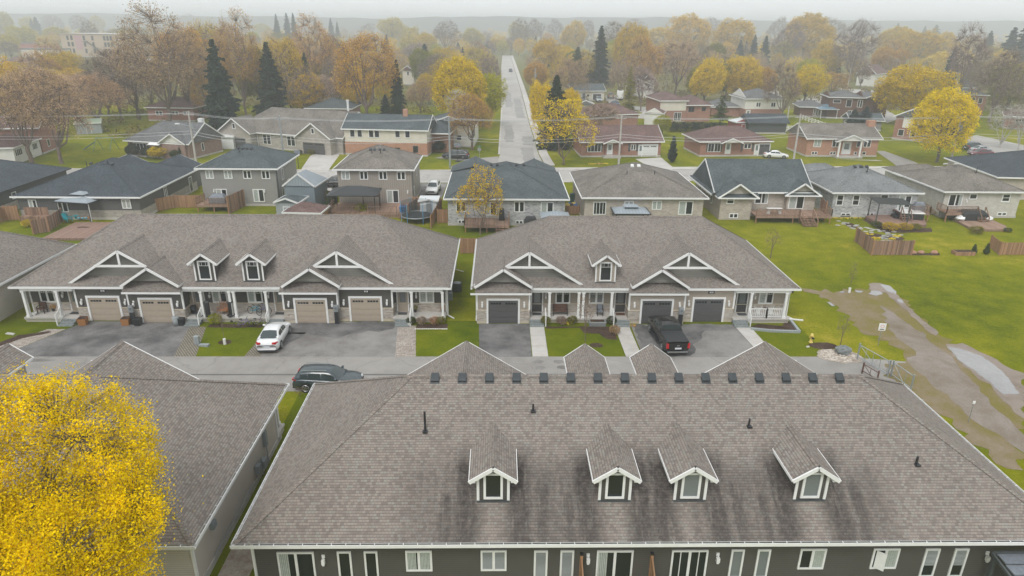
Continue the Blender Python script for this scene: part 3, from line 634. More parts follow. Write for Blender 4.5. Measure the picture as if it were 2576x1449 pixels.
def townhouse(name, label, loc, rz, W, units, pal, small, big, dorm, fr_dorm_glass=GL):
    """units: (kind, x0, x1, extra) along the front; local origin at the ground centre; front faces -y."""
    wallm, doorm, shm, roofm = pal; t = top(name, label, 'townhouse', loc, rz); hw = W/2; D = 6.98
    rz_ = lambda y: 3.3+SLOPE*(D-abs(y)); backf = lambda z: -D+(z-3.3)/SLOPE
    fp = [(hw-.45, 6.3), (-hw+.45, 6.3)]; x = -hw+.45
    PW = -5.55
    pts = []
    for k, a, b, ex in units:
        y = {'g': -6.65, 'G': -7.05, 'p': PW}[k]; pts += [(a, y), (b, y)]
    fp = fp+pts
    M().prism(fp, 0, 3.22).build('wall', wallm, t)
    o = hip_roof(-hw, hw, -D, D, 3.3, SLOPE, roofm, t, fascia=None)
    # gutters: outer face, trough, hangers
    m = M(); m2 = M(); t_ = .14
    for x0, x1, y0, y1 in ((-hw-t_, hw+t_, D, D+t_), (-hw-t_, -hw, -D, D), (hw, hw+t_, -D, D)):
        m.box(x0, x1, y0, y1, 3.12, 3.16)
        if x1-x0 > y1-y0:
            m.box(x0, x1, y1-.025 if y0 > 0 else y0, y1 if y0 > 0 else y0+.025, 3.16, 3.29)
            n = int((x1-x0)/.62)
            for i in range(1, n): q = x0+(x1-x0)*i/n; m2.box(q-.015, q+.015, y0, y1, 3.275, 3.295)
        else:
            e = x0 if x0 < 0 else x1-.025; m.box(e, e+.025, y0, y1, 3.16, 3.29)
            n = int((y1-y0)/.62)
            for i in range(1, n): q = y0+(y1-y0)*i/n; m2.box(x0, x1, q-.015, q+.015, 3.275, 3.295)
    ex_ = []
    for k, a, b, e in units:
        y = -7.42 if k == 'G' else -D; z = 3.3-.633*.44 if k == 'G' else 3.3
        a2 = a-.15 if k == 'G' else a+(.15 if ex_ and ex_[-1][3] == 'G' else 0)
        ex_.append([a2, b, y, k, z])
    for i, q in enumerate(ex_):
        if i == 0: q[0] = -hw-t_
        if i == len(ex_)-1: q[1] = hw+t_
        if q[3] == 'G': q[1] += .15
        elif i+1 < len(ex_) and ex_[i+1][3] == 'G': q[1] -= .15
    for i, (a, b, y, k, z) in enumerate(ex_):
        if i and ex_[i-1][3] == k == 'G': a += .15
        m.box(a, b, y-t_, y, z-.18, z-.14); m.box(a, b, y-t_, y-t_+.025, z-.14, z-.01)
    k = len(m.v); m.v += m2.v; m.f += [tuple(i+k for i in f) for f in m2.f]
    m.build('gutter', WHITE, o)
    m = M(); m.box(-hw, hw, D+.003, D+t_-.03, 3.165, 3.2); m.build('gutter_trough', BLACK, o)
    # soffit, stone base, porches, garages
    M().box(-hw+.02, hw-.02, -D+.02, D-.02, 3.225, 3.28).build('soffit', WHITE2, o)
    st = Each(); cap = Each(); trim = Each(); beam = M()
    for i, (k, a, b, ex) in enumerate(units):
        if k in 'gG':
            y = -6.65 if k == 'g' else -7.05; c_, gw = (a+b)/2, 2.55; yb = -6.98
            for q0, q1 in ((a, c_-gw/2-.16), (c_+gw/2+.16, b)):
                st.box(q0-.02, q1+.02, y-.05, y+.05, .25, 1.22); cap.box(q0-.03, q1+.03, y-.09, y+.02, 1.22, 1.28); cap.box(q0-.02, q1+.02, y-.03, y+.05, 0, .25)
            for q, nb in ((a, i-1), (b, i+1)):
                if 0 <= nb < len(units) and units[nb][0] == 'p':
                    e0, e1 = (q-.05, q+.0) if q == a else (q, q+.05)
                    st.box(e0, e1, y, PW, .4, 1.22); cap.box(e0-.03, e1+.03, y-.03, PW, 1.22, 1.28)
                trim.box(q-.07, q+.07, y-.035, y+.1, 1.28, 3.02 if k == 'G' else 3.1)
            garage(t, 'S', y-.0, c_, gw, 2.15, doorm)
            lamp(t, 'S', y, a+.45, 1.75); lamp(t, 'S', y, b-.45, 1.75)
            number(t, 'S', y, c_+.12, 2.68, ex)
            if k == 'G':
                z = 3.3-.633*.44; mm = M(); mm.poly([(a-.15, -7.42, z+.01), (b+.15, -7.42, z+.01), (b+.15, -D+.05, 3.34), (a-.15, -D+.05, 3.34)])
                mm.poly([(a-.15, -7.42, z-.03), (a-.15, -D+.05, 3.2), (b+.15, -D+.05, 3.2), (b+.15, -7.42, z-.03)]); mm.build('skirt_roof', roofm, t)
                M().box(a, b, -7.42, -6.9, z-.04, z-.035).build('soffit', WHITE2, o)
        else:
            beam.box(a, b, -6.92, -6.74, 2.84, 3.12)
            if i == 0: beam.box(a, a+.16, -6.92, PW, 2.84, 3.12)
            if i == len(units)-1: beam.box(b-.16, b, -6.92, PW, 2.84, 3.12)
            M().box(a+.0, b-.0, -7.0, PW, .3, .45).build('porch_floor', CONC, t)
            M().box(a+.05, b-.05, -6.9, PW-.05, .0, .3).build('porch_base', simple('porch_base', (.42, .39, .34), .9), t)
            st.box(a, b, PW-.05, PW+.05, .45, 1.22); cap.box(a, b, PW-.09, PW+.02, 1.22, 1.28)
            for kk, xx, *r in ex:
                if kk == 'd':
                    door(t, 'S', PW-.02, xx, .5, .88, 2.05, r[0], handle=r[1]); M().box(xx-.4, xx+.4, -6.3, -5.75, .455, .47).build('door_mat', r[2] if len(r) > 2 else DARKG, t)
                elif kk == 'w': window(t, 'S', PW-.02, xx, 1.12 if False else 1.28, 1.32, 1.28, 2, GL, WHITE, .12, r[0] if r else None, True)
                elif kk == 'c': column(t, xx, -6.83, .45, 2.84)
                elif kk == 's': stairs(t, xx-.62, xx+.62, -7.0, .45)
                elif kk == 'l': lamp(t, 'S', PW, xx, 1.95)
                elif kk == 'r':
                    mm = M()
                    mm.beam((xx, -6.9, 1.35), (xx, -7.7, .98), .05, .06); mm.box(xx-.04, xx+.04, -7.75, -7.67, 0, 1.05); mm.box(xx-.04, xx+.04, -6.98, -6.9, .45, 1.42)
                    for q in range(1, 5): yy = -6.9-.16*q; mm.box(xx-.012, xx+.012, yy-.012, yy+.012, .2, 1.35-.074*q)
                    mm.build('stair_rail', WHITE, t)
    st.build('stone_base', STONE, t); cap.build('stone_cap', simple('stone_cap', (.50, .44, .34), .9), t); beam.build('porch_beam', WHITE, t)
    for xx in (-hw+.45, hw-.45):
        for yy in (6.3, PW): trim.box(xx-.06, xx+.06, yy-.06, yy+.06, .1, 3.1)
    trim.build('corner_trim', WHITE, t)
    for c_, nm in big: wing(t, c_, -6.62, 4.88, 3.32, .633, lambda z: -D+(z-3.3)/SLOPE, roofm, shm, -6.0, 3.88, truss=True)
    for c_ in small: wing(t, c_, -7.42, 2.42, 3.55, .655, lambda z: -D+(z-3.3)/SLOPE, roofm, shm, -6.85, 3.75, proud=.04)
    for c_, gl in dorm: dormer(t, c_, -6.45, 1.24, .82, 5.28, .74, lambda z: -D+(z-3.3)/SLOPE, 1, roofm, wallm, gl, rz=rz_)
    return t
DPW = simple('downspout', (.66, .67, .66), .5, var=.05)
def downspout(par, x, y, dx, dy, z1=3.1, kick=.8, mat=None):
    m = M().beam((x, y, z1), (x, y, .25), .09, .07, (0, 1, 0)); m.beam((x, y, .25), (x+dx*kick, y+dy*kick, .08), .09, .07)
    return m.build('downspout', mat or DPW, par)
DT = DOOR_T
unitsA = [('p', -18.01, -13.45, [('w', -16.55), ('d', -14.2, DOOR_T, 1), ('c', -17.65), ('c', -14.85), ('s', -14.1), ('r', -14.82), ('l', -15.2)]),
          ('g', -13.45, -8.85, '36'), ('G', -8.85, -4.25, '34'),
          ('p', -4.25, 4.25, [('d', -3.55, DOOR_T, 1), ('w', -1.7, 'curtain'), ('w', 1.35, 'curtain'), ('d', 3.5, DOOR_T, -1), ('c', -2.75), ('c', -.33), ('c', .05), ('c', 2.75), ('s', -3.5), ('s', 3.5), ('r', -2.9), ('r', 2.85), ('l', -2.55), ('l', 2.55)]),
          ('G', 4.25, 8.85, '32'), ('g', 8.85, 13.45, '30'),
          ('p', 13.45, 18.01, [('d', 14.2, DOOR_T, 1), ('w', 16.3, 'curtains'), ('c', 15.15), ('c', 17.8), ('s', 14.35), ('r', 15.05), ('l', 15.4)])]
ML = townhouse('townhouse_row', 'charcoal sided row of four townhouses with tan garage doors and two dormers', (-22.67, 61.2, 0), 0, 36.92, unitsA, (SID_D, DOOR_T, SID_SH, SHM),
               [-6.6, 6.8], [(-9.15, 0), (9.0, 0)], [(-2.25, GL), (1.8, GL)])
unitsB = [('G', -13.66, -9.15, '28'),
          ('p', -9.15, -.55, [('d', -8.42, DOOR_D, 1), ('w', -6.15), ('w', -3.2, 'blind'), ('d', -1.05, DOOR_D, -1, BROWNW), ('c', -7.42), ('c', -4.9), ('c', -4.5), ('c', -2.05), ('s', -8.5), ('s', -1.1), ('r', -7.75), ('r', -1.9), ('l', -7.65)]),
          ('G', -.55, 4.25, '26'), ('g', 4.25, 8.65, '38'),
          ('p', 8.65, 13.6, [('d', 9.75, DOOR_D, 1), ('w', 11.85, 'curtain'), ('c', 10.05), ('c', 13.1), ('s', 9.2), ('r', 9.95), ('l', 10.85)])]
MR = townhouse('townhouse_row', 'tan sided row of three townhouses with dark grey garage doors and one dormer', (11.75, 61.15, 0), 0, 28.1, unitsB, (SID_T, DOOR_G, SID_SH, SHM),
               [-11.4, 1.95], [(-9.2, 0), (4.3, 0)], [(-2.66, GL)])
FR = townhouse('townhouse_row', 'nearest charcoal sided row with four rear dormers and a line of roof vents', (7.03, 30.63, 0), math.pi, 36.92, unitsA, (SID_D, DOOR_T, SID_SH, SHF),
               [], [(-9.15, 0), (9.0, 0)], [(-2.25, GL), (1.8, GL)])
NR = townhouse('townhouse_row', 'pale tan sided row behind the big yellow tree at the lower left', (-31.66, 30.6, 0), math.pi, 36.92, unitsA, (SID_F, DOOR_T, SID_SH, SHW),
               [], [(-9.15, 0), (9.0, 0)], [(-2.25, GL), (1.8, GL)])
NL = townhouse('townhouse_row', 'tan sided row cut off by the left edge beside the charcoal row', (-60.9, 58.9, 0), 0, 36.92, unitsA, (SID_F, DOOR_T, SID_SH, SHM),
               [-6.6, 6.8], [(-9.15, 0), (9.0, 0)], [(-2.25, GL), (1.8, GL)])
for o, xx in ((ML, 18.0), (MR, -13.6), (MR, 13.6), (ML, -18.0), (NL, 18.)):
    s_ = 1 if xx > 0 else -1
    downspout(o, xx+s_*.16, -5.9, s_*.7 if xx > 0 else 0, -.9 if xx < 0 else -.4); downspout(o, xx+s_*.16, 6.0, s_, -.2)
# the near row's rear side: local x = 7.03 - world x, rear wall at local y = 6.3
lx = lambda x: 7.03-x
for a, b, z0, z1, k, f in ((-9.93, -8.28, .15, 2.22, 2, 'drape'), (-7.25, -6.62, .6, 2.24, 1, None), (-6.05, -5.44, .6, 2.24, 1, None), (-4.19, -3.0, 1.1, 2.26, 2, 'curtains'), (-.81, .36, 1.1, 2.26, 2, 'blind'),
                        (1.6, 2.22, .6, 2.24, 1, 'blind'), (2.79, 3.41, .6, 2.24, 1, 'blind'), (4.44, 6.1, .15, 2.22, 2, 'drape'), (7.84, 9.5, .15, 2.22, 3, None), (10.55, 11.15, .6, 2.24, 1, 'g'), (11.75, 12.35, .6, 2.24, 1, 'g'),
                        (13.7, 14.9, 1.1, 2.26, 2, 'curtain'), (17.05, 18.27, 1.1, 2.26, 2, 'curtain'), (19.45, 20.12, .6, 2.24, 1, 'half'), (20.8, 21.45, .6, 2.24, 1, 'half')):
    window(FR, 'N', 6.3, lx((a+b)/2), z0, b-a, z1-z0, k, GL2 if f == 'g' else GL, WHITE, .085, None if f == 'g' else f)
m = M(); a = lx(17.4); m.hexa([(a+.2, 6.36, 1.2), (a-.12, 6.62, 1.2), (a-.15, 6.6, 1.2), (a+.18, 6.33, 1.2)], [(a+.2, 6.36, 2.16), (a-.12, 6.62, 2.16), (a-.15, 6.6, 2.16), (a+.18, 6.33, 2.16)]); m.build('open_casement', WHITE, FR)
for x in (-7.87, 4.05, 9.95, 22.35): lamp(FR, 'N', 6.3, lx(x), 1.75)
for i, x in enumerate((-.25, 5.22, 8.63, 14.1)):
    gl = (GL, GL, GL2, GL2)[i]; dormer(FR, lx(x), 5.42, 1.06, .68, 5.6, .67, lambda z: 6.98-(z-3.3)/SLOPE, -1, SHW, SID_D, gl, bars=False, rz=lambda y: 3.3+SLOPE*(6.98-abs(y)))
def roofvent(par, x, yl, sgn, mat=BLACK, s=SLOPE, z=None, w_=.36):
    zz = z if z is not None else 3.3+s*(6.98-abs(yl)); m = M()
    m.hexa([(x-w_/2-.05, yl-.22, zz+.22*s*sgn-.02), (x+w_/2+.05, yl-.22, zz+.22*s*sgn-.02), (x+w_/2+.05, yl+.22, zz-.22*s*sgn-.02), (x-w_/2-.05, yl+.22, zz-.22*s*sgn-.02)],
           [(x-w_/2-.05, yl-.22, zz+.22*s*sgn+.03), (x+w_/2+.05, yl-.22, zz+.22*s*sgn+.03), (x+w_/2+.05, yl+.22, zz-.22*s*sgn+.03), (x-w_/2-.05, yl+.22, zz-.22*s*sgn+.03)])
    m.hexa([(x-w_/2, yl-.16, zz+.16*s*sgn), (x+w_/2, yl-.16, zz+.16*s*sgn), (x+w_/2, yl+.16, zz-.16*s*sgn), (x-w_/2, yl+.16, zz-.16*s*sgn)],
           [(x-w_/2-.03, yl-.19, zz+.19*s*sgn+.16), (x+w_/2+.03, yl-.19, zz+.19*s*sgn+.16), (x+w_/2+.03, yl+.19, zz-.19*s*sgn+.16), (x-w_/2-.03, yl+.19, zz-.19*s*sgn+.16)])
    return m.build('roof_vent', mat, par, bev=.02)
VENTM = simple('vent_black', (.035, .042, .048), .35, var=.2)
for i in range(16): roofvent(FR, lx(-3.22+i*1.37), .2, 1, VENTM)
for i in range(5): roofvent(NR, -5.6+i*1.4, .2, 1, VENTM)
def pipe(par, x, yl, z, h, r=.05, mat=BLACK, base=True):
    m = M().tube((x, yl, z-.1), (x, yl, z+h), r, r, 10)
    if base: m.box(x-.12, x+.12, yl-.08, yl+.2, z-.03, z+.02)
    return m.build('vent_pipe', mat, par)
for x, y, h, r in ((-3.53, 28.05, 1.05, .055), (1.67, 28.95, .35, .045), (12.14, 28.25, .38, .045), (19.66, 26.6, .4, .055)):
    yl = 30.6-y; pipe(FR, lx(x), yl, 3.3+SLOPE*(6.98-yl), h, r)
# utilities on the visible side wall of the neighbour row (world x = -13.65)
lxn = lambda x: -31.66-x; lyn = lambda y: 30.6-y
UM = simple('utility_grey', (.22, .25, .26), .5, var=.15)
m = M(); xs = lxn(-13.65)
m.box(xs-.2, xs, lyn(33.9)-.15, lyn(33.9)+.15, 1.3, 2.3); m.tube((xs-.12, lyn(33.9), 1.3), (xs-.12, lyn(33.9), .1), .035); m.tube((xs-.08, lyn(31.5), .5), (xs-.08, lyn(26), .5), .03)
m.box(xs-.35, xs-.05, lyn(33)-.25, lyn(33)+.25, .5, 1.0); m.tube((xs-.2, lyn(32.7), 1.3), (xs-.2, lyn(32.7), .2), .04); m.box(xs-.3, xs-.05, lyn(32.2)-.2, lyn(32.2)+.2, .7, 1.2)
m.build('utility_meter', UM, NR)
M().box(xs-.22, xs, lyn(26.3)-.18, lyn(26.3)+.18, 1.9, 2.25).build('wall_vent', UM, NR)
M().box(xs-.06, xs+.02, lyn(37.3)+.6, lyn(24.3), -.0, .35).build('foundation', CONC, NR)
m = M(); m.box(18.05, 18.4, -3.4, -3., .6, 1.3); m.box(18.05, 18.3, -2.5, -2.2, .9, 1.5); m.build('utility_meter', UM, ML)
# hip wing of the neighbour row that shows past its ridge
w2 = top('house_wing', 'small hipped porch roof by the lane behind the big yellow tree', 'porch', (0, 0, 0))
hip_roof(-40.5, -31.5, 33.5, 41.2, 3.3, .55, SHW, w2, cap=True, fascia=WHITE)
M().box(-40, -32.2, 34, 38.9, 0, 3.25).build('wall', SID_F, w2)
for x in (-32.0, -35.6): column(w2, x, 40.7, .1, 3.15)
# privacy screens, canopy and things at the near rear wall
for i, x in enumerate((3.7, 6.86)):
    s_ = top('privacy_screen', ('cedar privacy post screen beside the blinds window of the near row', 'cedar privacy screen between the two sliding doors of the near row')[i], 'privacy screen', (x, 0, 0), group='cedar screens on the near rear wall')
    M().box(-.06, .06, 23.9, 24.05, 0, 2.3).build('post', POST, s_); M().box(-.07, .07, 23.89, 24.06, 2.3, 2.37).build('cap', BLACK, s_)
    M().hexa([(-.03, 21.6, .2), (.03, 21.6, .2), (.03, 23.9, .2), (-.03, 23.9, .2)], [(-.03, 21.6, .7), (.03, 21.6, .7), (.03, 23.9, 2.2), (-.03, 23.9, 2.2)]).build('panel', CEDAR, s_)
cn = top('patio_canopy', 'dark framed patio canopy with grey slatted roof at the right corner of the near row', 'canopy', (0, 0, 0))
m = M()
for i in range(6): m.box(22.3, 27, 23.75-.58*(i+1)+.03, 23.75-.58*i, 2.35-.08*i, 2.42-.08*i)
m.build('canopy_roof', CLOTHG, cn)
m = M(); m.beam((22.1, 23.8, 2.42), (22.1, 20.3, 1.95), .1, .12); m.beam((22.1, 23.8, 2.45), (27, 23.8, 2.45), .08, .14); m.box(22.05, 22.2, 23.55, 23.7, 0, 2.3); m.box(22.02, 22.18, 20.3, 20.45, 0, 1.95); m.build('frame', DARKG, cn)
# ------------------------------------------------------------------ other houses
def px_(f, x0, y0, x1, y1, Y):
    """a rectangle seen on the plane y = Y: (centre x, bottom z, width, height)"""
    ox, oy = {1: (0, 257.6), 2: (644, 257.6), 3: (1288, 257.6), 4: (1932, 257.6)}[f]
    a = atY(ox+x0*.25, oy+y0*.25, Y); b = atY(ox+x1*.25, oy+y1*.25, Y); return (a.x+b.x)/2, b.z, b.x-a.x, a.z-b.z
def house(name, label, loc, rz, w_, d, ez, s, roofm, wallm, gable='', ov=.45, lower=None, items=(), fascia=WHITE, cap=True, group=None, cat='house', found=True, gmat=None):
    t = top(name, label, cat, loc, rz, group); x, y = w_/2, d/2
    M().box(-x, x, -y, y, 0, ez-.06).build('wall', wallm, t)
    ro = hip_roof(-x-ov, x+ov, -y-ov, y+ov, ez, s, roofm, t, gable=gable, fascia=fascia, cap=cap)
    for q in gable:
        if q in 'WE': e = -x if q == 'W' else x-.1; pts = [(e, -y, ez), (e, y, ez), (e, 0, ez+s*y+s*ov-.12)]; p2 = [(a[0]+.1, a[1], a[2]) for a in pts]
        else: e = -y if q == 'S' else y-.1; pts = [(-x, e, ez), (x, e, ez), (0, e, ez+s*x+s*ov-.12)]; p2 = [(a[0], a[1]+.1, a[2]) for a in pts]
        M().hexa(pts, p2).build('gable', gmat or wallm, t)
    if lower: M().box(-x-.04, x+.04, -y-.04, y+.04, 0, lower[1]).build('lower_wall', lower[0], t)
    if found: M().box(-x-.06, x+.06, -y-.06, y+.06, -.05, .3).build('foundation', CONC, t)
    pos = {'S': -y, 'N': y, 'W': -x, 'E': x}; e = .04 if lower else 0
    for it in items:
        k, sd = it[0], it[1]; P = pos[sd]+(e+.0 if sd in 'NE' else -e)
        if k == 'w': window(t, sd, P, *it[2:])
        elif k == 'd': door(t, sd, P, *it[2:])
        elif k == 'g': garage(t, sd, P, *it[2:])
        elif k == 'l': lamp(t, sd, P, *it[2:])
    return t
def hs(name, label, pl, pr, d, ez, s, roofm, wallm, **k):
    """a house from its two front base corners; window positions as fractions of the width"""
    a, b = Vector(pl), Vector(pr); a.z = b.z = 0; v = b-a; w_ = v.length; rz = math.atan2(v.y, v.x); n = Vector((-math.sin(rz), math.cos(rz), 0))
    c = (a+b)/2+n*(d/2); it = []
    for q in k.pop('items', ()):
        q = list(q); q[2] = q[2]*(w_ if q[1] in 'SN' else d); it.append(tuple(q))
    t = house(name, label, c, rz, w_, d, ez, s, roofm, wallm, items=it, **k); t['_w'] = w_; return t
def wpx(sd, cx, Yw, rects, kind, fill=None, glass=GL, sill=False):
    out = []
    for r in rects:
        u, z, w_, h = px_(*r, Yw); out.append(('w', sd, u-cx, z, w_, h, kind, glass, WHITE, .11, fill, False, sill))
    return out
# two storey pair
G2 = house('two_storey_house', 'grey sided two storey house with slate roof beside the dark bungalow', (-36.1, 99.1, 0), 0, 10.3, 10., 5.35, .46, SHS, SID_G, items=
    wpx('S', -36.1, 94.1, [(1, 2062, 680, 2155, 768), (1, 2248, 680, 2342, 768)], 2, 'curtains')+wpx('S', -36.1, 94.1, [(1, 2440, 682, 2535, 768), (2, 50, 684, 145, 770)], 2)+
    wpx('S', -36.1, 94.1, [(1, 2168, 870, 2296, 980), (2, -36, 872, 92, 1000)], 2, 'curtain')+[('w', 'E', -2, 3.1, .9, 1.6, 1), ('w', 'E', -2.6, .6, .8, 1.8, 1), ('w', 'E', .4, .9, .8, 1.8, 1), ('l', 'S', -3.6, 2.1), ('l', 'S', 3.4, 2.1)])
for x in (-.9, -.3, .3, .9): roofvent(G2, x, -1.2, -1, BLACK, .46, 7.3, .3)
BE = house('two_storey_house', 'beige board and batten two storey house with taupe roof', (-17.3, 98.9, 0), 0, 10.2, 10., 5.35, .46, SHT, SID_V, items=
    wpx('S', -17.3, 93.9, [(2, 855, 690, 948, 776)], 2, 'curtains')+wpx('S', -17.3, 93.9, [(2, 1040, 692, 1130, 777), (2, 1233, 693, 1323, 778), (2, 1415, 695, 1507, 780)], 2)+
    wpx('S', -17.3, 93.9, [(2, 1312, 880, 1442, 1013)], 2, 'curtain')+[('w', 'E', -3, .6, .8, 1.9, 1), ('w', 'E', 1, 3.2, .9, 1.4, 1), ('l', 'S', 4.5, 2.1)])
for x in (-1, -.4, .3, .9): roofvent(BE, x, -1.2, -1, VENTM, .46, 7.3, .3)
pipe(BE, -.7, -1.9, 7.0, .6); pipe(BE, .5, -1.9, 7.0, .6); pipe(G2, -.6, -1.9, 7.0, .6)
for t in (G2, BE): downspout(t, 5.25, -4.7, 0, 0, 5.2, mat=DARKG)
DB = house('bungalow', 'dark bungalow with near black roof beside the grey two storey house', (-54.1, 95.4, 0), 0, 15.4, 17.4, 3.1, .385, SHD, SID_DV, lower=(STONE_L, 1.25), items=
    wpx('S', -54.1, 86.6, [(1, 275, 978, 380, 1068)], 2, 'curtain')+wpx('S', -54.1, 86.6, [(1, 558, 980, 695, 1105)], 2)+wpx('S', -54.1, 86.6, [(1, 1215, 975, 1325, 1070)], 2, 'curtains')+
    [('w', 'E', -1.5, 1.2, .9, 1.5, 2), ('d', 'E', 6.5, .3, .9, 2.)])
wing(DB, -3.6, 12.5, 3.3, 3.1, .45, lambda z: 9.2-(z-3.1)/.385, SHD, SID_DV, 12.1, 3.1, sgn=-1); wing(DB, 3.9, 12.8, 3.3, 3.1, .45, lambda z: 9.2-(z-3.1)/.385, SHD, SID_DV, 12.4, 3.1, sgn=-1)
M().box(-7, 7.2, 8.7, 12.2, 0, 3.05).build('wall', SID_DV, DB)
for x, y in ((-3.4, -1.), (-2.4, -1.1), (-1.4, -1.2), (-.4, -1.2)): roofvent(DB, x+1.8, y-.6, -1, BLACK, .385, 5.85, .32)
pipe(DB, -1.9, -2.1, 5.5, .8); pipe(DB, 1.0, -2.1, 5.5, .9)
q = B1(720, 660, 3.1); q0 = B1(0, 935, 3.1)
house('bungalow', 'dark roofed bungalow cut off by the left edge beyond the arched gate', (q.x-8.3, q.y-8.2, 0), 0, 15.4, 15.4, 3.1, .4, SHD, SID_DV, fascia=DARKG, lower=(STONE_L, 1.2), items=[('w', 'E', -4.6, 1.5, .9, .9, 1), ('w', 'E', 2, 1.5, 1.2, .6, 1)])
zr = atY(1290, 407, 92.5).z
SB = house('raised_bungalow', 'grey brick raised bungalow with slate roof at the end of the long straight street', (.9, 92.55, 0), 0, 14.9, 15.8, 3.6, (zr-3.6)/8., SHS, BR_G, items=
    wpx('S', .9, 84.65, [(2, 2010, 995, 2115, 1100), (3, 22, 995, 125, 1105)], 2)+wpx('S', .9, 84.65, [(2, 2290, 1003, 2422, 1136), (3, 290, 1002, 415, 1138)], 2, 'curtain')+wpx('S', .9, 84.65, [(2, 2030, 1180, 2105, 1220), (3, 35, 1185, 110, 1224)], 2))
sl = (zr-3.6)/8.
wing(SB, -4.6, 12.6, 3.6, 3.6, .42, lambda z: 8.35-(z-3.6)/sl, SHS, BR_G, 12.2, 3.6, sgn=-1); wing(SB, 4.4, 12., 3.2, 3.6, .42, lambda z: 8.35-(z-3.6)/sl, SHS, BR_G, 11.6, 3.6, sgn=-1)
M().box(-7.4, 7.4, 7.8, 12, 0, 3.55).build('wall', BR_G, SB)
for x in (-2, -1.2, .6, 1.4, 2.4): roofvent(SB, x, -.6, -1, BLACK, .35, zr-.35, .3)
zt = atY(1595, 408, 92.9).z
TB = house('raised_bungalow', 'beige brick raised bungalow with a streaked taupe roof and hardtop gazebo behind it', (18.6, 92.9, 0), 0, 15.3, 15., 3.65, (zt-3.65)/8., SHT, BR_B, items=
    wpx('S', 18.6, 85.4, [(3, 820, 998, 942, 1130)], 5)+wpx('S', 18.6, 85.4, [(3, 1132, 990, 1220, 1080), (3, 1412, 990, 1502, 1080)], 2, 'curtains')+wpx('S', 18.6, 85.4, [(3, 1682, 993, 1812, 1130)], 2, 'curtain'))
for x in (-.6, .3): roofvent(TB, x, -.9, -1, WHITE2, .4, zt-.35, .36)
pipe(TB, -1.6, -2.8, zt-1.15, .6); pipe(TB, 2.1, -2.8, zt-1.15, .6)
# cross gabled brick house
CG = top('raised_bungalow', 'brick raised bungalow with two rear gables and a slate blue roof', 'house', (35.4, 95, 0))
M().box(-6.1, 6.2, -5.0, 5.2, 0, 3.35).build('wall', BR_B, CG); M().box(-6.1, -1.9, -7.1, -5.0, 0, 3.1).build('bay_wall', BR_B, CG); M().box(3.4, 7.2, -5.6, -5.0, 0, 3.05).build('bay_wall', BR_B, CG)
hip_roof(-6.6, 6.8, -5.6, 5.6, 3.4, .61, SHS, CG, gable='WE'); bk = lambda z: -5.6+(z-3.4)/.61
for e in (-6.1, 6.1): M().hexa([(e, -5, 3.4), (e, 5, 3.4), (e, 0, 6.6)], [(e+.1, -5, 3.4), (e+.1, 5, 3.4), (e+.1, 0, 6.6)]).build('gable', SID_F, CG)
wing(CG, -3.9, -7.55, 2.75, 3.1, .68, bk, SHS, SID_F, -6.9, 3.5, WHITE); wing(CG, 5.3, -6.05, 2.5, 3.05, .68, bk, SHS, SID_F, -5.4, 3.4, WHITE)
for a, b, c_ in ((-6.65, -1.15, -7.6), (2.8, 7.8, -6.1)):
    M().hexa([(a, c_, 3.02), (b, c_, 3.02), (b, c_+.9, 3.5), (a, c_+.9, 3.5)], [(a, c_, 3.1), (b, c_, 3.1), (b, c_+.9, 3.58), (a, c_+.9, 3.58)]).build('skirt_roof', SHS, CG)
    M().box(a, b, c_-.1, c_, 2.95, 3.12).build('gutter', WHITE, CG)
M().hexa([(-7., -5.8, 3.1), (-6.05, -5.8, 3.5), (-6.05, 5.8, 3.5), (-7., 5.8, 3.1)], [(-7., -5.8, 3.2), (-6.05, -5.8, 3.6), (-6.05, 5.8, 3.6), (-7., 5.8, 3.2)]).build('skirt_roof', SHS, CG)
M().box(-7.1, -7, -5.8, 5.8, 2.98, 3.2).build('gutter', WHITE, CG)
for r, k, f, Y in (((3, 2165, 945, 2232, 1022), 4, 'half', 87.9), ((3, 2187, 1115, 2270, 1165), 2, None, 87.9), ((3, 2455, 885, 2570, 1020), 2, 'drape', 90.0), ((4, 218, 937, 350, 1072), 2, 'curtain', 89.4)):
    u, z, w_, h = px_(*r, Y); window(CG, 'S', Y-95, u-35.4, z, w_, h, k, GL, WHITE, .11, f)
for u in (-3.2, -1, 2.5): window(CG, 'W', -6.1, u, 1.3, .8, 1.2, 1)
GB = house('raised_bungalow', 'pale grey brick raised bungalow with hot tub and metal pergola on its deck', (50.8, 95.2, 0), 0, 11.4, 11.5, 3.5, .42, SHL, BR_G, items=
    wpx('S', 50.8, 89.45, [(4, 697, 928, 748, 1037), (4, 860, 928, 910, 1037)], 4)+wpx('S', 50.8, 89.45, [(4, 1137, 925, 1203, 995)], 1)+wpx('S', 50.8, 89.45, [(4, 1325, 935, 1425, 1060)], 2, 'curtain')+wpx('S', 50.8, 89.45, [(4, 735, 1110, 825, 1150), (4, 988, 1108, 1062, 1146)], 2))
for x in (-1., -.1, .7): roofvent(GB, x, -.7, -1, BLACK, .42, 5.9, .32)
pipe(GB, .3, -1.8, 5.5, .7); downspout(GB, -5.85, -5.85, -1.6, -1.2, 3.3, 1., GREYM)
M().box(-5.7, 1.5, 5.7, 10.3, 0, 3.4).build('wall', BR_G, GB); hip_roof(-6.2, 2., 4.5, 10.8, 3.45, .42, SHL, GB, name='garage_roof')
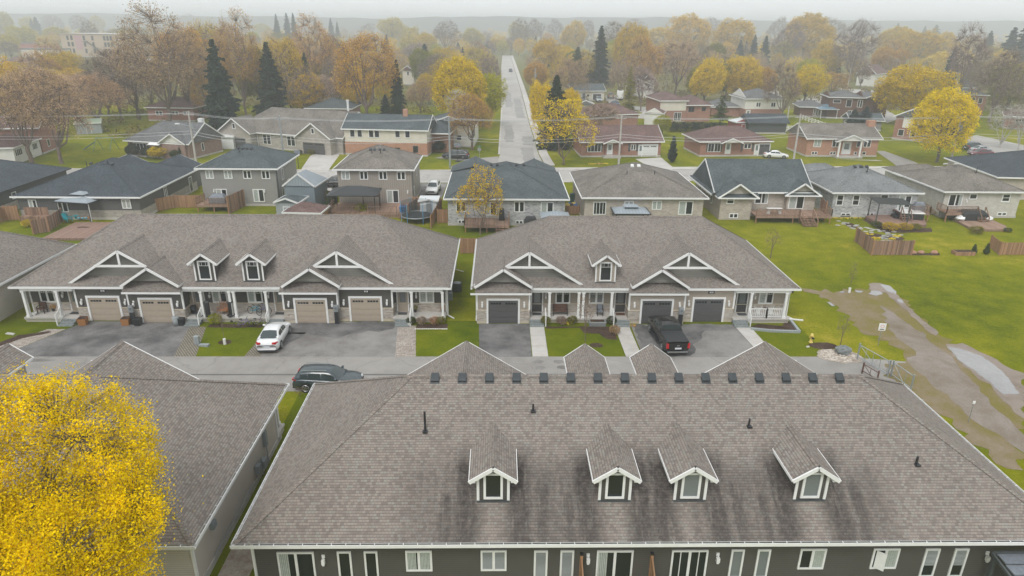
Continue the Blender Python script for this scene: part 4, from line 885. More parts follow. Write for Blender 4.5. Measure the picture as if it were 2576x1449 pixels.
CR_ = house('raised_bungalow', 'cream brick raised bungalow with taupe roof and a raised deck with stairs', (65.4, 95.4, 0), 0, 10.4, 11.8, 3.7, .40, SHT, BR_W, items=
    wpx('S', 65.4, 89.5, [(4, 1830, 922, 1940, 1045)], 2, 'drape')+wpx('S', 65.4, 89.5, [(4, 2033, 918, 2098, 975)], 1)+wpx('S', 65.4, 89.5, [(4, 2365, 920, 2425, 1000)], 4, None, GL, True)+wpx('S', 65.4, 89.5, [(4, 2310, 1105, 2395, 1140)], 2)+[('l', 'S', -2.1, 2.3)])
for x in (-2.1, -.6): roofvent(CR_, x, .3, 1, WHITE2, .4, 6.1, .36)
pipe(CR_, .9, -2.2, 5.5, .8); downspout(CR_, -5.3, -5.8, 0, 0, 3.4, mat=GREYM)
M().box(-5.2, 2, 5.8, 9.5, 0, 3.6).build('wall', BR_W, CR_); hip_roof(-5.7, 2.6, 4.2, 10., 3.65, .4, SHT, CR_, name='garage_roof')
q = B4(2540, 780, 3.3); house('bungalow', 'dark roofed bungalow cut off by the right edge past the cream brick house', (q.x+6.3, q.y+8.5, 0), R(-6), 15, 15, 3.4, .36, SHD, BR_B, items=[('w', 'W', 3, 1.6, 1, .7, 1), ('w', 'S', -2, 1.4, 1.4, 1.2, 2)])
# far side of the through street
PB = hs('bungalow', 'plum brick bungalow with a white pediment over its door and yellow bush in front', B1(1310, 540), B1(1920, 580), 9.4, 3.0, .62, SHG, BR_P, gable='E', gmat=SID_W, items=
    [('w', 'S', -.3, 1.1, 3., 1.5, 5), ('w', 'S', .3, 1., 1.7, 1.6, 2, GL, WHITE, .1, 'curtains'), ('d', 'S', -.02, .6, .95, 2.05, BROWNW), ('w', 'E', -.1, 1.1, .7, 1.5, 1)])
wing(PB, 3.7, -5.6, 3., 3.0, .6, lambda z: -5.15+(z-3.)/.62, SHG, SID_W, -5.2, 3.1); M().box(1.3, 6.2, -5.2, -4.7, 0, 3).build('bay_wall', BR_P, PB)
M().hexa([(-1.2, -6., 2.6), (1.3, -6., 2.6), (1.3, -4.7, 3.), (-1.2, -4.7, 3.)], [(-1.2, -6., 2.68), (1.3, -6., 2.68), (1.3, -4.7, 3.08), (-1.2, -4.7, 3.08)]).build('door_awning', WHITE, PB)
M().box(4.6, 5.5, 1.4, 2.2, 4, 6.7).build('chimney', WHITE2, PB)
RB = hs('brick_house', 'red brick house with a white front addition behind two bare trees at the left', B1(440, 520), B1(605, 455), 9, 5.0, .6, SHR, BR_R, gable='S', items=[('w', 'S', -.1, 1., 1.1, 1.4, 1)])
M().box(-14, -4.0, -4.4, -1.6, 0, 3.0).build('addition_wall', SID_W, RB); hip_roof(-14.4, -3.9, -4.8, 3., 3.05, .4, SHR, RB, name='addition_roof', cap=False)
for u, w_ in ((-12.3, 2.6), (-9.4, .9), (-6.1, 2.)): window(RB, 'S', -4.4, u, 1.3, w_, 1.2, 5 if w_ > 1 else 1)
M().box(3.4, 7.6, 1., 4., 0, 2.8).build('porch_wall', SID_W, RB); hip_roof(3.2, 8, .6, 4.4, 2.85, .25, SHG, RB, name='porch_roof', cap=False)
a_ = B1(2345, 440); b_ = B2(880, 524)
SH_ = hs('stone_house', 'long stone fronted house with arched windows and a dark double garage', a_, b_, 12, 3.2, .66, SHT, STONE_L, gable='E', items=[('w', 'S', -.17, .9, 1.9, 1.9, 2), ('w', 'S', .05, .9, 1.9, 1.9, 2), ('d', 'S', -.28, .3, 1.1, 2.2, DOOR_D), ('w', 'S', .15, 1.2, .7, 1.4, 1)])
W_ = SH_['_w']; bk = lambda z: -6.45+(z-3.2)/.66
for u in (-.405, .3):
    c_ = u*W_; wing(SH_, c_, -8.4, 4.1, 3.2, .7, bk, SHT, STONE_L, -7.9, 3.2); M().box(c_-3.7, c_+3.7, -7.9, -6, 0, 3.25).build('garage_wall', STONE_L, SH_)
    window(SH_, 'S', -7.9, c_, 3.9, .75, 1.1, 1, fr=.12); M().lathe((0, 0, 0), [(.3, 0)]) if 0 else None
garage(SH_, 'S', -7.9, .3*W_, 4.9, 2.2, DOOR_G, STONE); garage(SH_, 'S', -7.9, -.405*W_, 4.9, 2.2, DOOR_G, STONE)
for u in (-.17, .05):
    m = M(); n_ = 10; c_ = u*W_
    for i in range(n_):
        a1, a2 = math.pi*i/n_, math.pi*(i+1)/n_; m.hexa([(c_+1.*math.cos(a1), -6.08, 2.75+.6*math.sin(a1)), (c_+.85*math.cos(a1), -6.08, 2.75+.48*math.sin(a1)), (c_+.85*math.cos(a2), -6.08, 2.75+.48*math.sin(a2)), (c_+1.*math.cos(a2), -6.08, 2.75+.6*math.sin(a2))],
                            [(c_+1.*math.cos(a1), -6.0, 2.75+.6*math.sin(a1)), (c_+.85*math.cos(a1), -6.0, 2.75+.48*math.sin(a1)), (c_+.85*math.cos(a2), -6.0, 2.75+.48*math.sin(a2)), (c_+1.*math.cos(a2), -6.0, 2.75+.6*math.sin(a2))])
    m.build('window_arch', WHITE, SH_)
m = M().tube((10.2, 1.5, 5.5), (10.2, 1.5, 9.2), .22, .22, 10); m.tube((10.2, 1.5, 9.2), (10.2, 1.5, 9.5), .3, .3, 10); m.build('flue', WHITE2, SH_)
SL = hs('split_level_house', 'white and orange brick split level house with a slate roof and small brick chimney', B2(905, 524), B2(1725, 545), 8.5, 5.0, .5, SHS, SID_C, gable='WE', ov=.4, lower=(BR_O, 2.5), items=
    [('w', 'S', -.4, 3.4, 1., 1.5, 1), ('w', 'S', -.31, 3.4, 1., 1.5, 1), ('w', 'S', -.17, 3.4, 1., 1.5, 1), ('w', 'S', -.1, 3.4, 1., 1.5, 1), ('w', 'S', .15, 3.5, 1., 1.5, 1), ('w', 'S', .27, 3.5, 1., 1.5, 1), ('w', 'S', .36, .7, 1., 1.3, 1, GL, DARKG), ('w', 'S', .14, 1., 1, .6, 1, GL, DARKG)])
W_ = SL['_w']; M().box(W_*.17, W_*.17+.9, -.6, .1, 6.5, 8.4).build('chimney', BR_O, SL); M().box(W_*.42, W_*.5+3.2, 1., 12, 0, 3.6).build('rear_wall', BR_O, SL); hip_roof(W_*.28, W_*.5+3.9, -.5, 13, 3.9, .42, SHS, SL, name='rear_roof')
house('grey_house', 'pale grey gable ended house behind the white split level', B2(1640+80, 590)+Vector((3.5, 22, 0)), R(-3), 10, 13, 4.4, .36, SHS, SID_W, gable='S', fascia=WHITE, items=[('w', 'S', 2, 1.4, 1.1, 1.1, 1)])
hs('brick_house', 'low brick house with a blue grey roof behind the stone house', F2(520, 1210), F2(960, 1215), 11, 3.1, .36, SHS, BR_P, items=[('w', 'S', -.2, 1.2, 1.4, 1.1, 2), ('w', 'S', .2, 1.2, 2, 1.1, 2)])
B7 = hs('bungalow', 'red brick bungalow with bay window and white attached garage door on the street corner', B3(695, 552), B3(1490, 546), 9.5, 3.0, .47, SHR, BR_R, gable='EW', gmat=SID_W, items=
    [('w', 'S', -.34, 1.0, 2.7, 1.7, 5), ('w', 'S', .15, 1.3, 1., 1.1, 2), ('d', 'S', -.145, .5, .95, 2.05, WHITE2), ('g', 'S', .36, 2.9, 2.3, WHITE2), ('d', 'S', .245, .3, .8, 2., WHITE2)])
W_ = B7['_w']; wing(B7, -.13*W_, -6.1, 1.9, 2.85, .4, lambda z: -5.2+(z-3)/.47, SHR, SID_W, -6., 2.9)
for sx in (-.425, -.25, .1, .2): wb(M(), 'S', -4.75, sx*W_-.2, sx*W_+.2, 0, .05, 1.1, 2.6).build('shutter', DARKG, B7)
for sx in (-.23, -.04): M().tube((sx*W_, -6, .4), (sx*W_, -6, 2.85), .05).build('porch_post', BLACK, B7)
M().box(-.24*W_, -.02*W_, -6.1, -4.7, 0, .4).build('porch', CONC, B7)
B8 = hs('bungalow', 'red brick bungalow with hipped brown roof, dark shutters and a white car beside it', B3(1885, 546), B4(0, 540), 9.5, 3.0, .44, SHR, BR_R, items=
    [('w', 'S', -.3, .9, 2.6, 1.7, 3), ('w', 'S', .18, 1.5, 1.5, 1., 2), ('d', 'S', -.1, .5, .95, 2.05, WHITE2), ('g', 'S', .425, 2.2, 2.3, DOOR_G), ('d', 'S', .32, .3, .8, 2., WHITE2)])
W_ = B8['_w']; wing(B8, -.09*W_, -6.4, 2.2, 2.9, .42, lambda z: -5.2+(z-3)/.44, SHR, SID_W, -6.3, 2.95)
for sx in (-.4, -.2, .1, .26): wb(M(), 'S', -4.75, sx*W_-.18, sx*W_+.18, 0, .05, 1., 2.5).build('shutter', DARKG, B8)
B9 = hs('raised_bungalow', 'orange brick raised bungalow with a white columned entrance and paved blacktop drive', B4(375, 545), B4(1085, 548), 9.3, 3.6, .45, SHT, BR_O, gable='WE', gmat=SID_W, items=
    [('w', 'S', -.36, 1.9, 1.5, 1.6, 2, GL, WHITE, .1, 'curtains'), ('w', 'S', -.1, 1.9, 1.5, 1.6, 2), ('w', 'S', .22, 1.9, .8, 1.6, 1), ('w', 'S', .34, 1.9, 1.5, 1.6, 2), ('w', 'S', -.38, .4, 1.2, .6, 2), ('w', 'S', -.12, .4, 1.2, .6, 2), ('w', 'S', .2, .4, .6, .6, 1), ('w', 'S', .32, .4, .8, .6, 1), ('d', 'S', .06, .5, 1.6, 2.3, WHITE2)])
W_ = B9['_w']; wing(B9, .06*W_, -6.6, 3.1, 3.3, .42, lambda z: -5.1+(z-3.6)/.45, SHT, SID_W, -6.4, 3.35)
for sx in (-.1, .2): column(B9, sx*W_, -6.2, .2, 3.3, .28)
M().box(-.12*W_, .24*W_, -6.5, -4.7, 0, .3).build('porch', CONC, B9); M().box(W_*.44, W_*.44+1.5, -1.2, 0, 0, 6.6).build('chimney', BR_O, B9)
T2 = hs('two_storey_house', 'red brick two storey house with cream upper floor and brown hip roofs', F3(1480, 1232), F3(1735, 1230), 12, 5.6, .42, SHR, BR_R, items=[('w', 'S', -.2, 3.6, 1.6, 1.2, 2, GL, DARKG), ('w', 'S', .3, 3.6, 1.6, 1.2, 2, GL, DARKG), ('w', 'S', .2, .4, 2., 2.2, 3)])
W_ = T2['_w']; M().box(-W_/2-.05, W_/2+.02, -6.1, -5.9, 3., 5.5).build('upper_siding', SID_C, T2)
M().box(W_/2, W_/2+7., -5.4, 5, 0, 4.4).build('wall', BR_R, T2); hip_roof(W_/2-.4, W_/2+7.5, -6, 5.6, 4.4, .5, SHR, T2, name='side_roof', gable='E'); window(T2, 'S', -5.4, W_/2+1.8, 2.6, 1.6, 1.3, 2, trim=DARKG); window(T2, 'S', -5.4, W_/2+5.2, 2.8, 1.1, 1., 2, trim=DARKG)
BN = hs('two_storey_house', 'dark brown sided two storey house with grey roof and white trimmed windows', F4(590, 1190), F4(930, 1200), 9, 5.8, .32, SHG, SID_B, gable='WE', items=[('w', 'S', -.28, 4.2, 2., .9, 1), ('w', 'S', .08, 3.2, 1.5, 2., 1), ('w', 'S', .4, 3.2, 1.3, 2., 2), ('w', 'S', .2, .5, 2., 1.8, 3)])
W_ = BN['_w']; M().box(W_/2, W_/2+6.5, -3.6, 8, 0, 5.5).build('wall', SID_B, BN); hip_roof(W_/2-.2, W_/2+7, -4.2, 8.4, 5.6, .32, SHG, BN, name='side_roof', gable='S'); M().box(W_/2+3, W_/2+4.1, -4.4, -3.6, 0, 8).build('chimney', BROWNW, BN)
M().box(-W_/2-7, -W_/2, -3, 5, 0, 2.8).build('side_wall', SID_B, BN); hip_roof(-W_/2-7.5, -W_/2+.2, -3.5, 5.5, 2.85, .4, SHG, BN, name='low_roof', gable='W')
for u in (-3.2, -2.5, -1.8): window(BN, 'S', -3, -W_/2+u, .4, .5, 2., 1)
hs('ranch_house', 'low cream ranch house with a long slate roof beyond the second street', F3(600, 1012), F3(925, 1012), 10, 3.2, .35, SHS, SID_C, gable='WE', items=[('w', 'S', -.38, 1., 1.7, 1.3, 2), ('d', 'S', -.13, .3, 1., 2.1, DOOR_D), ('w', 'S', 0, 1.2, 1., .9, 1), ('g', 'S', .28, 2.8, 2.1, DOOR_D)])
hs('gable_house', 'white walled house with a low grey gable roof behind the yellow corner tree', F3(640, 1160), F3(830, 1160), 10, 2.8, .42, SHG, SID_W, gable='S')
GW = hs('two_storey_house', 'white sided house with pale grey roof above a brick garage wing', F3(2330, 1195), F3(2700, 1195), 11, 5.4, .4, SHG, SID_W, gable='WE', lower=(BR_R, 2.6), items=[('w', 'S', -.15, 3.2, 1.3, 1.2, 2), ('w', 'S', .25, 3.2, 1.3, 1.2, 2), ('d', 'S', -.4, .2, 1, 2.1, WHITE2)])
W_ = GW['_w']; M().box(-W_/2-8, -W_/2, -2, 5, 0, 2.8).build('wing_wall', BR_R, GW); hip_roof(-W_/2-8.5, -W_/2, -2.5, 5.5, 2.85, .5, SHG, GW, name='wing_roof')
house('garage', 'dark slate roofed double garage near the white plank fence', F3(2480, 1345)+Vector((2, 3, 0)), 0, 9, 6, 2.6, .5, SHD, DARKG, gable='WE', fascia=DARKG, cat='garage')
GS = hs('garage', 'small grey garage with a slate roof beside the blue spruces', F4(820, 1310), F4(1130, 1318), 6, 2.5, .42, SHS, SID_G, gable='WE', cat='garage', items=[('d', 'S', .15, .1, .9, 1.9, SID_C), ('g', 'W', 0, 2.4, 2., SID_C)])
WR = hs('two_storey_house', 'white gabled house over red brick partly behind the roadside yellow tree', F4(1245, 1400), F4(1640, 1440), 10, 5.2, .5, SHG, BR_R, gable='S', gmat=SID_W, items=[('w', 'S', -.3, .9, 1.2, 1.5, 1), ('w', 'S', 0, .9, 1.2, 1.5, 1)])
W_ = WR['_w']; M().box(-W_*.3, W_/2+.05, -5.1, 0, 2.8, 5.25).build('upper_siding', SID_W, WR); window(WR, 'S', -5.1, 0, 3.4, .8, 1.3, 1, trim=WHITE2)
FH = hs('farmhouse', 'white farmhouse with a steep gable at the far side road', F4(880, 862), F4(1060, 875), 13, 5.2, .85, SHR, SID_W, gable='S', items=[('w', 'S', -.15, 4.6, 1.2, 1.8, 1, GL, DARKG), ('w', 'S', .17, 4.6, 1.2, 1.8, 1, GL, DARKG), ('w', 'S', -.2, 1.3, 1.2, 1.6, 1)])
hs('brick_house', 'long red brick bungalow among the tall bare trees on the left', F1(1500, 1215), F1(1960, 1222), 10, 3.4, .4, SHR, BR_R, items=[('w', 'S', -.25, 1.4, 1.8, 1.1, 2), ('w', 'S', .1, 1.6, 1.8, .9, 2), ('w', 'S', .35, 1.6, 1.8, .9, 2)])
hs('tall_house', 'narrow white house with a dark roof between the bare trees right of the long street', F3(1305, 985), F3(1420, 985), 10, 6, .8, SHD, SID_W, gable='S', items=[('w', 'S', 0, 3.4, .9, 1.4, 1)])
hs('brick_house', 'brown roofed house glimpsed behind the corner bungalow', F3(760, 1290), F3(1260, 1270), 9, 3.1, .45, SHR, BR_R)
hs('pink_house', 'pale pink two storey house half hidden beside the blue green spruce', F2(1480, 850), F2(1590, 855), 11, 5.6, .6, SHR, SID_C, gable='S', items=[('w', 'S', 0, 3.6, 1, 1.5, 1)])
hs('cottage', 'white cottage with slate roof at the right behind the big bare tree', F4(1900, 960), F4(2090, 965), 9, 3., .7, SHS, SID_W, gable='W', items=[('w', 'S', .2, 1, 2, 1.4, 2)])
hs('old_brick_house', 'brick and white house behind the roadside yellow tree', F4(1965, 1175), F4(2150, 1180), 10, 6.2, .4, SHS, BR_R, items=[('w', 'S', -.2, 3.8, 1.2, 1.6, 1), ('w', 'S', .2, 3.8, 1.2, 1.6, 1), ('w', 'S', 0, 1.2, 2, 1.6, 2)])
hs('brick_house', 'plum brick bungalow behind the white birches at the right edge', F4(2360, 1290), F4(2640, 1310), 10, 3.2, .45, SHR, BR_R, items=[('w', 'S', .1, 1.1, 2.6, 1.5, 3)])
hs('small_house', 'brown roofed house with a white gable at the far left', F1(10, 705), F1(330, 700), 16, 3.6, .35, SHR, SID_W, gable='W')
hs('small_house', 'little cream house with a blue grey roof deep in the bare trees', F1(1040, 855), F1(1140, 855), 8, 2.8, .4, SHS, SID_C)
hs('yellow_house', 'pale house with white roof trim glimpsed right of the far pines', F4(370, 730), F4(460, 730), 9, 4, .4, SHG, SID_C)
hs('timber_house', 'grey gabled house glimpsed through the trees left of the tall leafless maple', F2(625, 1010), F2(730, 1010), 9, 3.4, .6, SHD, SID_F, gable='S', items=[('w', 'S', 0, 1, 3.2, 1.5, 5)])
# old brick block and flat roofed buildings in the mist
OB = house('brick_block', 'old three storey buff brick block with a fire escape in the mist', (-270, 500, 0), R(-12), 46, 24, 14.6, .001, CONC, colmat('buff_brick', (.42, .33, .24), .9), gable='', ov=.5, cap=False, fascia=CONC, cat='building', items=
    [('w', 'S', u, z, 1.7, 2.9, 1, GL, DARKG) for z in (2.2, 6.4, 10.4) for u in (-17.5, -14.5, -5, 1.5, 10.5, 13, 15.5, 20)])
m = M(); m.beam((-3, -12.6, 10), (3, -12.6, 6), .8, .2); m.beam((3, -12.6, 6), (7, -12.6, 1), .8, .2); m.box(-6, -2.5, -13.4, -12.05, 9.6, 9.9); m.box(1, 5, -13.4, -12.05, 5.6, 5.9); m.build('fire_escape', DARKG, OB)
M().box(-12.2, -7, -12.08, -11.9, 4.5, 13.4).build('faded_mural', colmat('mural', (.42, .26, .26), .9), OB)
def flat(label, pl, pr, d, h, wm, rm):
    a, b = Vector(pl), Vector(pr); a.z = b.z = 0; c = (a+b)/2; v = b-a
    t = top('flat_roof_building', label, 'building', c, math.atan2(v.y, v.x)); x = v.length/2
    M().box(-x, x, 0, d, 0, h).build('wall', wm, t); M().box(-x-.3, x+.3, -.3, d+.3, h, h+.5).build('roof', rm, t)
    for i in range(3): window(t, 'S', 0, x*(.5+.17*i), 2.2, 1.6, 2, 1, GL2, DARKG)
    return t
flat('long pale flat roofed workshop left of the buff brick block', F1(230, 600), F1(590, 605), 12, 6, SID_W, DARKG)
flat('low building with red shopfront far left in the mist', F1(180, 505), F1(600, 500), 12, 5, colmat('red_front', (.4, .13, .1), .8), GREYM)
flat('long white roofed hall on the hazy left horizon', F1(1140, 300), F1(1615, 295), 50, 9, SID_W, WHITE2)
flat('white roofed shed between the trees behind the buff brick block', F1(770, 350), F1(910, 350), 26, 6, SID_W, WHITE2)
flat('red walled shop right of the buff brick block', F1(1200, 545), F1(1400, 545), 18, 6, colmat('red_front2', (.5, .1, .07), .8), WHITE2)

for q in (('pale flat roofed shop glimpsed through the left trees', F1(1210, 720), F1(1500, 720), 16, 4.5, SID_W, WHITE2), ('low grey roofed store behind the leaning maple', F1(1560, 640), F1(1900, 640), 18, 5, SID_W, GREYM), ('white walled store far behind the tallest dark spruce', F1(2150, 560), F1(2420, 560), 20, 6, SID_W, WHITE2), ('small white hall in the mist right of the long white hall', F1(1640, 320), F1(1760, 320), 20, 7, SID_W, WHITE2)): flat(*q)
# ------------------------------------------------------------------ trees
rng = np.random.default_rng(7)
def npmesh(name, v, f4, uv=False):
    me = bpy.data.meshes.new(name); nv, nf = len(v), len(f4)
    me.vertices.add(nv); me.vertices.foreach_set('co', np.asarray(v, 'f').ravel())
    me.loops.add(nf*4); me.loops.foreach_set('vertex_index', np.asarray(f4, 'i').ravel())
    me.polygons.add(nf); me.polygons.foreach_set('loop_start', np.arange(0, nf*4, 4, dtype='i')); me.polygons.foreach_set('loop_total', np.full(nf, 4, 'i'))
    me.update(); return me
def tubes(P0, P1, R0, R1, n=4):
    P0 = np.asarray(P0, float); P1 = np.asarray(P1, float); d = P1-P0; d /= np.linalg.norm(d, axis=1)[:, None]+1e-9
    up = np.where(np.abs(d[:, 2:3]) < .9, np.array([[0, 0, 1.]]), np.array([[1., 0, 0]])); e = np.cross(d, up); e /= np.linalg.norm(e, axis=1)[:, None]; g = np.cross(e, d)
    a = np.arange(n)*2*np.pi/n; ring = e[:, None, :]*np.cos(a)[None, :, None]+g[:, None, :]*np.sin(a)[None, :, None]
    V = np.concatenate([P0[:, None, :]+ring*np.asarray(R0)[:, None, None], P1[:, None, :]+ring*np.asarray(R1)[:, None, None]], 1)
    k = np.arange(len(P0))[:, None]*2*n; i = np.arange(n)[None, :]; j = (i+1) % n
    F = np.stack([k+i, k+j, k+n+j, k+n+i], -1).reshape(-1, 4); return V.reshape(-1, 3), F
def quads(C, S, flat=0., up=None):
    n = len(C); a = rng.normal(size=(n, 3)); a[:, 2] *= (1-flat); a /= np.linalg.norm(a, axis=1)[:, None]
    b = rng.normal(size=(n, 3)); b -= a*(a*b).sum(1)[:, None]; b /= np.linalg.norm(b, axis=1)[:, None]
    s = np.asarray(S)[:, None]; r = rng.uniform(.6, 1., (n, 1))
    V = np.stack([C-a*s-b*s*r*.35, C+b*s*r*.7-a*s*.2, C+a*s, C-b*s*r*.7+a*s*.15], 1).reshape(-1, 3)
    return V, np.arange(n*4).reshape(-1, 4)
def ell(n, c, r, lo=.0, hi=1., zmin=None, lump=0., seed=0):
    """points in the shell lo..hi of a lumpy ellipsoid"""
    out = []; lr = np.random.default_rng(seed); K = lr.normal(size=(6, 3)); ph = lr.uniform(0, 6, 6)
    while len(out) < n:
        d = rng.normal(size=3); d /= np.linalg.norm(d)
        if zmin is not None and d[2] < zmin: continue
        q = 1+lump*np.sin(K@d*2.2+ph).mean()*2
        out.append(np.array(c)+np.array(r)*d*q*rng.uniform(lo**3, hi**3)**(1/3))
    return np.array(out)
def decid(name, h, rw, base_z, n1, n2, n3, nl, ls, trunk_r, lump=.25, tw=.02, spread=.16, fork=.3, seed=0, vase=False, inner=.0, limbs=None):
    rz_ = (h-base_z)/2; c = (0, 0, base_z+rz_); r = (rw, rw*.95, rz_)
    T = np.array([0, 0, fork*h]); A = ell(n1, c, r, .35, .6, -.1 if vase else -.5, 0, seed)
    Bp = ell(n2, c, r, .5, .85, -.5 if vase else -.8, lump, seed); Cp = ell(n3, c, r, .8, 1., -.6 if vase else -.85, lump, seed)
    P0, P1, R0, R1 = [], [], [], []
    def seg(a, b, ra, rb, lift=.12, k=3):
        pts = [a]; L_ = np.linalg.norm(b-a)
        for i in range(1, k+1):
            t = i/k; p_ = a+(b-a)*t; p_ = p_+np.array([0, 0, -lift*L_*math.sin(math.pi*t)])+rng.normal(size=3)*L_*.03*(i < k); pts.append(p_)
        for i in range(k): P0.append(pts[i]); P1.append(pts[i+1]); R0.append(ra+(rb-ra)*i/k); R1.append(ra+(rb-ra)*(i+1)/k)
    tr = trunk_r; seg(np.array([0, 0, -.2]), T, tr*1.15, tr*.85, 0, 3)
    for a in A: st = T*rng.uniform(.75 if vase else .6, 1.); seg(st, a, tr*.55, tr*.26, .15 if vase else .05)
    for b in Bp:
        d = np.linalg.norm(A-b, axis=1)+np.maximum(0, A[:, 2]-b[2])*.7; i = d.argmin(); seg(A[i], b, tr*.24, tr*.09, .08, 2)
    for q in Cp:
        d = np.linalg.norm(Bp-q, axis=1)+np.maximum(0, Bp[:, 2]-q[2])*.7; i = d.argmin(); seg(Bp[i], q, tr*.07, tw*.6, .05, 1)
    V, F = tubes(P0, P1, np.maximum(R0, tw), np.maximum(R1, tw*.7), 5 if n3 < 900 else 4); trunk = npmesh(name+'_trunk', V, F)
    ni = int(nl*inner); idx = rng.integers(0, n3, nl-ni); L0 = Cp[idx]+rng.normal(size=(nl-ni, 3))*spread*rw*.35
    if ni: i2 = rng.integers(0, n2, ni); L0 = np.concatenate([L0, Bp[i2]+rng.normal(size=(ni, 3))*rw*.12])
    V, F = quads(L0, rng.uniform(.6, 1.3, len(L0))*ls); crown = npmesh(name+'_crown', V, F)
    return trunk, crown, h, rw
def conifer(name, h, rw, tiers, per, ls, gap=1, droop=.25, z0=.06, seed=0, open_=0.):
    r_ = np.random.default_rng(seed); P0, P1, R0, R1, C = [], [], [], [], []
    P0.append([0, 0, -.2]); P1.append([0, 0, h*.97]); R0.append(h*.016); R1.append(.02)
    for t in range(tiers):
        f = (t+.5)/tiers; z = h*(z0+(1-z0)*f); L_ = rw*(1-f)**.8*r_.uniform(.68, 1.18)+.15; n = max(4, int(per*(1-f*.6)))
        if r_.random() < open_: continue
        for k in range(n):
            a = 2*math.pi*(k+r_.random())/n; l = L_*r_.uniform(.5, 1.2); d = np.array([math.cos(a), math.sin(a), 0])
            p0 = np.array([0, 0, z+.04*h*(1-f)*0]); p1 = p0+d*l+np.array([0, 0, -droop*l]); P0.append(p0); P1.append(p1); R0.append(.05); R1.append(.02)
            m_ = max(3, int(l/ls*2.6)); tt = np.linspace(.15, 1, m_)[:, None]; pts = p0+(p1-p0)*tt
            sd = np.array([-d[1], d[0], 0])*((1-tt)*l*.33+.08); 
            for q in (-1., -.5, 0, .5, 1.): C.append(pts+sd*q+r_.normal(size=(m_, 3))*ls*.3+np.array([0, 0, -abs(q)*.12*l*.4]))
    C = np.concatenate(C); V, F = quads(C, r_.uniform(.6, 1.25, len(C))*ls, .25); crown = npmesh(name+'_crown', V, F)
    V, F = tubes(P0, P1, R0, R1, 5); return npmesh(name+'_trunk', V, F), crown, h, rw
PROTO = {
    'leafy': [decid('leafy', 12, 5.0, 2.4, 8, 70, 650, 21000, .14, .26, .3, .022, seed=s, inner=.25) for s in range(5)],
    'budding': [decid('budding', 14, 5.6, 3., 8, 80, 1100, 12500, .105, .30, .35, .026, seed=s+10, inner=.15, vase=True, fork=.22) for s in range(5)],
    'bare': [decid('bare', 15, 5.4, 3., 9, 90, 1500, 7500, .085, .30, .35, .028, seed=s+20, vase=True, fork=.2) for s in range(4)],
    'spruce': [conifer('spruce', 16, 3.4, 34, 12, .24, seed=s) for s in range(3)],
    'open_spruce': [conifer('open_spruce', 16, 3.2, 26, 8, .2, seed=s+5, open_=.22, droop=.12) for s in range(2)],
    'twig': [decid('twig', 6, 1.5, 1.2, 5, 24, 110, 130, .05, .07, .2, .012, seed=61, fork=.3, vase=True)],
    'sparse': [decid('sparse', 10, 3.1, 2., 6, 60, 700, 3600, .11, .13, .35, .018, seed=63, fork=.1, vase=True)],
    'birch': [decid('birch', 11, 3.2, 2.2, 6, 50, 600, 1500, .09, .16, .3, .02, seed=s+30, fork=.12, vase=True) for s in range(2)],
    'cedar': [conifer('cedar', 5, .75, 30, 14, .10, seed=3, droop=-.9, z0=.02)],
    'bush': [decid('bush', 1.6, 1.1, .1, 6, 40, 200, 2200, .06, .05, .15, .01, seed=40, fork=.05, inner=.3)],
}
COL = {'yellow': (.70, .50, .010), 'bright yellow': (.80, .60, .006), 'yellow green': (.42, .42, .012), 'golden': (.66, .46, .04), 'orange': (.62, .36, .085), 'rust': (.54, .38, .25), 'reddish brown': (.44, .33, .27),
       'grey brown': (.33, .27, .21), 'olive': (.24, .23, .035), 'dark green': (.045, .065, .04), 'blue green': (.06, .09, .085), 'mid green': (.09, .12, .04), 'pale yellow': (.55, .46, .07), 'copper': (.60, .37, .19)}
KN = {'twig': ('young_tree', 'young tree', 'tree'), 'sparse': ('young_tree', 'young tree', 'tree'), 'leafy': ('leafing_tree', 'leafing tree', 'tree'), 'budding': ('budding_tree', 'budding tree', 'tree'), 'bare': ('bare_tree', 'twiggy tree', 'tree'),
      'spruce': ('spruce_tree', 'spruce', 'tree'), 'open_spruce': ('spruce_tree', 'sparse spruce', 'tree'), 'birch': ('birch_tree', 'white stemmed birch', 'tree'), 'cedar': ('cedar_tree', 'narrow columnar cedar', 'tree'), 'bush': ('garden_bush', 'bush', 'shrub')}
LM = [('the long straight street', 4, 200), ('the stone fronted house', -45, 142), ('the dark bungalow', -54, 96), ('the white split level house', -22, 137), ('the buff brick block', -272, 480), ('the long red brick bungalow', -75, 215), ('the white fronted brick house', -95, 142),
      ('the plum brick bungalow', -64, 132), ('the street corner bungalow', 24, 136), ('the hip roofed brick bungalow', 46, 138), ('the orange brick raised bungalow', 68, 138), ('the cream topped brick house', 48, 188), ('the brown sided house', 98, 198),
      ('the cream ranch house', 30, 240), ('the white farmhouse', 155, 305), ('the white plank fence', 72, 165), ('the roadside white house', 95, 150), ('the white house with brick wing', 75, 200), ('the small grey garage', 85, 160), ('the narrow white house', 55, 262),
      ('the hazy left horizon', -300, 800), ('the hazy middle horizon', 0, 800), ('the hazy right horizon', 330, 800), ('the far street end', 5, 480), ('the far right mist', 190, 450), ('the misty left town', -180, 420), ('the far middle mist', 60, 420), ('the low left hall', -230, 600)]
TREES = []
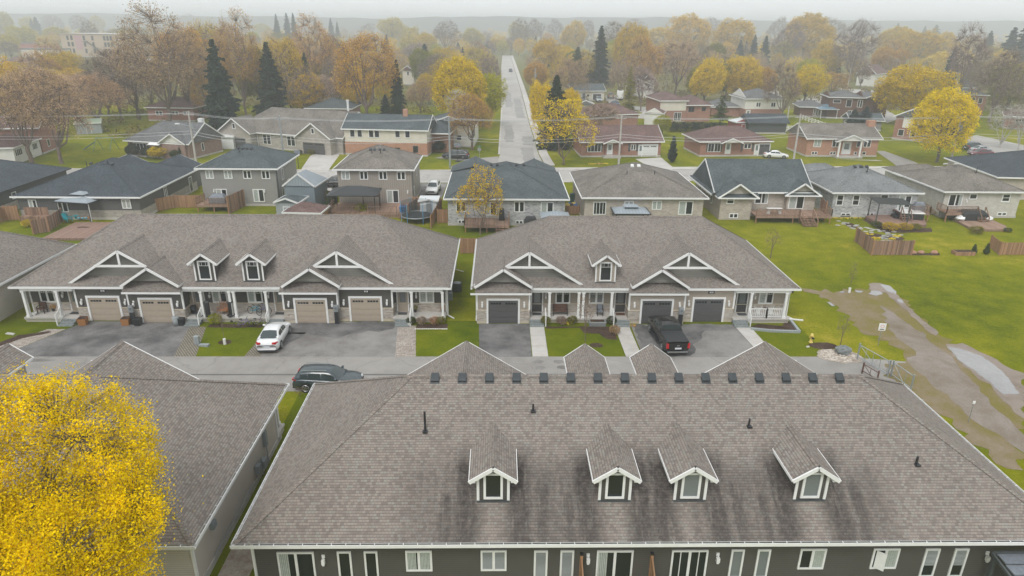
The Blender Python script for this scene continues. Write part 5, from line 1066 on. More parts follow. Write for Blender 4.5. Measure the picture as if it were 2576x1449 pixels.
def tree(kind, x, y, h, w_=None, col='yellow', name=None, label=None, seed=None):
    ps = PROTO[kind]; k = (len(TREES)*7+3) % len(ps) if seed is None else seed; tm, cm, H_, rw = ps[k]
    nm, ln, cat = KN[kind]; r_ = random.Random(len(TREES)); s = h/H_; sw = s if w_ is None else w_/(2*rw)
    t = top(name or nm, label or '', cat, (x, y, 0), r_.uniform(0, 6.28)); t.scale = (sw, sw, s)
    tr = bpy.data.objects.new('trunk' if kind != 'bush' else 'stems', tm); sc.collection.objects.link(tr); tr.parent = t
    cr = bpy.data.objects.new('crown' if kind != 'bush' else 'foliage', cm); sc.collection.objects.link(cr); cr.parent = t
    if not tm.materials: tm.materials.append(BARKL if kind == 'birch' else (TWIG if kind in ('bare', 'budding', 'twig', 'sparse') else BARK)); cm.materials.append(NEEDLE if kind in ('spruce', 'open_spruce', 'cedar') else LEAF)
    c = COL[col]; v = r_.uniform(.88, 1.1); cr.color = (c[0]*v*r_.uniform(.95, 1.05), c[1]*v, c[2]*v*r_.uniform(.8, 1.2), 1)
    TREES.append((t, kind, col, x, y, h, label)); return t
def tp(kind, px, pyb, pyt, wpx_, col, label=None, seed=None):
    """tree from its base pixel, top pixel and crown width in pixels (all turned into metres on the ground plane)"""
    g = at(px, pyb); top_z = atY(px, pyt, g.y).z; dep = (g-O).dot(CF); return tree(kind, g.x, g.y, max(1.2, top_z), wpx_*dep/1717, col, label=label, seed=seed)
for a in (
    # left of the long street
    ('budding', 80, 410, 175, 190, 'rust', 'rust coloured open tree in front of the red brick house, left of a pair'), ('budding', 155, 412, 170, 170, 'rust', 'rust coloured open tree beside the swing set, right of a pair'), ('budding', 20, 345, 190, 150, 'orange'), ('budding', 250, 325, 185, 150, 'copper'),
    ('budding', 430, 318, 62, 210, 'rust', 'very large leaning maple with dark forked limbs behind the plum brick bungalow'), ('budding', 480, 300, 70, 150, 'orange'), ('budding', 350, 300, 120, 160, 'reddish brown'), ('bare', 305, 300, 120, 120, 'reddish brown'),
    ('spruce', 567, 345, 98, 105, 'dark green', 'tallest dark spruce left of the stone fronted house'), ('budding', 620, 300, 70, 110, 'orange'), ('spruce', 690, 300, 105, 90, 'dark green', 'dark spruce with broken top behind the stone fronted house'), ('leafy', 660, 285, 120, 90, 'olive'), ('spruce', 779, 290, 133, 52, 'dark green', 'slim dark spruce right of the broken topped one'),
    ('budding', 735, 290, 90, 100, 'golden'), ('budding', 800, 250, 70, 110, 'orange'), ('bare', 850, 240, 85, 80, 'reddish brown'), ('budding', 925, 315, 84, 185, 'orange', 'huge orange budding maple with many upright limbs beside the white split level house'), ('leafy', 905, 290, 160, 90, 'golden'),
    ('spruce', 1004, 315, 150, 52, 'dark green', 'pointed dark spruce just left of the pale grey gable ended house'), ('spruce', 972, 312, 238, 44, 'dark green'), ('spruce', 1071, 208, 110, 56, 'blue green', 'broad blue green spruce behind the pale pink house'),
    ('spruce', 1153, 152, 106, 28, 'blue green'), ('spruce', 1208, 150, 113, 26, 'blue green'), ('spruce', 1225, 150, 112, 28, 'blue green'), ('leafy', 1160, 325, 150, 130, 'yellow', 'tall golden yellow maple on the left corner of the long street'), ('leafy', 1215, 318, 192, 100, 'yellow green', 'yellow green maple touching the left kerb of the long street'),
    ('budding', 1188, 378, 235, 112, 'orange', 'orange budding tree on the corner lawn by the dark minivan'), ('birch', 1150, 345, 222, 70, 'pale yellow', 'white stemmed birch beside the pale grey gable ended house'), ('leafy', 1080, 262, 190, 62, 'golden'), ('budding', 1058, 285, 215, 70, 'rust'),
    ('leafy', 1116, 190, 122, 60, 'golden'), ('leafy', 1071, 140, 84, 56, 'yellow'), ('budding', 1040, 170, 110, 60, 'reddish brown'), ('leafy', 989, 118, 48, 62, 'pale yellow'), ('bare', 1232, 228, 138, 60, 'reddish brown'), ('leafy', 1035, 130, 70, 40, 'pale yellow'),
    ('bare', 1120, 130, 55, 80, 'grey brown'), ('leafy', 1195, 128, 75, 60, 'pale yellow'), ('leafy', 1180, 150, 113, 26, 'golden'), ('leafy', 1243, 132, 97, 30, 'yellow'),
    ('leafy', 165, 200, 135, 78, 'golden'), ('leafy', 240, 190, 152, 74, 'olive'), ('leafy', 60, 260, 168, 110, 'golden'), ('leafy', 125, 255, 178, 90, 'golden'), ('leafy', 195, 245, 174, 90, 'golden'), ('bare', 215, 262, 185, 66, 'grey brown'), ('budding', 30, 290, 200, 120, 'copper'), ('budding', 110, 300, 210, 120, 'rust'), ('budding', 190, 310, 215, 110, 'rust'), ('budding', 275, 290, 205, 100, 'copper'),
    ('spruce', 100, 100, 42, 34, 'blue green'), ('spruce', 88, 98, 46, 22, 'blue green'), ('leafy', 18, 100, 35, 48, 'pale yellow'), ('leafy', 78, 95, 45, 34, 'pale yellow'), ('leafy', 145, 118, 70, 62, 'pale yellow'), ('leafy', 62, 125, 68, 62, 'pale yellow'), ('leafy', 15, 140, 88, 60, 'pale yellow'), ('bare', 30, 150, 105, 50, 'reddish brown'),
    ('bare', 140, 90, 40, 56, 'grey brown'), ('bare', 210, 95, 38, 44, 'grey brown'), ('bare', 232, 125, 55, 50, 'grey brown'), ('leafy', 250, 88, 40, 34, 'pale yellow'), ('spruce', 293, 75, 38, 18, 'blue green'), ('bare', 335, 80, 36, 60, 'grey brown'), ('bare', 470, 80, 38, 60, 'grey brown'), ('leafy', 330, 110, 70, 90, 'olive'), ('leafy', 420, 100, 75, 60, 'olive'),
    ('spruce', 702, 120, 35, 28, 'blue green'), ('spruce', 728, 120, 32, 30, 'blue green'), ('spruce', 745, 125, 32, 26, 'blue green'), ('spruce', 798, 110, 43, 22, 'blue green'), ('spruce', 836, 110, 45, 24, 'blue green'), ('spruce', 852, 115, 54, 18, 'blue green'), ('bare', 925, 100, 60, 40, 'grey brown'), ('leafy', 660, 95, 60, 40, 'pale yellow'), ('budding', 540, 230, 55, 110, 'golden'), ('budding', 590, 240, 60, 90, 'rust'), ('budding', 500, 220, 75, 100, 'rust'),
    # right of the long street
    ('leafy', 1370, 195, 102, 62, 'golden'), ('leafy', 1345, 232, 158, 62, 'orange'), ('spruce', 1344, 168, 124, 24, 'dark green'), ('spruce', 1380, 197, 160, 22, 'blue green'), ('leafy', 1437, 140, 60, 66, 'golden'), ('bare', 1473, 118, 50, 42, 'reddish brown'), ('bare', 1310, 130, 50, 60, 'grey brown'), ('budding', 1300, 120, 55, 50, 'pale yellow'), ('bare', 1345, 120, 50, 56, 'grey brown'),
    ('spruce', 1506, 218, 64, 64, 'dark green', 'tallest dark spruce behind the cream ranch house'), ('spruce', 1450, 218, 118, 64, 'mid green', 'light green spruce behind the cream ranch house'), ('spruce', 1488, 218, 140, 40, 'dark green'), ('leafy', 1583, 200, 68, 84, 'golden'), ('bare', 1545, 160, 52, 60, 'grey brown'), ('budding', 1620, 245, 95, 80, 'orange'), ('budding', 1700, 240, 100, 115, 'rust'), ('budding', 1560, 250, 160, 60, 'rust'),
    ('leafy', 1728, 150, 42, 96, 'golden'), ('leafy', 1660, 140, 70, 90, 'golden'), ('leafy', 1768, 268, 156, 88, 'yellow', 'bright yellow tree left of the white house with brick wing'), ('leafy', 1860, 258, 150, 100, 'golden'), ('leafy', 1918, 255, 172, 70, 'orange'), ('leafy', 1840, 155, 54, 96, 'golden'), ('leafy', 1790, 190, 110, 60, 'olive'),
    ('spruce', 1824, 135, 84, 30, 'dark green'), ('spruce', 1856, 170, 100, 36, 'dark green'), ('spruce', 1871, 165, 104, 26, 'dark green'), ('spruce', 1890, 172, 87, 36, 'dark green'), ('spruce', 1918, 172, 89, 38, 'dark green'), ('open_spruce', 1580, 292, 166, 50, 'olive', 'thin olive spruce in front of the second street'), ('open_spruce', 1808, 332, 225, 52, 'mid green', 'thin spruce behind the hip roofed brick bungalow'),
    ('spruce', 1396, 372, 188, 92, 'dark green', 'dark spruce wrapped in yellow foliage on the right corner of the long street'), ('leafy', 1362, 345, 212, 62, 'bright yellow', 'yellow tree touching the left of the corner spruce'), ('leafy', 1425, 340, 225, 60, 'bright yellow', 'yellow tree touching the right of the corner spruce'), ('sparse', 1417, 415, 252, 125, 'bright yellow', 'open branched yellow tree in front of the corner spruce'),
    ('bare', 1508, 335, 262, 84, 'rust', 'twiggy rust coloured small tree behind the street corner bungalow'), ('leafy', 1665, 342, 292, 46, 'yellow green'), ('bare', 1440, 330, 270, 50, 'rust'),
    ('bare', 1965, 305, 163, 92, 'reddish brown', 'twiggy brown tree in front of the white house with brick wing'), ('leafy', 2022, 262, 170, 84, 'bright yellow'), ('budding', 2088, 245, 180, 76, 'orange'), ('leafy', 2015, 165, 38, 115, 'golden'), ('bare', 1975, 170, 60, 90, 'reddish brown'), ('bare', 2135, 205, 60, 92, 'reddish brown'), ('leafy', 2075, 200, 110, 70, 'golden'),
    ('leafy', 2225, 195, 124, 76, 'orange', 'round orange tree beside the white farmhouse'), ('leafy', 2240, 160, 70, 90, 'golden'), ('leafy', 2300, 170, 80, 100, 'golden'), ('leafy', 2290, 160, 110, 100, 'yellow green'), ('leafy', 2355, 165, 88, 70, 'golden'), ('leafy', 2278, 315, 173, 160, 'yellow', 'wide golden crown right of the brown sided house'), ('leafy', 2356, 408, 228, 140, 'bright yellow', 'brightest yellow roadside tree right of the orange brick bungalow'),
    ('bare', 2410, 260, 68, 96, 'reddish brown'), ('bare', 2488, 308, 122, 110, 'reddish brown', 'big twiggy brown tree with a dark forked trunk at the right'), ('spruce', 2475, 160, 77, 42, 'dark green'), ('spruce', 2562, 200, 40, 95, 'blue green', 'tallest blue green spruce at the right edge'), ('spruce', 2525, 185, 68, 70, 'blue green'), ('leafy', 2566, 275, 163, 92, 'golden'),
    ('birch', 2515, 372, 262, 90, 'grey brown', 'pale leafless birch clump at the right edge, left of a pair'), ('birch', 2560, 378, 258, 80, 'grey brown', 'pale leafless birch clump at the right edge, right of a pair'), ('spruce', 2142, 330, 274, 56, 'blue green'), ('spruce', 2170, 330, 268, 60, 'blue green'), ('spruce', 2195, 325, 290, 40, 'blue green'), ('spruce', 2100, 195, 145, 34, 'dark green'), ('bare', 2440, 240, 165, 70, 'grey brown'), ('bare', 2400, 330, 285, 60, 'rust'),
    ('bare', 1950, 120, 46, 60, 'grey brown'), ('bare', 2085, 130, 48, 80, 'grey brown'), ('bare', 2150, 130, 50, 60, 'grey brown'), ('spruce', 2250, 110, 58, 30, 'dark green'), ('spruce', 2318, 115, 65, 26, 'dark green'), ('spruce', 2345, 120, 62, 40, 'dark green'), ('bare', 1785, 110, 46, 60, 'grey brown'), ('bare', 1590, 110, 46, 60, 'grey brown'), ('bare', 1400, 110, 50, 50, 'grey brown'),
    ('cedar', 1690, 409, 343, 20, 'dark green', 'narrow dark cedar between the two red brick bungalows'), ('cedar', 458, 402, 362, 15, 'mid green', 'narrow cedar at the right front corner of the plum brick bungalow'),
): tp(*a)
R5_ = random.Random(11)
def nearroad(x, y): return (-7 < x < 15 and y < 562) or (x > 60 and 175 < y < 235 and x < 150)
cnt = 0
while cnt < 128:
    y = 205+560*R5_.random()**1.4; x = R5_.uniform(-.83, .8)*y
    if nearroad(x, y) or (-.8 < x/y < -.49 and 250 < y < 540): continue
    k = R5_.choices(['leafy', 'budding', 'bare', 'spruce'], [4, 3, 4, 1.2] if x > -100 else [2.5, 3, 5, 1.2])[0]
    c = {'leafy': ['golden', 'pale yellow', 'yellow', 'olive', 'yellow green'], 'budding': ['orange', 'golden', 'rust', 'pale yellow'], 'bare': ['reddish brown', 'grey brown'], 'spruce': ['dark green', 'blue green']}[k]
    tree(k, x, y, R5_.uniform(9, 15)*(1.15 if k == 'spruce' else 1), None, R5_.choice(c)); cnt += 1
for a in range(34):
    y = R5_.uniform(165, 330); x = y*R5_.uniform(-.78, -.1)
    if nearroad(x, y) or (-70 < x < -20 and y < 175): continue
    k = R5_.choice(['budding', 'budding', 'bare', 'leafy']); tree(k, x, y, R5_.uniform(10, 15), None, R5_.choice({'budding': ['rust', 'orange', 'golden'], 'bare': ['reddish brown', 'grey brown'], 'leafy': ['golden', 'olive']}[k]))
for x, y, h, k, c in ((2, 568, 11, 'leafy', 'pale yellow'), (9, 575, 13, 'bare', 'grey brown'), (-4, 574, 12, 'budding', 'golden'), (15, 566, 12, 'leafy', 'golden')): tree(k, x, y, h, None, c)
# every tree without a label of its own gets one from its look and the nearest landmark
used = {}
ORD = ['', 'second ', 'third ', 'fourth ', 'fifth ', 'sixth ', 'seventh ', 'eighth ', 'ninth ', 'tenth ', 'eleventh ', 'twelfth ', 'thirteenth ', 'fourteenth ', 'fifteenth ', 'sixteenth ', 'seventeenth ', 'eighteenth ']
for q in sorted([q for q in TREES if not q[6]], key=lambda q: q[3]/q[4]):
    t, kind, col, x, y, h, _ = q; b = min(LM, key=lambda m_: math.hypot((m_[1]/m_[2]-x/y)*y*1.2, (m_[2]-y)*.5))
    du = (x/y-b[1]/b[2])*b[2]; rel = 'behind' if y > b[2]+12 and abs(du) < 12 else ('right of' if du > 0 else 'left of')
    if b[0].startswith(('the hazy', 'the mist', 'the far ')): rel = {'right of': 'right in', 'left of': 'left in', 'behind': 'within'}[rel]
    sz = 'tall ' if h > 13.5 else ('small ' if h < 9 else '')
    key = (kind, col, b[0], rel, sz); used.setdefault(key, []).append(q)
for (kind, col, lmk, rel, sz), qs in used.items():
    for i, q in enumerate(qs):
        pre = '' if len(qs) == 1 else (ORD[i] if i else 'first ')
        suf = '' if len(qs) == 1 else ', from the left'
        q[0]['label'] = f"{pre}{sz}{col} {KN[kind][1]} {rel} {lmk}{suf}"
for q in TREES:
    q[0]['group'] = 'trees of the town behind'
# the foreground maple in yellow bloom
tm, cm, H_, rw = decid('big_maple', 12.9, 5.6, 1.4, 12, 150, 5200, 480000, .043, .3, .28, .008, .1, seed=77, inner=.2)
bt = top('maple_tree', 'big maple in dense yellow bloom filling the lower left corner', 'tree', (-17.2, 17.3, 0))
link('trunk', tm, BARK, bt); c_ = link('crown', cm, LEAF, bt); c_.color = (.90, .66, .003, 1)
# far-off woods that read as one mass
def proto_faces(i, kind):
    r_ = np.random.default_rng(100+i); tm, cm, h, rw = decid('low', 12+i, 4.6+.4*i, 2.5, 6, 24, 150, 900 if kind == 'bare' else 1300, .2 if kind == 'bare' else .3, .3, .3, .05, seed=200+i, vase=kind == 'bare')
    out = []
    for me in (tm, cm):
        v = np.empty(len(me.vertices)*3, 'f'); me.vertices.foreach_get('co', v); f = np.empty(len(me.loops), 'i'); me.loops.foreach_get('vertex_index', f); out.append((v.reshape(-1, 3), f.reshape(-1, 4)))
    bpy.data.meshes.remove(tm); bpy.data.meshes.remove(cm); return np.concatenate([out[0][0], out[1][0]]), np.concatenate([out[0][1], out[1][1]+len(out[0][0])])
def woods(name, label, kind, n, y0, y1, cols, sd, big=1.):
    PF = [proto_faces(i, kind) for i in range(3)]; V, F, k = [], [], 0; i = 0
    while i < n:
        y = y0+(y1-y0)*rng.random()**1.25; x = rng.uniform(-.9, .9)*y
        if nearroad(x, y) or (-.8 < x/y < -.49 and y < 540): continue
        i += 1; v, f = PF[i % 3]; a = rng.uniform(0, 6.28); s_ = rng.uniform(.7, 1.15)*big; c, sn = math.cos(a)*s_, math.sin(a)*s_
        w_ = np.stack([v[:, 0]*c-v[:, 1]*sn+x, v[:, 0]*sn+v[:, 1]*c+y, v[:, 2]*s_*rng.uniform(.85, 1.1)], 1); V.append(w_); F.append(f+k); k += len(w_)
    me = npmesh(name, np.concatenate(V), np.concatenate(F)); o = link(name, me, ground(name+'_leaf', cols, (sd, .05, .3), 0, 1., .2)); o['kind'] = 'stuff'; o['label'] = label
woods('far_bare_woods', 'misty brown leafless woods beyond the last houses', 'bare', 620, 300, 1250, [(.20, .16, .13), (.28, .22, .17), (.36, .26, .16), (.24, .2, .17)], .03)
woods('far_yellow_woods', 'misty yellow leafing woods beyond the last houses', 'leafy', 430, 310, 1250, [(.32, .27, .10), (.55, .38, .06), (.60, .44, .08), (.34, .32, .10)], .03, .95)

def undergrowth():
    hp = [o.matrix_world.translation if False else o.location for o in sc.objects if o.parent is None and o.get('category') in ('house', 'building', 'garage', 'townhouse')]
    V, F, k = [], [], 0; i = 0
    while i < 2600:
        y = 150+400*rng.random()**1.2; x = rng.uniform(-.82, .82)*y
        if nearroad(x, y) or (y < 215 and x > -20) or (y < 190 and rng.random() < .6) or (-.8 < x/y < -.49 and 380 < y < 520): continue
        if min((abs(q[0]-x)+abs(q[1]+3-y)) for q in hp) < 17: continue
        i += 1; h = rng.uniform(.8, 3.6); r = rng.uniform(1., 3.2); m_ = 50; d = rng.normal(size=(m_, 3)); d /= np.linalg.norm(d, axis=1)[:, None]; d[:, 2] = np.abs(d[:, 2])
        C = np.array([x, y, 0])+d*np.array([r, r, h])*rng.uniform(.6, 1., (m_, 1)); v, f = quads(C, rng.uniform(.5, 1.2, m_)*.32, 0); V.append(v); F.append(f+k); k += len(v)
    me = npmesh('undergrowth', np.concatenate(V), np.concatenate(F)); o = link('undergrowth', me, ground('undergrowth_leaf', [(.07, .06, .03), (.17, .12, .05), (.20, .17, .04), (.10, .11, .03)], (.03, .1, .4), 0, 1., .2))
    o['kind'] = 'stuff'; o['label'] = 'brown and olive undergrowth between the far houses and trees'
undergrowth()
# ------------------------------------------------------------------ vehicles
def ip(x, tab):
    if x <= tab[0][0]: return tab[0][1]
    for (a, p_), (b, q) in zip(tab, tab[1:]):
        if x <= b: t = (x-a)/(b-a); t = t*t*(3-2*t)*.5+t*.5; return p_+(q-p_)*t
    return tab[-1][1]
KIND = {
    'sedan': dict(L=4.6, W=1.78, zb=.2, belt=[(-2.3, .72), (-2.2, .93), (-1.6, 1.0), (.9, .93), (1.5, .88), (2.15, .74), (2.3, .55)], roof=[(-1.75, 1.0), (-.85, 1.40), (-.2, 1.46), (.3, 1.42), (1.15, .93)], g=(-1.75, 1.15), ws=(.35, 1.08), rg=(-1.68, -.92), win=[(-1.15, -.3), (-.24, .62)], r=.32, wx=(-1.35, 1.4), wr=.56),
    'suv': dict(L=4.66, W=1.86, zb=.26, belt=[(-2.33, .75), (-2.25, 1.06), (-1.6, 1.1), (.85, 1.03), (1.6, .98), (2.2, .84), (2.33, .6)], roof=[(-2.22, 1.1), (-1.9, 1.55), (-1., 1.66), (0, 1.66), (.4, 1.6), (1.15, 1.03)], g=(-2.22, 1.15), ws=(.42, 1.08), rg=(-2.17, -1.92), win=[(-1.75, -1.25), (-1.2, -.32), (-.26, .66)], r=.37, wx=(-1.38, 1.4), wr=.62),
    'minivan': dict(L=5.1, W=1.95, zb=.24, belt=[(-2.55, .8), (-2.48, 1.0), (-1.6, 1.06), (1.2, 1.0), (1.8, .95), (2.4, .8), (2.55, .6)], roof=[(-2.45, 1.06), (-2.2, 1.6), (-1, 1.74), (.2, 1.72), (.6, 1.66), (1.6, 1.0)], g=(-2.45, 1.6), ws=(.7, 1.5), rg=(-2.4, -2.24), win=[(-2., -1.05), (-.98, .02), (.08, 1.)], r=.34, wx=(-1.6, 1.5), wr=.66),
    'pickup': dict(L=5.85, W=2.0, zb=.42, belt=[(-2.92, 1.28), (-.75, 1.30), (1.3, 1.24), (2.0, 1.2), (2.7, 1.12), (2.92, .85)], roof=[(-.82, 1.3), (-.7, 1.84), (-.2, 1.93), (.8, 1.9), (1.62, 1.24)], g=(-.82, 1.62), ws=(.85, 1.55), rg=(-.8, -.72), win=[(-.6, .18), (.24, 1.02)], r=.41, wx=(-1.85, 1.83), wr=.70)}
PAINT = {}
def paint(c, name='paint'):
    if c not in PAINT:
        m, n, l, b = base(name, .25, 0, .5); b.inputs['Base Color'].default_value = (*c, 1); b.inputs['Coat Weight'].default_value = .4; b.inputs['Coat Roughness'].default_value = .08; PAINT[c] = m
    return PAINT[c]
TYRE = simple('tyre_rubber', (.018, .018, .02), .8); RIM = simple('rim_alloy', (.35, .36, .37), .3, .8); LAMPR = colmat('tail_lamp_red', (.45, .01, .015), .15); LAMPW = colmat('head_lamp', (.62, .64, .66), .1); CGL = glassmat('car_glass', (.035, .05, .052), .04); PLATE = colmat('licence_plate', (.6, .62, .66), .4)
def car(kind, label, x, y, rz, col, cat='car', small=False, z=.03):
    K = KIND[kind]; L_, W_, zb = K['L'], K['W'], K['zb']; t = top('parked_car' if kind != 'pickup' else 'pickup_truck', label, cat, (x, y, z), rz, 'vehicles parked about'); hw = W_/2
    n = 30; m = M(); xs = [-L_/2+L_*i/n for i in range(n+1)]; k = 0
    for x_ in xs:
        e = max(0, abs(x_)-(L_/2-.45))/.45; w_ = hw*(1-.14*e*e); zt = ip(x_, K['belt']); z0 = zb+.12*e*e
        pr = [(0, zt+.03), (w_*.72, zt+.015), (w_*.93, zt-.04), (w_*.99, zt-.16), (w_, (zt+z0)/2), (w_*.97, z0+.12), (w_*.86, z0)]
        m.v += [(x_, a, b) for a, b in pr]+[(x_, -a, b) for a, b in pr[::-1][:-1]]
    q = 13
    for i in range(n):
        for j in range(q-1): m.f.append((i*q+j, i*q+j+1, (i+1)*q+j+1, (i+1)*q+j))
        m.f.append((i*q+q-1, i*q, (i+1)*q, (i+1)*q+q-1))
    m.f.append(tuple(range(q))); m.f.append(tuple(n*q+i for i in reversed(range(q))))
    body = m.build('body', paint(col), t, smooth=True)
    g0, g1 = K['g']; m = M(); ng = 18; wr = K['wr']
    def sec(x_): 
        zr = ip(x_, K['roof']); zt = ip(x_, K['belt'])-.03; f = max(.0, min(1, (zr-zt)/(K['roof'][2][1]-zt))); wt = hw*.92-(hw*.92-wr)*f; return zt, zr, hw*.92, wt
    for i in range(ng+1):
        x_ = g0+(g1-g0)*i/ng; zt, zr, wb_, wt = sec(x_); f = min(.08, (zr-zt)*.3)
        m.v += [(x_, wb_, zt), (x_, wt+.04, zr-f), (x_, wt-.08, zr-f*.15), (x_, 0, zr+.02), (x_, -wt+.08, zr-f*.15), (x_, -wt-.04, zr-f), (x_, -wb_, zt)]
    for i in range(ng):
        for j in range(6): m.f.append((i*7+j, i*7+j+1, i*7+8+j, i*7+7+j))
    m.f.append(tuple(range(7))); m.f.append(tuple(ng*7+i for i in reversed(range(7))))
    m.build('roof', paint(col), t, smooth=True)
    def panel(name, xa, xb, side):
        m = M(); ns = 5
        for i in range(ns+1):
            x_ = xa+(xb-xa)*i/ns; zt, zr, wb_, wt = sec(x_); f = min(.08, (zr-zt)*.3); a, b = (wb_, zt+.0), (wt+.04, zr-f)
            for tt in (.14, .86): m.v.append((x_, side*(a[0]+(b[0]-a[0])*tt+.012), a[1]+(b[1]-a[1])*tt+.004))
        for i in range(ns): m.f.append((2*i, 2*i+1, 2*i+3, 2*i+2) if side > 0 else (2*i, 2*i+2, 2*i+3, 2*i+1))
        m.build(name, CGL, t, smooth=True)
    def screen(name, xa, xb):
        m = M(); ns = 4
        for i in range(ns+1):
            x_ = xa+(xb-xa)*i/ns; zt, zr, wb_, wt = sec(x_); s_ = .93
            for yy in (-1, -.6, 0, .6, 1): m.v.append((x_, yy*(wt-.02)*s_, zr+.032-(.02 if abs(yy) > .5 else 0)-(.02 if abs(yy) > .9 else 0)))
        for i in range(ns):
            for j in range(4): m.f.append((i*5+j, (i+1)*5+j, (i+1)*5+j+1, i*5+j+1))
        m.build(name, CGL, t, smooth=True)
    screen('windshield', *K['ws']); screen('rear_window', *K['rg'])
    for s_ in (1, -1):
        for xa, xb in K['win']: panel('side_window', xa, xb, s_)
        for x_ in K['wx']:
            r = K['r']; y0, y1 = s_*(hw-.2), s_*(hw+.012)
            M().tube((x_, y0, r+.04), (x_, y1-.006*s_, r+.04), r*1.14, None, 20).build('wheel_arch', BLACK, t)
            wm = M().tube((x_, y0, r), (x_, y1+.01*s_, r), r, None, 20).build('wheel', TYRE, t); m = M().tube((x_, y1, r), (x_, y1+.014*s_, r), r*.3, None, 10)
            for a in range(5): a = a*2*math.pi/5; m.beam((x_, y1+.014*s_, r), (x_+.62*r*math.cos(a), y1+.014*s_, r+.62*r*math.sin(a)), .06, .02, (0, 1, 0))
            m.ring((x_, y1+.01*s_, r), (0, 1, 0), r*.66, .025, 16, 4); m.build('rim', RIM, wm)
        zl = ip(-L_/2+.1, K['belt'])-.1; xr = -L_/2-.012; zf = ip(L_/2-.15, K['belt'])-.1
        if kind == 'pickup': M().box(-L_/2-.02, -L_/2+.1, s_*(hw*.74), s_*(hw*.93), .78, 1.2).build('tail_lamp', LAMPR, t)
        else: M().hexa([(-L_/2+.28, s_*hw*.955, zl-.03), (xr, s_*hw*.82, zl-.02), (xr-.01, s_*hw*.5, zl-.0), (-L_/2+.1, s_*hw*.5, zl-.0)], [(-L_/2+.3, s_*hw*.95, zl+.1), (xr+.03, s_*hw*.82, zl+.13), (xr+.03, s_*hw*.5, zl+.1), (-L_/2+.1, s_*hw*.5, zl+.1)]).build('tail_lamp', LAMPR, t)
        M().hexa([(L_/2-.34, s_*hw*.92, zf-.06), (L_/2-.03, s_*hw*.8, zf-.08), (L_/2+.012, s_*hw*.5, zf-.08), (L_/2-.2, s_*hw*.5, zf-.06)], [(L_/2-.4, s_*hw*.9, zf+.07), (L_/2-.09, s_*hw*.78, zf+.05), (L_/2-.02, s_*hw*.5, zf+.03), (L_/2-.2, s_*hw*.5, zf+.04)]).build('headlight', LAMPW, t)
        xm = K['ws'][1]-.3; M().box(xm-.08, xm+.1, s_*hw*.94, s_*(hw+.16), K['belt'][2][1]+.02, K['belt'][2][1]+.16).build('mirror', paint(col), t, bev=.03)
        for xa, xb in K['win']:
            if xb-xa > .6: M().box(xa+.02, xa+.16, s_*(hw*.985), s_*(hw+.012), K['belt'][2][1]-.17, K['belt'][2][1]-.13).build('door_handle', paint(col), t)
    M().box(-L_/2-.03, -L_/2+.05, -.26, .26, zb+.3, zb+.44).build('licence_plate', PLATE, t)
    M().box(L_/2-.1, L_/2+.025, -hw*.48, hw*.48, zb+.22, zb+.46).build('grille', BLACK, t, bev=.03)
    m = M().box(-L_/2-.045, -L_/2+.2, -hw*.8, hw*.8, zb-.02, zb+.12); m.build('rear_bumper', RIM if kind == 'pickup' else BLACK, t, bev=.03)
    if kind == 'pickup':
        M().box(-L_/2+.07, -.8, -hw*.86, hw*.86, 1.29, 1.345).build('bed_cover', CLOTH, t); M().box(-L_/2-.012, -L_/2+.05, -hw*.72, hw*.72, .66, 1.26).build('tailgate', paint(col), t, bev=.02)
        m = M(); m.lathe((0, 0, 0), [(.01, 0)]) if 0 else None; M().box(-L_/2-.02, -L_/2-.008, -.11, .11, .98, 1.06).build('badge', RIM, t)
        for s_ in (1, -1): M().box(-.7, 1.5, s_*(hw-.05), s_*(hw+.1), .4, .46).build('side_step', BLACK, t)
    if kind == 'suv':
        for s_ in (1, -1): M().beam((-1.7, s_*.58, 1.69), (.1, s_*.58, 1.71), .04, .05).build('roof_rail', GREYM, t)
    return t
def carpx(kind, label, rw, fw, side, col, z=.03, **k):
    """rear and front wheel contact pixels on the visible side (+1 = left side of the car is the visible one)"""
    a, b = at(*rw, z), at(*fw, z); d = (b-a); rz = math.atan2(d.y, d.x); d.normalize(); K = KIND[kind]; n = Vector((-d.y, d.x, 0)); c = a-d*K['wx'][0]-n*side*K['W']/2
    return car(kind, label, c.x, c.y, rz, col, z=z, **k)
carpx('sedan', 'white sedan seen from behind on the charcoal row driveway', (709, 876), (729, 841), -1, (.72, .73, .74))
q = at(774, 984); car('suv', 'dark blue grey crossover driving along the lane behind the near roof', q.x+1.38, q.y+.6, R(-3), (.035, .052, .062), 'suv').scale.z = .92
carpx('pickup', 'black pickup with a covered bed parked nose in at a grey garage door', (1662.5, 884.5), (1632, 833.5), 1, (.006, .006, .007), cat='pickup')
q = B2(1772, 942); car('suv', 'white crossover facing the camera between the beige house and slate bungalow', q.x, q.y+2.3, R(-93), (.72, .73, .72), 'suv')
carpx('minivan', 'dark grey minivan parked sideways near the corner basketball hoop', (1164.5, 401.3), (1128, 400), 1, (.03, .034, .04), cat='minivan')
q = B2(765, 880); car('suv', 'dark vehicle roof showing over the fence beside the beige house', q.x, q.y+2, R(180), (.02, .02, .024), 'suv')
q = B4(90, 567); car('sedan', 'white sedan beside the hip roofed brick bungalow', q.x, q.y+.8, R(-12), (.7, .71, .71))
q = at(1287, 181); car('suv', 'lone dark car far up the long straight street', q.x-.5, q.y, R(-90), (.02, .024, .03), 'suv', z=.05)
q = F3(880, 1030); car('suv', 'silver crossover on the ranch house driveway', q.x, q.y+2, R(-90), (.3, .32, .34), 'suv')
q = F3(1045, 1066); car('sedan', 'blue sedan parked by the second street in front of the white camper', q.x, q.y+1.5, R(-80), (.05, .08, .14))
q = B4(2070, 480); car('suv', 'dark green crossover, rearmost of the cars right of the brightest yellow tree', q.x, q.y, R(10), (.025, .045, .05), 'suv')
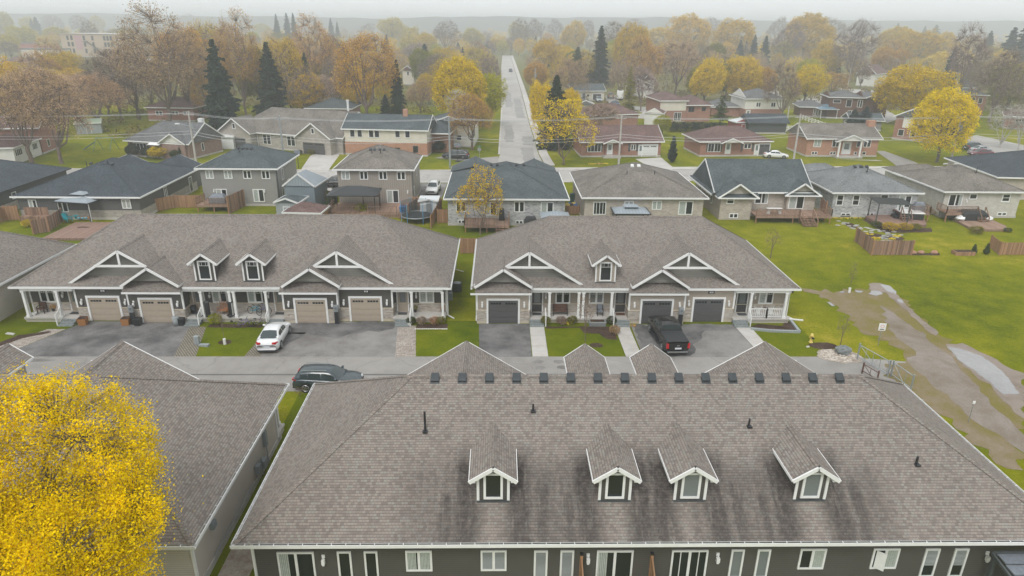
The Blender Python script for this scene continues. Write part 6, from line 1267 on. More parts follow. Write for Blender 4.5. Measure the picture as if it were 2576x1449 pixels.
q = B4(2135, 505); car('sedan', 'silver sedan behind the maroon one at the right', q.x, q.y, R(12), (.35, .37, .38))
q = B4(2130, 540); car('sedan', 'maroon sedan in front of the silver one at the right', q.x, q.y, R(183), (.12, .015, .03))
q = F3(1085, 1000); cp = top('camper_van', 'white boxy camper beside the blue sedan', 'camper', q, R(80)); M().box(-2.8, 2.8, -1.1, 1.1, .5, 2.9).build('body', WHITE, cp, bev=.15); M().box(-.8, .8, -1.13, -1.1, 1.5, 2.2).build('window', GL, cp)
for x_ in (-1, 1.2): M().tube((x_, -1.15, .35), (x_, 1.15, .35), .35, None, 14).build('wheel', TYRE, cp)
q = F3(990, 985); car('pickup', 'tan covered pickup left of the white camper', q.x, q.y, R(85), (.33, .28, .2), 'pickup')
for i, (px, py, c) in enumerate(((180, 183, (.6, .6, .6)), (128, 182, (.45, .47, .5)), (145, 184, (.1, .1, .12)), (233, 178, (.65, .65, .65)), (250, 180, (.08, .08, .1)), (272, 180, (.62, .62, .63)), (290, 179, (.6, .6, .62)), (306, 176, (.3, .3, .3)))):
    q = at(px, py); car('suv', ('white', 'pale blue grey', 'black', 'white', 'black', 'white', 'white', 'grey')[i]+' car in the misty brick block lot, '+('third', 'first', 'second', 'fourth', 'fifth', 'sixth', 'seventh', 'eighth')[i]+' from the left', q.x, q.y, R(5*i), c, 'suv')
# ------------------------------------------------------------------ poles, wires, street things
POLES = []
def pole(px, pyb, h, label, arm=True, lampd=0, trans=False, mat=POLE, x=None, y=None):
    g = at(px, pyb); t = top('utility_pole', label, 'utility pole', g if x is None else (x, y, 0), 0, 'utility poles'); M().tube((0, 0, -.2), (0, 0, h), .2, .13, 10).build('pole', mat, t)
    if arm: M().box(-.9, .9, -.06, .06, h-.7, h-.58).build('cross_arm', mat, t)
    for xx in (-.75, 0, .75): M().tube((xx, 0, h-.58), (xx, 0, h-.35), .05).build('insulator', GREYM, t)
    if trans: M().tube((.35, -.1, h-3.), (.35, -.1, h-2.), .28).build('transformer', GREYM, t)
    if lampd: M().beam((0, 0, h-2.6), (lampd*1.8, 0, h-2.2), .07, .07).build('lamp_arm', GREYM, t); M().box(lampd*1.8, lampd*2.6, -.15, .15, h-2.28, h-2.12).build('lamp_head', WHITE2, t, bev=.04)
    t['_h'] = h; return t
PX = [(-110, 120.5), (-53.7, 121.6), (-38, 121.), (-8.8, 121.2), (21.6, 123.2), (54, 124.5), (84.6, 126.5), (150, 130)]
LB = ['utility pole beside the plum brick bungalow', 'metal pole in front of the stone fronted house', 'metal pole at the corner lawn with the basketball hoop', 'wooden pole in front of the street corner bungalow', 'wooden pole at the left front of the orange brick bungalow', 'leaning wooden pole right of the brightest yellow tree']
HT = [9.2, 9.6, 9., 9., 9.3, 9.5, 9.4, 9.4]
for i in range(1, 7): pole(0, 500, HT[i], LB[i-1], True, -1 if i == 1 else (0 if i in (2, 3) else 0), i in (1, 6), POLE if i not in (2, 3) else GREYM, *PX[i])
WIREM = colmat('wire', (.42, .43, .44), .6)
for k, (dx, dz, yo) in enumerate(((-.75, -.35, 0), (.0, -.35, 0), (.75, -.35, 0), (0, -3.4, .1), (0, -3.9, .1))):
    m = M()
    for i in range(7):
        a = Vector((PX[i][0], PX[i][1]+dx, HT[i]+dz)); b = Vector((PX[i+1][0], PX[i+1][1]+dx, HT[i+1]+dz)); prev = a; sag = .5+.35*(k > 2)
        for j in range(1, 9):
            t_ = j/8; p_ = a.lerp(b, t_)-Vector((0, 0, sag*4*t_*(1-t_))); m.tube(prev, p_,   .02 if k < 3 else .032, None, 3, False); prev = p_
    tag(m.build('power_line', WIREM), ('upper power wire on the near side of the poles', 'upper middle power wire between the poles', 'upper power wire on the far side of the poles', 'lower cable sagging between the poles', 'lowest cable sagging between the poles')[k], 'power line', 'wires over the through street')
for f, x, yb, h, lb in ((F3, 228, 945, 9, 'pole with a transformer right of the long street'), (F3, 1540, 952, 8.5, 'pole behind the cream and brick two storey house'), (F4, 790, 940, 9.5, 'street lamp pole by the white farmhouse'), (F4, 180, 1300, 5.5, 'thin pole at the white plank fence')):
    g = f(x, yb); pole(0, 0, h, lb, False, -1 if 'lamp' in lb else 0, 'transformer' in lb, POLE, g.x, g.y)
g = B2(2030, 598); bh = top('basketball_hoop', 'portable basketball hoop with a dark backboard by the minivan', 'basketball hoop', g, 0)
M().tube((0, 0, 0), (0, 0, 3.1), .06).build('pole', BLACK, bh); M().box(-.6, .6, -.28, -.24, 2.7, 3.5).build('backboard', CLOTHG, bh); M().ring((0, -.5, 2.85), (0, 0, 1), .22, .02).build('rim', RED, bh); M().box(-.45, .45, -.2, .6, 0, .18).build('base', BLACK, bh, bev=.04)
g = B2(2248, 605); ss = top('street_sign', 'street name and stop sign at the corner of the long street', 'sign', g, 0); M().tube((0, 0, 0), (0, 0, 3.1), .04).build('post', GREYM, ss)
m = M(); m.hexa([(math.cos(math.pi/8+i*math.pi/4)*.36, .05, 2.4+math.sin(math.pi/8+i*math.pi/4)*.36) for i in range(8)], [(math.cos(math.pi/8+i*math.pi/4)*.36, .07, 2.4+math.sin(math.pi/8+i*math.pi/4)*.36) for i in range(8)]); m.build('sign_back', GREYM, ss); M().box(-.4, .4, -.02, .02, 2.9, 3.05).build('name_plate', colmat('sign_green', (.02, .2, .1)), ss)
g = B2(430, 665); ss = top('basketball_hoop', 'basketball hoop seen from behind at the stone house driveway', 'basketball hoop', g, 0); M().tube((0, 0, 0), (0, 0, 3.), .06).build('pole', BLACK, ss); M().box(-.5, .5, -.05, 0, 2.5, 3.2).build('backboard', CLOTHG, ss)
def hydrant(g, label, mat):
    t = top('fire_hydrant', label, 'fire hydrant', g, 0); M().lathe((0, 0, 0), [(.17, 0), (.17, .06), (.11, .08), (.11, .55), (.15, .56), (.15, .62), (.12, .66), (.09, .78), (.03, .82)], 14).build('barrel', mat, t, smooth=True)
    for s_ in (-1, 1): M().tube((0, 0, .48), (s_*.2, 0, .48), .06).build('side_nozzle', mat, t)
    M().tube((0, 0, .42), (.12, -.2, .42), .085).build('front_nozzle', BLACK, t)
hydrant(A4(1235, 1262), 'yellow fire hydrant on the lawn beside the tan row', YEL); hydrant(B1(1955, 655), 'orange fire hydrant near the utility pole by the grey house', colmat('hydrant_orange', (.6, .15, .03)))
g = A4(1885, 1290); sg = top('field_sign', 'small white sign on a thin post beside the worn track', 'sign', g, R(-8)); M().tube((0, 0, 0), (0, 0, 1.95), .03).build('post', GREYM, sg); s_ = M().box(-.27, .27, -.05, -.02, 1.35, 1.98).build('sign_panel', WHITE, sg)
M().ring((0, -.055, 1.72), (0, 1, 0), .13, .015, 16, 4).build('symbol', RED, s_); M().box(-.16, .16, -.058, -.05, 1.42, 1.5).build('lettering', DARKG, s_)
g = at(2436, 1062); sg = top('marker_post', 'thin marker post with a pale top in the grass right of the near roof', 'post', g, 0); M().tube((0, 0, 0), (0, 0, 1.4), .025).build('post', GREYM, sg); M().box(-.08, .08, -.02, .02, 1.4, 1.6).build('tag', WHITE, sg)
# gates at the lane end
def gate(a, b, h, label, mat):
    a, b = Vector(a), Vector(b); d = b-a; L_ = d.length; t = top('metal_gate', label, 'gate', a, math.atan2(d.y, d.x), 'field gates'); m = M()
    for z in (.25, h): m.tube((0, 0, z), (L_, 0, z), .035, None, 6)
    for i in range(int(L_/.7)+1): m.tube((i*.7, 0, .25), (i*.7, 0, h), .02, None, 6)
    m.tube((0, 0, h), (L_*.6, 0, .25), .025, None, 6); m.build('gate_frame', mat, t)
    for x in (0, L_): M().tube((x, 0, 0), (x, 0, h+.15), .06, None, 8).build('post', mat, t)
gate(at(2156, 904), at(2232, 948), 1.25, 'longer galvanised gate beside the stone circle', GREYM); gate(at(2240, 948), at(2290, 984), 1.2, 'shorter galvanised gate at the corner of the near roof', GREYM); gate(at(2168, 940), at(2205, 962), .8, 'low brown rail behind the near roof ridge', BROWNW)
c = at(2113, 893); sheet('stone_bed', oval((c.x-.1, c.y-.2), 1.75, 1.25, 22, .12, 4), .03, STONES); sheet('garden_bed', oval((c.x-.6, c.y+1.6), 1.15, .65, 18, .1, 4), .035, MULCH)
sc_ = M(); r_ = random.Random(5)
for i in range(150):
    a, d = r_.uniform(0, 6.28), math.sqrt(r_.random()); sc_.blob((c.x-.1+d*1.6*math.cos(a), c.y-.2+d*1.1*math.sin(a), .05), .09, .07, .05, i, 6, 3)
o = sc_.build('white_stones', simple('limestone', (.55, .50, .44), .8, var=.25, scale=1.5), None); o['kind'] = 'stuff'; o['label'] = 'bed of white and tan stones round the boulder'
tag(M().blob((c.x+.3, c.y+.25, .3), .62, .48, .38, 8, 12, 8, .2).build('boulder', simple('boulder_grey', (.18, .20, .20), .9, var=.4, scale=2)), 'grey boulder on the bed of white stones', 'boulder')
# ------------------------------------------------------------------ fences
def fence(pts, h, label, mat=CEDAR, step=2.4, name='wood_fence', cat='fence', pst=None):
    t = top(name, label, cat, (0, 0, 0), 0); P = [Vector((*q[:2], 0)) for q in pts]
    for a, b in zip(P, P[1:]):
        n = max(1, round((b-a).length/step))
        for i in range(n):
            p0, p1 = a.lerp(b, i/n), a.lerp(b, (i+1)/n); m = M(); m.beam(p0+Vector((0, 0, h/2+.04)), p1+Vector((0, 0, h/2+.04)), .035, h-.04); m.build('fence_panel', mat, t)
            M().box(p0.x-.06, p0.x+.06, p0.y-.06, p0.y+.06, 0, h+.1).build('fence_post', pst or POST, t)
    b = P[-1]; M().box(b.x-.06, b.x+.06, b.y-.06, b.y+.06, 0, h+.1).build('fence_post', pst or POST, t); return t
fence([B1(1435, 1130), B1(1775, 1060), B1(1890, 1062), B1(1975, 1060), B1(2040, 1062)], 1.75, 'tan board fence with a gate beside the grey two storey house', CEDAR)
fence([B1(340, 1330), B1(500, 1305), B1(640, 1200)], 1.75, 'weathered board fence left of the dark hardtop gazebo', CEDAR2)
fence([B1(-100, 1260), B1(60, 1190)], 1.8, 'orange board fence at the left edge', CEDAR)
ag = fence([B1(70, 1190), B1(200, 1185)], 1.9, 'arched wooden garden gate by the dark bungalow', CEDAR, name='garden_gate', cat='gate'); a = B1(70, 1190); b = B1(200, 1185)
fence([(-4.35, 73.2), (-2.3, 73.2)], 1.8, 'cedar fence panel closing the gap between the two middle rows', CEDAR)
fence([A4(1660, 290), A4(1820, 422), A4(2205, 422)], 1.75, 'freestanding weathered fence corner in the right hand yard', CEDAR2)
fence([at(2488, 623), at(2513, 642), at(2578, 642)], 1.5, 'brown board fence by the right edge', CEDAR)
fence([B2(385, 1110), B2(620, 985), B2(640, 1010), B2(810, 1010)], 1.7, 'brown fence running back from the sheds to the beige house', CEDAR2)
fence([B2(1760, 1270), B2(1870, 1090), B2(1640, 1090)], 1.7, 'light board fence round the trampoline yard', CEDAR)
fence([B2(1830, 1215), B2(1925, 1215)], 1.8, 'board gate with a small dark window beside the slate roofed bungalow', CEDAR, name='garden_gate', cat='gate')
fence([B2(1585, 1075), B2(1640, 1080)], 1.75, 'orange fence piece at the corner of the beige house', CEDAR)
fence([B3(545, 1130), B3(690, 1125)], 1.2, 'low board fence between the grey and beige brick bungalows', CEDAR)
for i, (x, y) in enumerate(((130, 1200), (1310, 1120), (1365, 1130))):
    g = B3(x, y+30); s_ = top('privacy_screen', ('orange screen beside the covered barbecue', 'orange screen behind the hardtop gazebo', 'orange screen right of the hardtop gazebo')[i], 'privacy screen', g); M().box(-.05, .05, -.05, 1.8, 0, 1.9).build('panel', CEDAR, s_); M().box(-.08, .08, -.12, -.05, 0, 2.).build('post', POST, s_)
# white plank fence
wf = top('plank_fence', 'white three rail plank fence round the far lawn', 'fence', (0, 0, 0))
for a, b in ((F4(20, 1318), F4(640, 1312)), (F4(640, 1312), F4(345, 1205))):
    L_ = (b-a).length; n = int(L_/2.2)
    for i in range(n+1): q = a.lerp(b, i/n); M().box(q.x-.08, q.x+.08, q.y-.08, q.y+.08, 0, 1.3).build('fence_post', WHITE, wf)
    for z in (.35, .75, 1.12): M().beam(a+Vector((0, 0, z)), b+Vector((0, 0, z)), .05, .16).build('rail', WHITE, wf)
# ------------------------------------------------------------------ decks, gazebos, sheds
ux = atY(2268, 520, 88.5).x
def railing(t, a, b, z, h=.95, mat=CEDAR2, pal=True, every=.16, name='railing'):
    a, b = Vector(a), Vector(b); m = M(); d = b-a; n = max(2, int(d.length/every))
    m.beam(a+Vector((0, 0, z+h)), b+Vector((0, 0, z+h)), .08, .05); m.beam(a+Vector((0, 0, z+.1)), b+Vector((0, 0, z+.1)), .05, .05)
    for i in range(n+1):
        q = a.lerp(b, i/n); e = .045 if i in (0, n) else .018; m.box(q.x-e, q.x+e, q.y-e, q.y+e, z if e > .03 else z+.1, z+h)
    m.build(name, mat, t)
def deck(label, x0, x1, y0, y1, z, mat=DECK, rails=(), legs=True, name='wooden_deck'):
    t = top(name, label, 'deck', (0, 0, 0)); M().box(x0, x1, y0, y1, z-.05, z).build('deck_floor', mat, t)
    m = M().box(x0-.02, x1+.02, y0-.05, y0, z-.28, z-.01); m.build('fascia_board', mat, t)
    if legs and z > .6:
        for x in (x0+.1, (x0+x1)/2, x1-.1): M().box(x-.06, x+.06, y0+.05, y0+.17, 0, z-.05).build('deck_post', POST, t)
    else: M().box(x0+.05, x1-.05, y0+.03, y1-.05, 0, z-.06).build('skirt', mat, t)
    for a, b in rails: railing(t, (*a, 0), (*b, 0), z)
    return t
def dstairs(t, x0, x1, y, z, n=6, mat=CEDAR2, run=.28, rails=True):
    m = M()
    for i in range(n): zz = z*(n-i)/(n+1); m.box(x0, x1, y-run*(i+1), y-run*i, zz-.05, zz)
    for x in (x0, x1): m.beam((x, y, z-.15), (x, y-run*n, .05), .05, .25)
    m.build('deck_stairs', mat, t)
    if rails:
        for x in (x0, x1): m = M(); m.beam((x, y, z+.9), (x, y-run*n, .95), .08, .09); m.box(x-.05, x+.05, y-run*n-.05, y-run*n+.05, 0, .95); m.box(x-.05, x+.05, y-.05, y+.05, 0, z+.9); m.build('stair_rail', mat, t)
def gazebo(label, c, w_, d, h, rm, pm, tiers=True, curtain=None, rz=0):
    t = top('gazebo', label, 'gazebo', (c[0], c[1], c[2] if len(c) > 2 else 0), rz); x, y = w_/2, d/2
    ro = hip_roof(-x, x, -y, y, h, .38, rm, t, fascia=pm, cap=False, gut=.06)
    if tiers: zt = h+.38*min(x, y)*.72; k = .36; m = M(); m.hexa([(-x*k, -y*k, zt), (x*k, -y*k, zt), (x*k, y*k, zt), (-x*k, y*k, zt)], [(-x*k, -y*k, zt+.18), (x*k, -y*k, zt+.18), (x*k, y*k, zt+.18), (-x*k, y*k, zt+.18)]); m.build('vent_base', pm, ro); hip_roof(-x*k-.15, x*k+.15, -y*k-.15, y*k+.15, zt+.18, .34, rm, ro, fascia=None, cap=False, name='upper_roof')
    for a in (-1, 1):
        for b in (-1, 1): M().box(a*(x-.25)-.06, a*(x-.25)+.06, b*(y-.25)-.06, b*(y-.25)+.06, 0, h).build('post', pm, t)
    if curtain:
        for a in (-1, 1):
            for b in (-1, 1): m = M(); [m.tube((a*(x-.35)+i*.05*a, b*(y-.28), .05), (a*(x-.3)+i*.04*a, b*(y-.28), h-.1), .05, .07, 6) for i in range(4)]; m.build('curtain', curtain, t)
    return t
gazebo('grey hardtop gazebo with pale tied curtains over blue deck furniture', (*at(218, 550)[:2], .15), 5.0, 4.0, 2.5, METROOF, CLOTH, True, WHITE2, R(-12))
deck('brown patio deck of the dark bungalow under the curtained gazebo', -53.6, -42.5, 77.6, 84.4, .3, DECKR)
gazebo('dark hardtop gazebo behind the beige brick bungalow', (atY(1586, 530, 83.3).x, 83.3, 0), 4.4, 3.2, 2.4, METROOF, BLACK)
gazebo('small grey gazebo roof behind the grey brick bungalow', (atY(1396, 540, 81.5).x, 81.5, 0), 3.4, 3.2, 2.2, METROOF, GREYM, False)
q = F4(585, 1190); gazebo('blue roofed round gazebo in front of the brown sided house', (q.x, q.y+1, 0), 5, 5, 2.6, colmat('gazebo_blue', (.12, .2, .27)), WHITE2)
pg = gazebo('black mesh roofed shelter against the beige two storey house', (-19.4, 90.2, .5), 6.4, 4.4, 2.5, colmat('mesh_black', (.03, .033, .036), .7), BLACK, False)
def bbq(label, g, w_=1.3, h=1.1, mat=CLOTH, d=.7, z=0, name='covered_barbecue', cat='barbecue'):
    t = top(name, label, cat, (g[0], g[1], z)); m = M(); m.hexa([(-w_/2, -d/2, 0), (w_/2, -d/2, 0), (w_/2, d/2, 0), (-w_/2, d/2, 0)], [(-w_/2*.96, -d/2*.95, h*.72), (w_/2*.96, -d/2*.95, h*.72), (w_/2*.96, d/2*.95, h*.72), (-w_/2*.96, d/2*.95, h*.72)])
    m.build('lower_cover', mat, t, bev=.06); m = M(); m.hexa([(-w_/2*.9, -d/2*.9, h*.7), (w_/2*.9, -d/2*.9, h*.7), (w_/2*.9, d/2*.9, h*.7), (-w_/2*.9, d/2*.9, h*.7)], [(-w_/2*.66, -d/2*.5, h), (w_/2*.66, -d/2*.5, h), (w_/2*.66, d/2*.5, h), (-w_/2*.66, d/2*.5, h)]); m.build('hood_cover', mat, t, bev=.1); return t
bbq('black covered barbecue right of the curtained gazebo', B1(1125, 1150), 2.3, 1.5, d=1.2); bbq('black covered barbecue against the grey two storey house', (*atY(718, 515, 92.8)[:2],), 1.7, 1.3, d=.9); bbq('tall black covered smoker on the slate bungalow deck', (.3, 83.9), .7, 1.6, z=.95); bbq('black covered barbecue behind the grey brick bungalow', (atY(1335, 545, 83.4).x, 83.4), 1.7, 1.6)
bbq('grey blue covered table set on the grey house deck', (atY(551, 510, 92.).x, 92.), 2.2, 1.2, CLOTHG, 1.4, 1.0, 'covered_table', 'table'); bbq('black covered barbecue on the pale brick deck', (ux+2.4, 88.6), 1.5, 1.2, CLOTHG, .8, 1.2)
deck('grey house deck with corner stairs and a slanted screen', -40.9, -36.4, 90.6, 93.9, 1.0, DECK, [((-39.8, 90.6), (-36.4, 90.6)), ((-40.9, 90.6), (-40.9, 93.5))])
fence([(-36.3, 89.6), (-35.6, 93.8)], 2.4, 'slanted brown screen on the grey house deck', CEDAR2, name='privacy_screen', cat='privacy screen')
sheet('patio', [(-30.4, 85.5), (-24.8, 85.5), (-24.4, 90.6), (-29.8, 91.6)], .04, DECKR, thick=.1)
def shed(label, c, w_, d, h, s, wm, rm, gable='S', rz=0, cat='shed', name='garden_shed', dr=None):
    return house(name, label, (c[0], c[1], 0), rz, w_, d, h, s, rm, wm, gable=gable, ov=.15, cap=False, found=False, cat=cat, fascia=dr or WHITE2, items=[('d', 'S', 0, .05, .8, min(1.8, h-.25), wm if not dr else dr, WHITE2, False)])
shed('tall blue grey shed with steep metal roof right of the grey two storey house', B2(450, 1060)+Vector((.6, 1.6, 0)), 4.2, 5., 3.3, .75, SHEDB, METROOF, 'S', R(-6)); shed('small pale grey shed in front of the tall blue grey one', B2(375, 1160), 2.9, 3.4, 2.5, .35, SHEDG, SHS, 'S', R(-6)); shed('little brown roofed cedar playhouse behind the charcoal row ridge', B2(520, 1200), 4.6, 3.4, 1.7, .5, CEDAR, SHR, '', R(-4), 'playhouse', 'playhouse')
shed('white ribbed metal shed beside the trampoline', B2(1740, 1155)+Vector((0, 1., 0)), 2.2, 2.6, 2.3, .2, SHEDW, SHEDW, 'S'); shed('pale green roofed shed leaning at the back of the far left lawn', F1(910, 1335), 5, 4, 2.4, .35, SHEDG, colmat('roof_green', (.30, .38, .28)), 'E', R(25))
shed('white garden shed with a brown roof left of the cream and brick house', F3(1440, 1250)+Vector((0, 1, 0)), 4.6, 4.6, 3., .55, SID_W, SHR, 'S', R(-20)); shed('small red shed with a pale roof by the slate roofed double garage', F3(2280, 1318), 4, 4, 2.4, .4, colmat('shed_red', (.25, .05, .05)), SHEDW, 'S', R(10)); shed('small white shed behind the plum brick bungalow', B1(2265, 455), 5, 3.5, 2.5, .1, WHITE2, WHITE2, 'W')
dk = deck('beige house deck with railings and steps beside the shelter', -22.7, -11.8, 88.2, 93.8, .6, DECK, [((-22.7, 88.2), (-18.6, 88.2)), ((-17.4, 88.2), (-13.6, 88.2)), ((-22.7, 88.2), (-22.7, 92))]); dstairs(dk, -13.2, -12.0, 88.2, .6, 3, rails=False)
fence([(-12.0, 87.5), (-11.2, 91)], 2., 'brown lattice screen at the right end of the beige house deck', CEDAR2, name='privacy_screen', cat='privacy screen')
sw = top('porch_swing', 'black framed swing seat on the beige house deck', 'swing', (-17.2, 90.2, .6)); m = M()
for x in (-1.1, 1.1): m.tube((x, -.5, 0), (x, -.3, 1.9), .04); m.tube((x, .5, 0), (x, -.3, 1.9), .04)
m.tube((-1.1, -.3, 1.9), (1.1, -.3, 1.9), .04); m.build('frame', BLACK, sw); M().box(-.8, .8, -.4, .1, .4, .48).build('seat', CLOTHG, sw); M().box(-1.2, 1.2, -.7, .3, 1.9, 1.94).build('canopy_frame', BROWNW, sw)
tr = top('trampoline', 'round trampoline with pale blue poles and dark net', 'trampoline', (*B2(1620, 1195)[:2], 0)); m = M().ring((0, 0, .85), (0, 0, 1), 2., .05, 28, 6); m.build('frame_ring', GREYM, tr); M().tube((0, 0, .83), (0, 0, .86), 1.95, None, 28).build('mat', BLACK, tr)
for i in range(6):
    a = i*math.pi/3; M().tube((2*math.cos(a), 2*math.sin(a), 0), (2.05*math.cos(a), 2.05*math.sin(a), 2.7), .04, None, 6).build('net_pole', colmat('pole_blue', (.1, .3, .5)) if i < 1 else tr.children[-1].data.materials[0], tr)
netm, n, l, b = base('net', .8); b.inputs['Base Color'].default_value = (.03, .05, .06, 1); b.inputs['Alpha'].default_value = .35
m = M(); k = 0
for i in range(24):
    a, b2 = i*2*math.pi/24, (i+1)*2*math.pi/24; m.poly([(1.98*math.cos(a), 1.98*math.sin(a), .9), (1.98*math.cos(b2), 1.98*math.sin(b2), .9), (1.98*math.cos(b2), 1.98*math.sin(b2), 2.6), (1.98*math.cos(a), 1.98*math.sin(a), 2.6)])
m.build('net', netm, tr)
sd_ = deck('slate bungalow deck with railing and side steps', -4.3, 1.2, 81.3, 84.6, .95, DECK, [((-4.3, 81.3), (-.6, 81.3)), ((-4.3, 81.3), (-4.3, 84.4)), ((1.2, 81.3), (1.2, 84.4))]); dstairs(sd_, -.4, 1.1, 81.3, .95, 4, rails=False)
cgd = deck('long raised deck across the two gabled brick bungalow', 33.6, 43.6, 86.2, 89.3, 1.0, DECK, [((33.6, 86.2), (39.3, 86.2)), ((41.2, 86.2), (43.6, 86.2)), ((43.6, 86.2), (43.6, 89.2))]); dstairs(cgd, 39.4, 41.1, 86.2, 1.0, 6)
fence([(43.3, 87.4), (43.5, 89.4)], 2.6, 'brown privacy screen at the right end of the long raised deck', CEDAR2, name='privacy_screen', cat='privacy screen')
tb = top('picnic_table', 'white folding table on the long raised deck', 'table', (36.4, 87.3, 1.0)); M().box(-1., 1., -.35, .35, .7, .74).build('table_top', WHITE, tb)
for x in (-.8, .8): M().beam((x, 0, 0), (x*.8, 0, .7), .05, .4).build('leg', WHITE2, tb)
# pale brick house: deck, pergola, hot tub
DP = [tuple(q[:2]) for q in (B4(1175, 1275), B4(1590, 1255), B4(1545, 1130), B4(1240, 1115), B4(975, 1170))]
hd = top('wooden_deck', 'low red brown deck with the hot tub and pergola', 'deck', (0, 0, 0)); M().prism(DP, .3, .36).build('deck_floor', DECKR, hd); M().prism(DP, .02, .29).build('skirt', DECKR, hd)
ud = deck('upper landing deck outside the pale brick patio door', ux-.6, ux+3.2, 87.2, 89.4, 1.2, DECKR, [((ux+.4, 87.2), (ux+3.2, 87.2)), ((ux+3.2, 87.2), (ux+3.2, 89.4))]); dstairs(ud, ux-.7, ux+.3, 87.2, 1.2, 4, DECKR)
ht = top('hot_tub', 'square hot tub with a white cover and black sides', 'hot tub', (*B4(1408, 1185)[:2], .36), R(-8)); M().box(-1.4, 1.4, -1.2, 1.2, 0, .82).build('shell', CLOTH, ht, bev=.08)
for s_ in (-1, 1): M().box(s_*.01, s_*1.48, -1.27, 1.27, .82, .95).build('cover', WHITE, ht, bev=.05)
M().box(-2.1, -1.45, -.8, .5, 0, .35).build('step', CLOTH, ht)
pe = top('pergola', 'open grey metal pergola over the left half of the low deck', 'pergola', (*B4(1190, 1205)[:2], .36), R(-10)); m = M()
for x in (-1.9, 1.9):
    for y in (-1.6, 1.6): M().box(x-.06, x+.06, y-.06, y+.06, 0, 2.4).build('post', DARKG, pe)
for i in range(9): M().box(-2.1, 2.1, -1.7+i*.425-.03, -1.7+i*.425+.03, 2.45, 2.55).build('slat', DARKG, pe)
for x in (-1.9, 1.9): M().box(x-.04, x+.04, -1.8, 1.8, 2.36, 2.45).build('beam', DARKG, pe)
for i, (x, y, r, lb) in enumerate(((1230, 1290, .95, 'round golden shrub at the front of the hot tub deck, left of three'), (1380, 1288, .85, 'round golden shrub at the front of the hot tub deck, middle of three'), (1475, 1280, .7, 'small green shrub at the right end of the hot tub deck'), (1085, 1255, .7, 'leafy green shrub beside the pergola'), (2095, 1320, .85, 'round olive shrub in front of the cream house patio'), (2410, 1305, .5, 'tiny dark shrub at the corner of the cream house patio'), (1655, 1130, .7, 'twiggy brown shrub beside the cream house wall'))):
    g = B4(x, y); tree('bush', g.x, g.y, r*1.1, r*2.2, ('golden', 'golden', 'olive', 'mid green', 'olive', 'mid green', 'rust')[i], label=lb)
def patio(label, pts, z, mat): t = top('patio_deck', label, 'deck', (0, 0, 0)); M().prism([Vector(q[:2]) for q in pts], .02, z).build('deck_floor', mat, t); return t
patio('wide brown platform deck behind the cream brick house', [B4(2060, 1300), B4(2410, 1300), B4(2385, 1262), B4(2200, 1180), B4(1850, 1185)], .3, DECK)
cx_ = atY(2375, 520, 88).x
cd_ = deck('raised deck of the cream brick house with side stairs', cx_, cx_+5.2, 87.2, 89.5, 1.2, DECK, [((cx_, 87.2), (cx_+4.1, 87.2)), ((cx_, 87.2), (cx_, 89.4))]); dstairs(cd_, cx_+4.1, cx_+5.1, 87.2, 1.2, 4)
ct = bbq('dark covered spa draped with white sheets on the platform deck', B4(2035, 1195), 3.6, 1.3, CLOTH, 1.8, .3, 'covered_spa', 'hot tub'); g = ct.location
for x in (-1.9, 1.8): M().blob((x, -.5, .3), .55, .6, .35, int(x*5)+20, 10, 6, .3, 0).build('white_sheet', WHITE, ct)
# garden bits
def flowers(label, g, n, rx, ry, mat, seed, h=.16, name='flower_clump'):
    r_ = random.Random(seed); m = M()
    for i in range(n): a, d = r_.uniform(0, 6.28), math.sqrt(r_.random()); m.blob((g[0]+rx*d*math.cos(a), g[1]+ry*d*math.sin(a), h*.6), .13, .13, h*.6, i+seed, 6, 3, .3)
    tag(m.build(name, mat), label, 'flowers')
YF = simple('yellow_flowers', (.50, .38, .02), .9, var=.4, scale=6); OF = simple('mixed_flowers', (.42, .25, .08), .9, var=.5, scale=5)
for i, (f, x, y, n, rx, ry, lb) in enumerate(((B4, 1015, 1330, 14, .5, .3, 'yellow flower clump in the left island bed of the right hand yard'), (B4, 1095, 1372, 14, .6, .35, 'yellow flower clump at the front of the left island bed'), (B4, 1300, 1352, 14, .6, .3, 'yellow flower clump in the right island bed'), (B4, 1240, 1378, 10, .5, .25, 'yellow flower clump at the front of the right island bed'),
        (B3, 805, 625, 22, .8, .4, 'yellow daffodils on the corner bungalow lawn, left of three patches'), (B3, 875, 620, 18, .7, .4, 'reddish flowers on the corner bungalow lawn, middle of three patches'), (B3, 945, 620, 18, .7, .4, 'yellow daffodils on the corner bungalow lawn, right of three patches'), (B4, 780, 1170, 26, 2.4, .25, 'low golden flower strip against the pale brick wall'), (A3, 1190, 1085, 9, .5, .2, 'small yellow flowers in front of the porch bench'), (A3, 1820, 1108, 6, .3, .12, 'orange flower pot beside the garage stone pier'))):
    flowers(lb, f(x, y), n, rx, ry, OF if 'reddish' in lb or 'orange' in lb else YF, i*7)
r_ = random.Random(3); ps = M(); 
for i in range(46):
    t_ = i/46; x = 690+(1360-690)*t_+r_.uniform(-20, 20); y = 1215+150*t_+r_.uniform(-25, 25)
    if i % 3 == 0: x = r_.uniform(1050, 1300); y = r_.uniform(1300, 1400)
    g = B4(x, y); sheet_ = ps.prism(oval(g, .32, .22, 8, .2, i), .02, .07)
o = ps.build('stepping_stones', simple('flagstone', (.36, .36, .34), .9, var=.2)); o['kind'] = 'stuff'; o['label'] = 'scattered flagstones winding through the right hand yard'
def rock(label, g, r): tag(M().blob((g[0], g[1], r*.4), r, r*.8, r*.6, int(g[0]*10), 9, 6, .15).build('garden_rock', simple('sandstone', (.36, .20, .14), .9, var=.25)), label, 'rock')
for i, x in enumerate((2225, 2300, 2425)): rock(('left', 'middle', 'right')[i]+' reddish rock in the narrow bed right of the fence corner', A4(x, 405), .38)
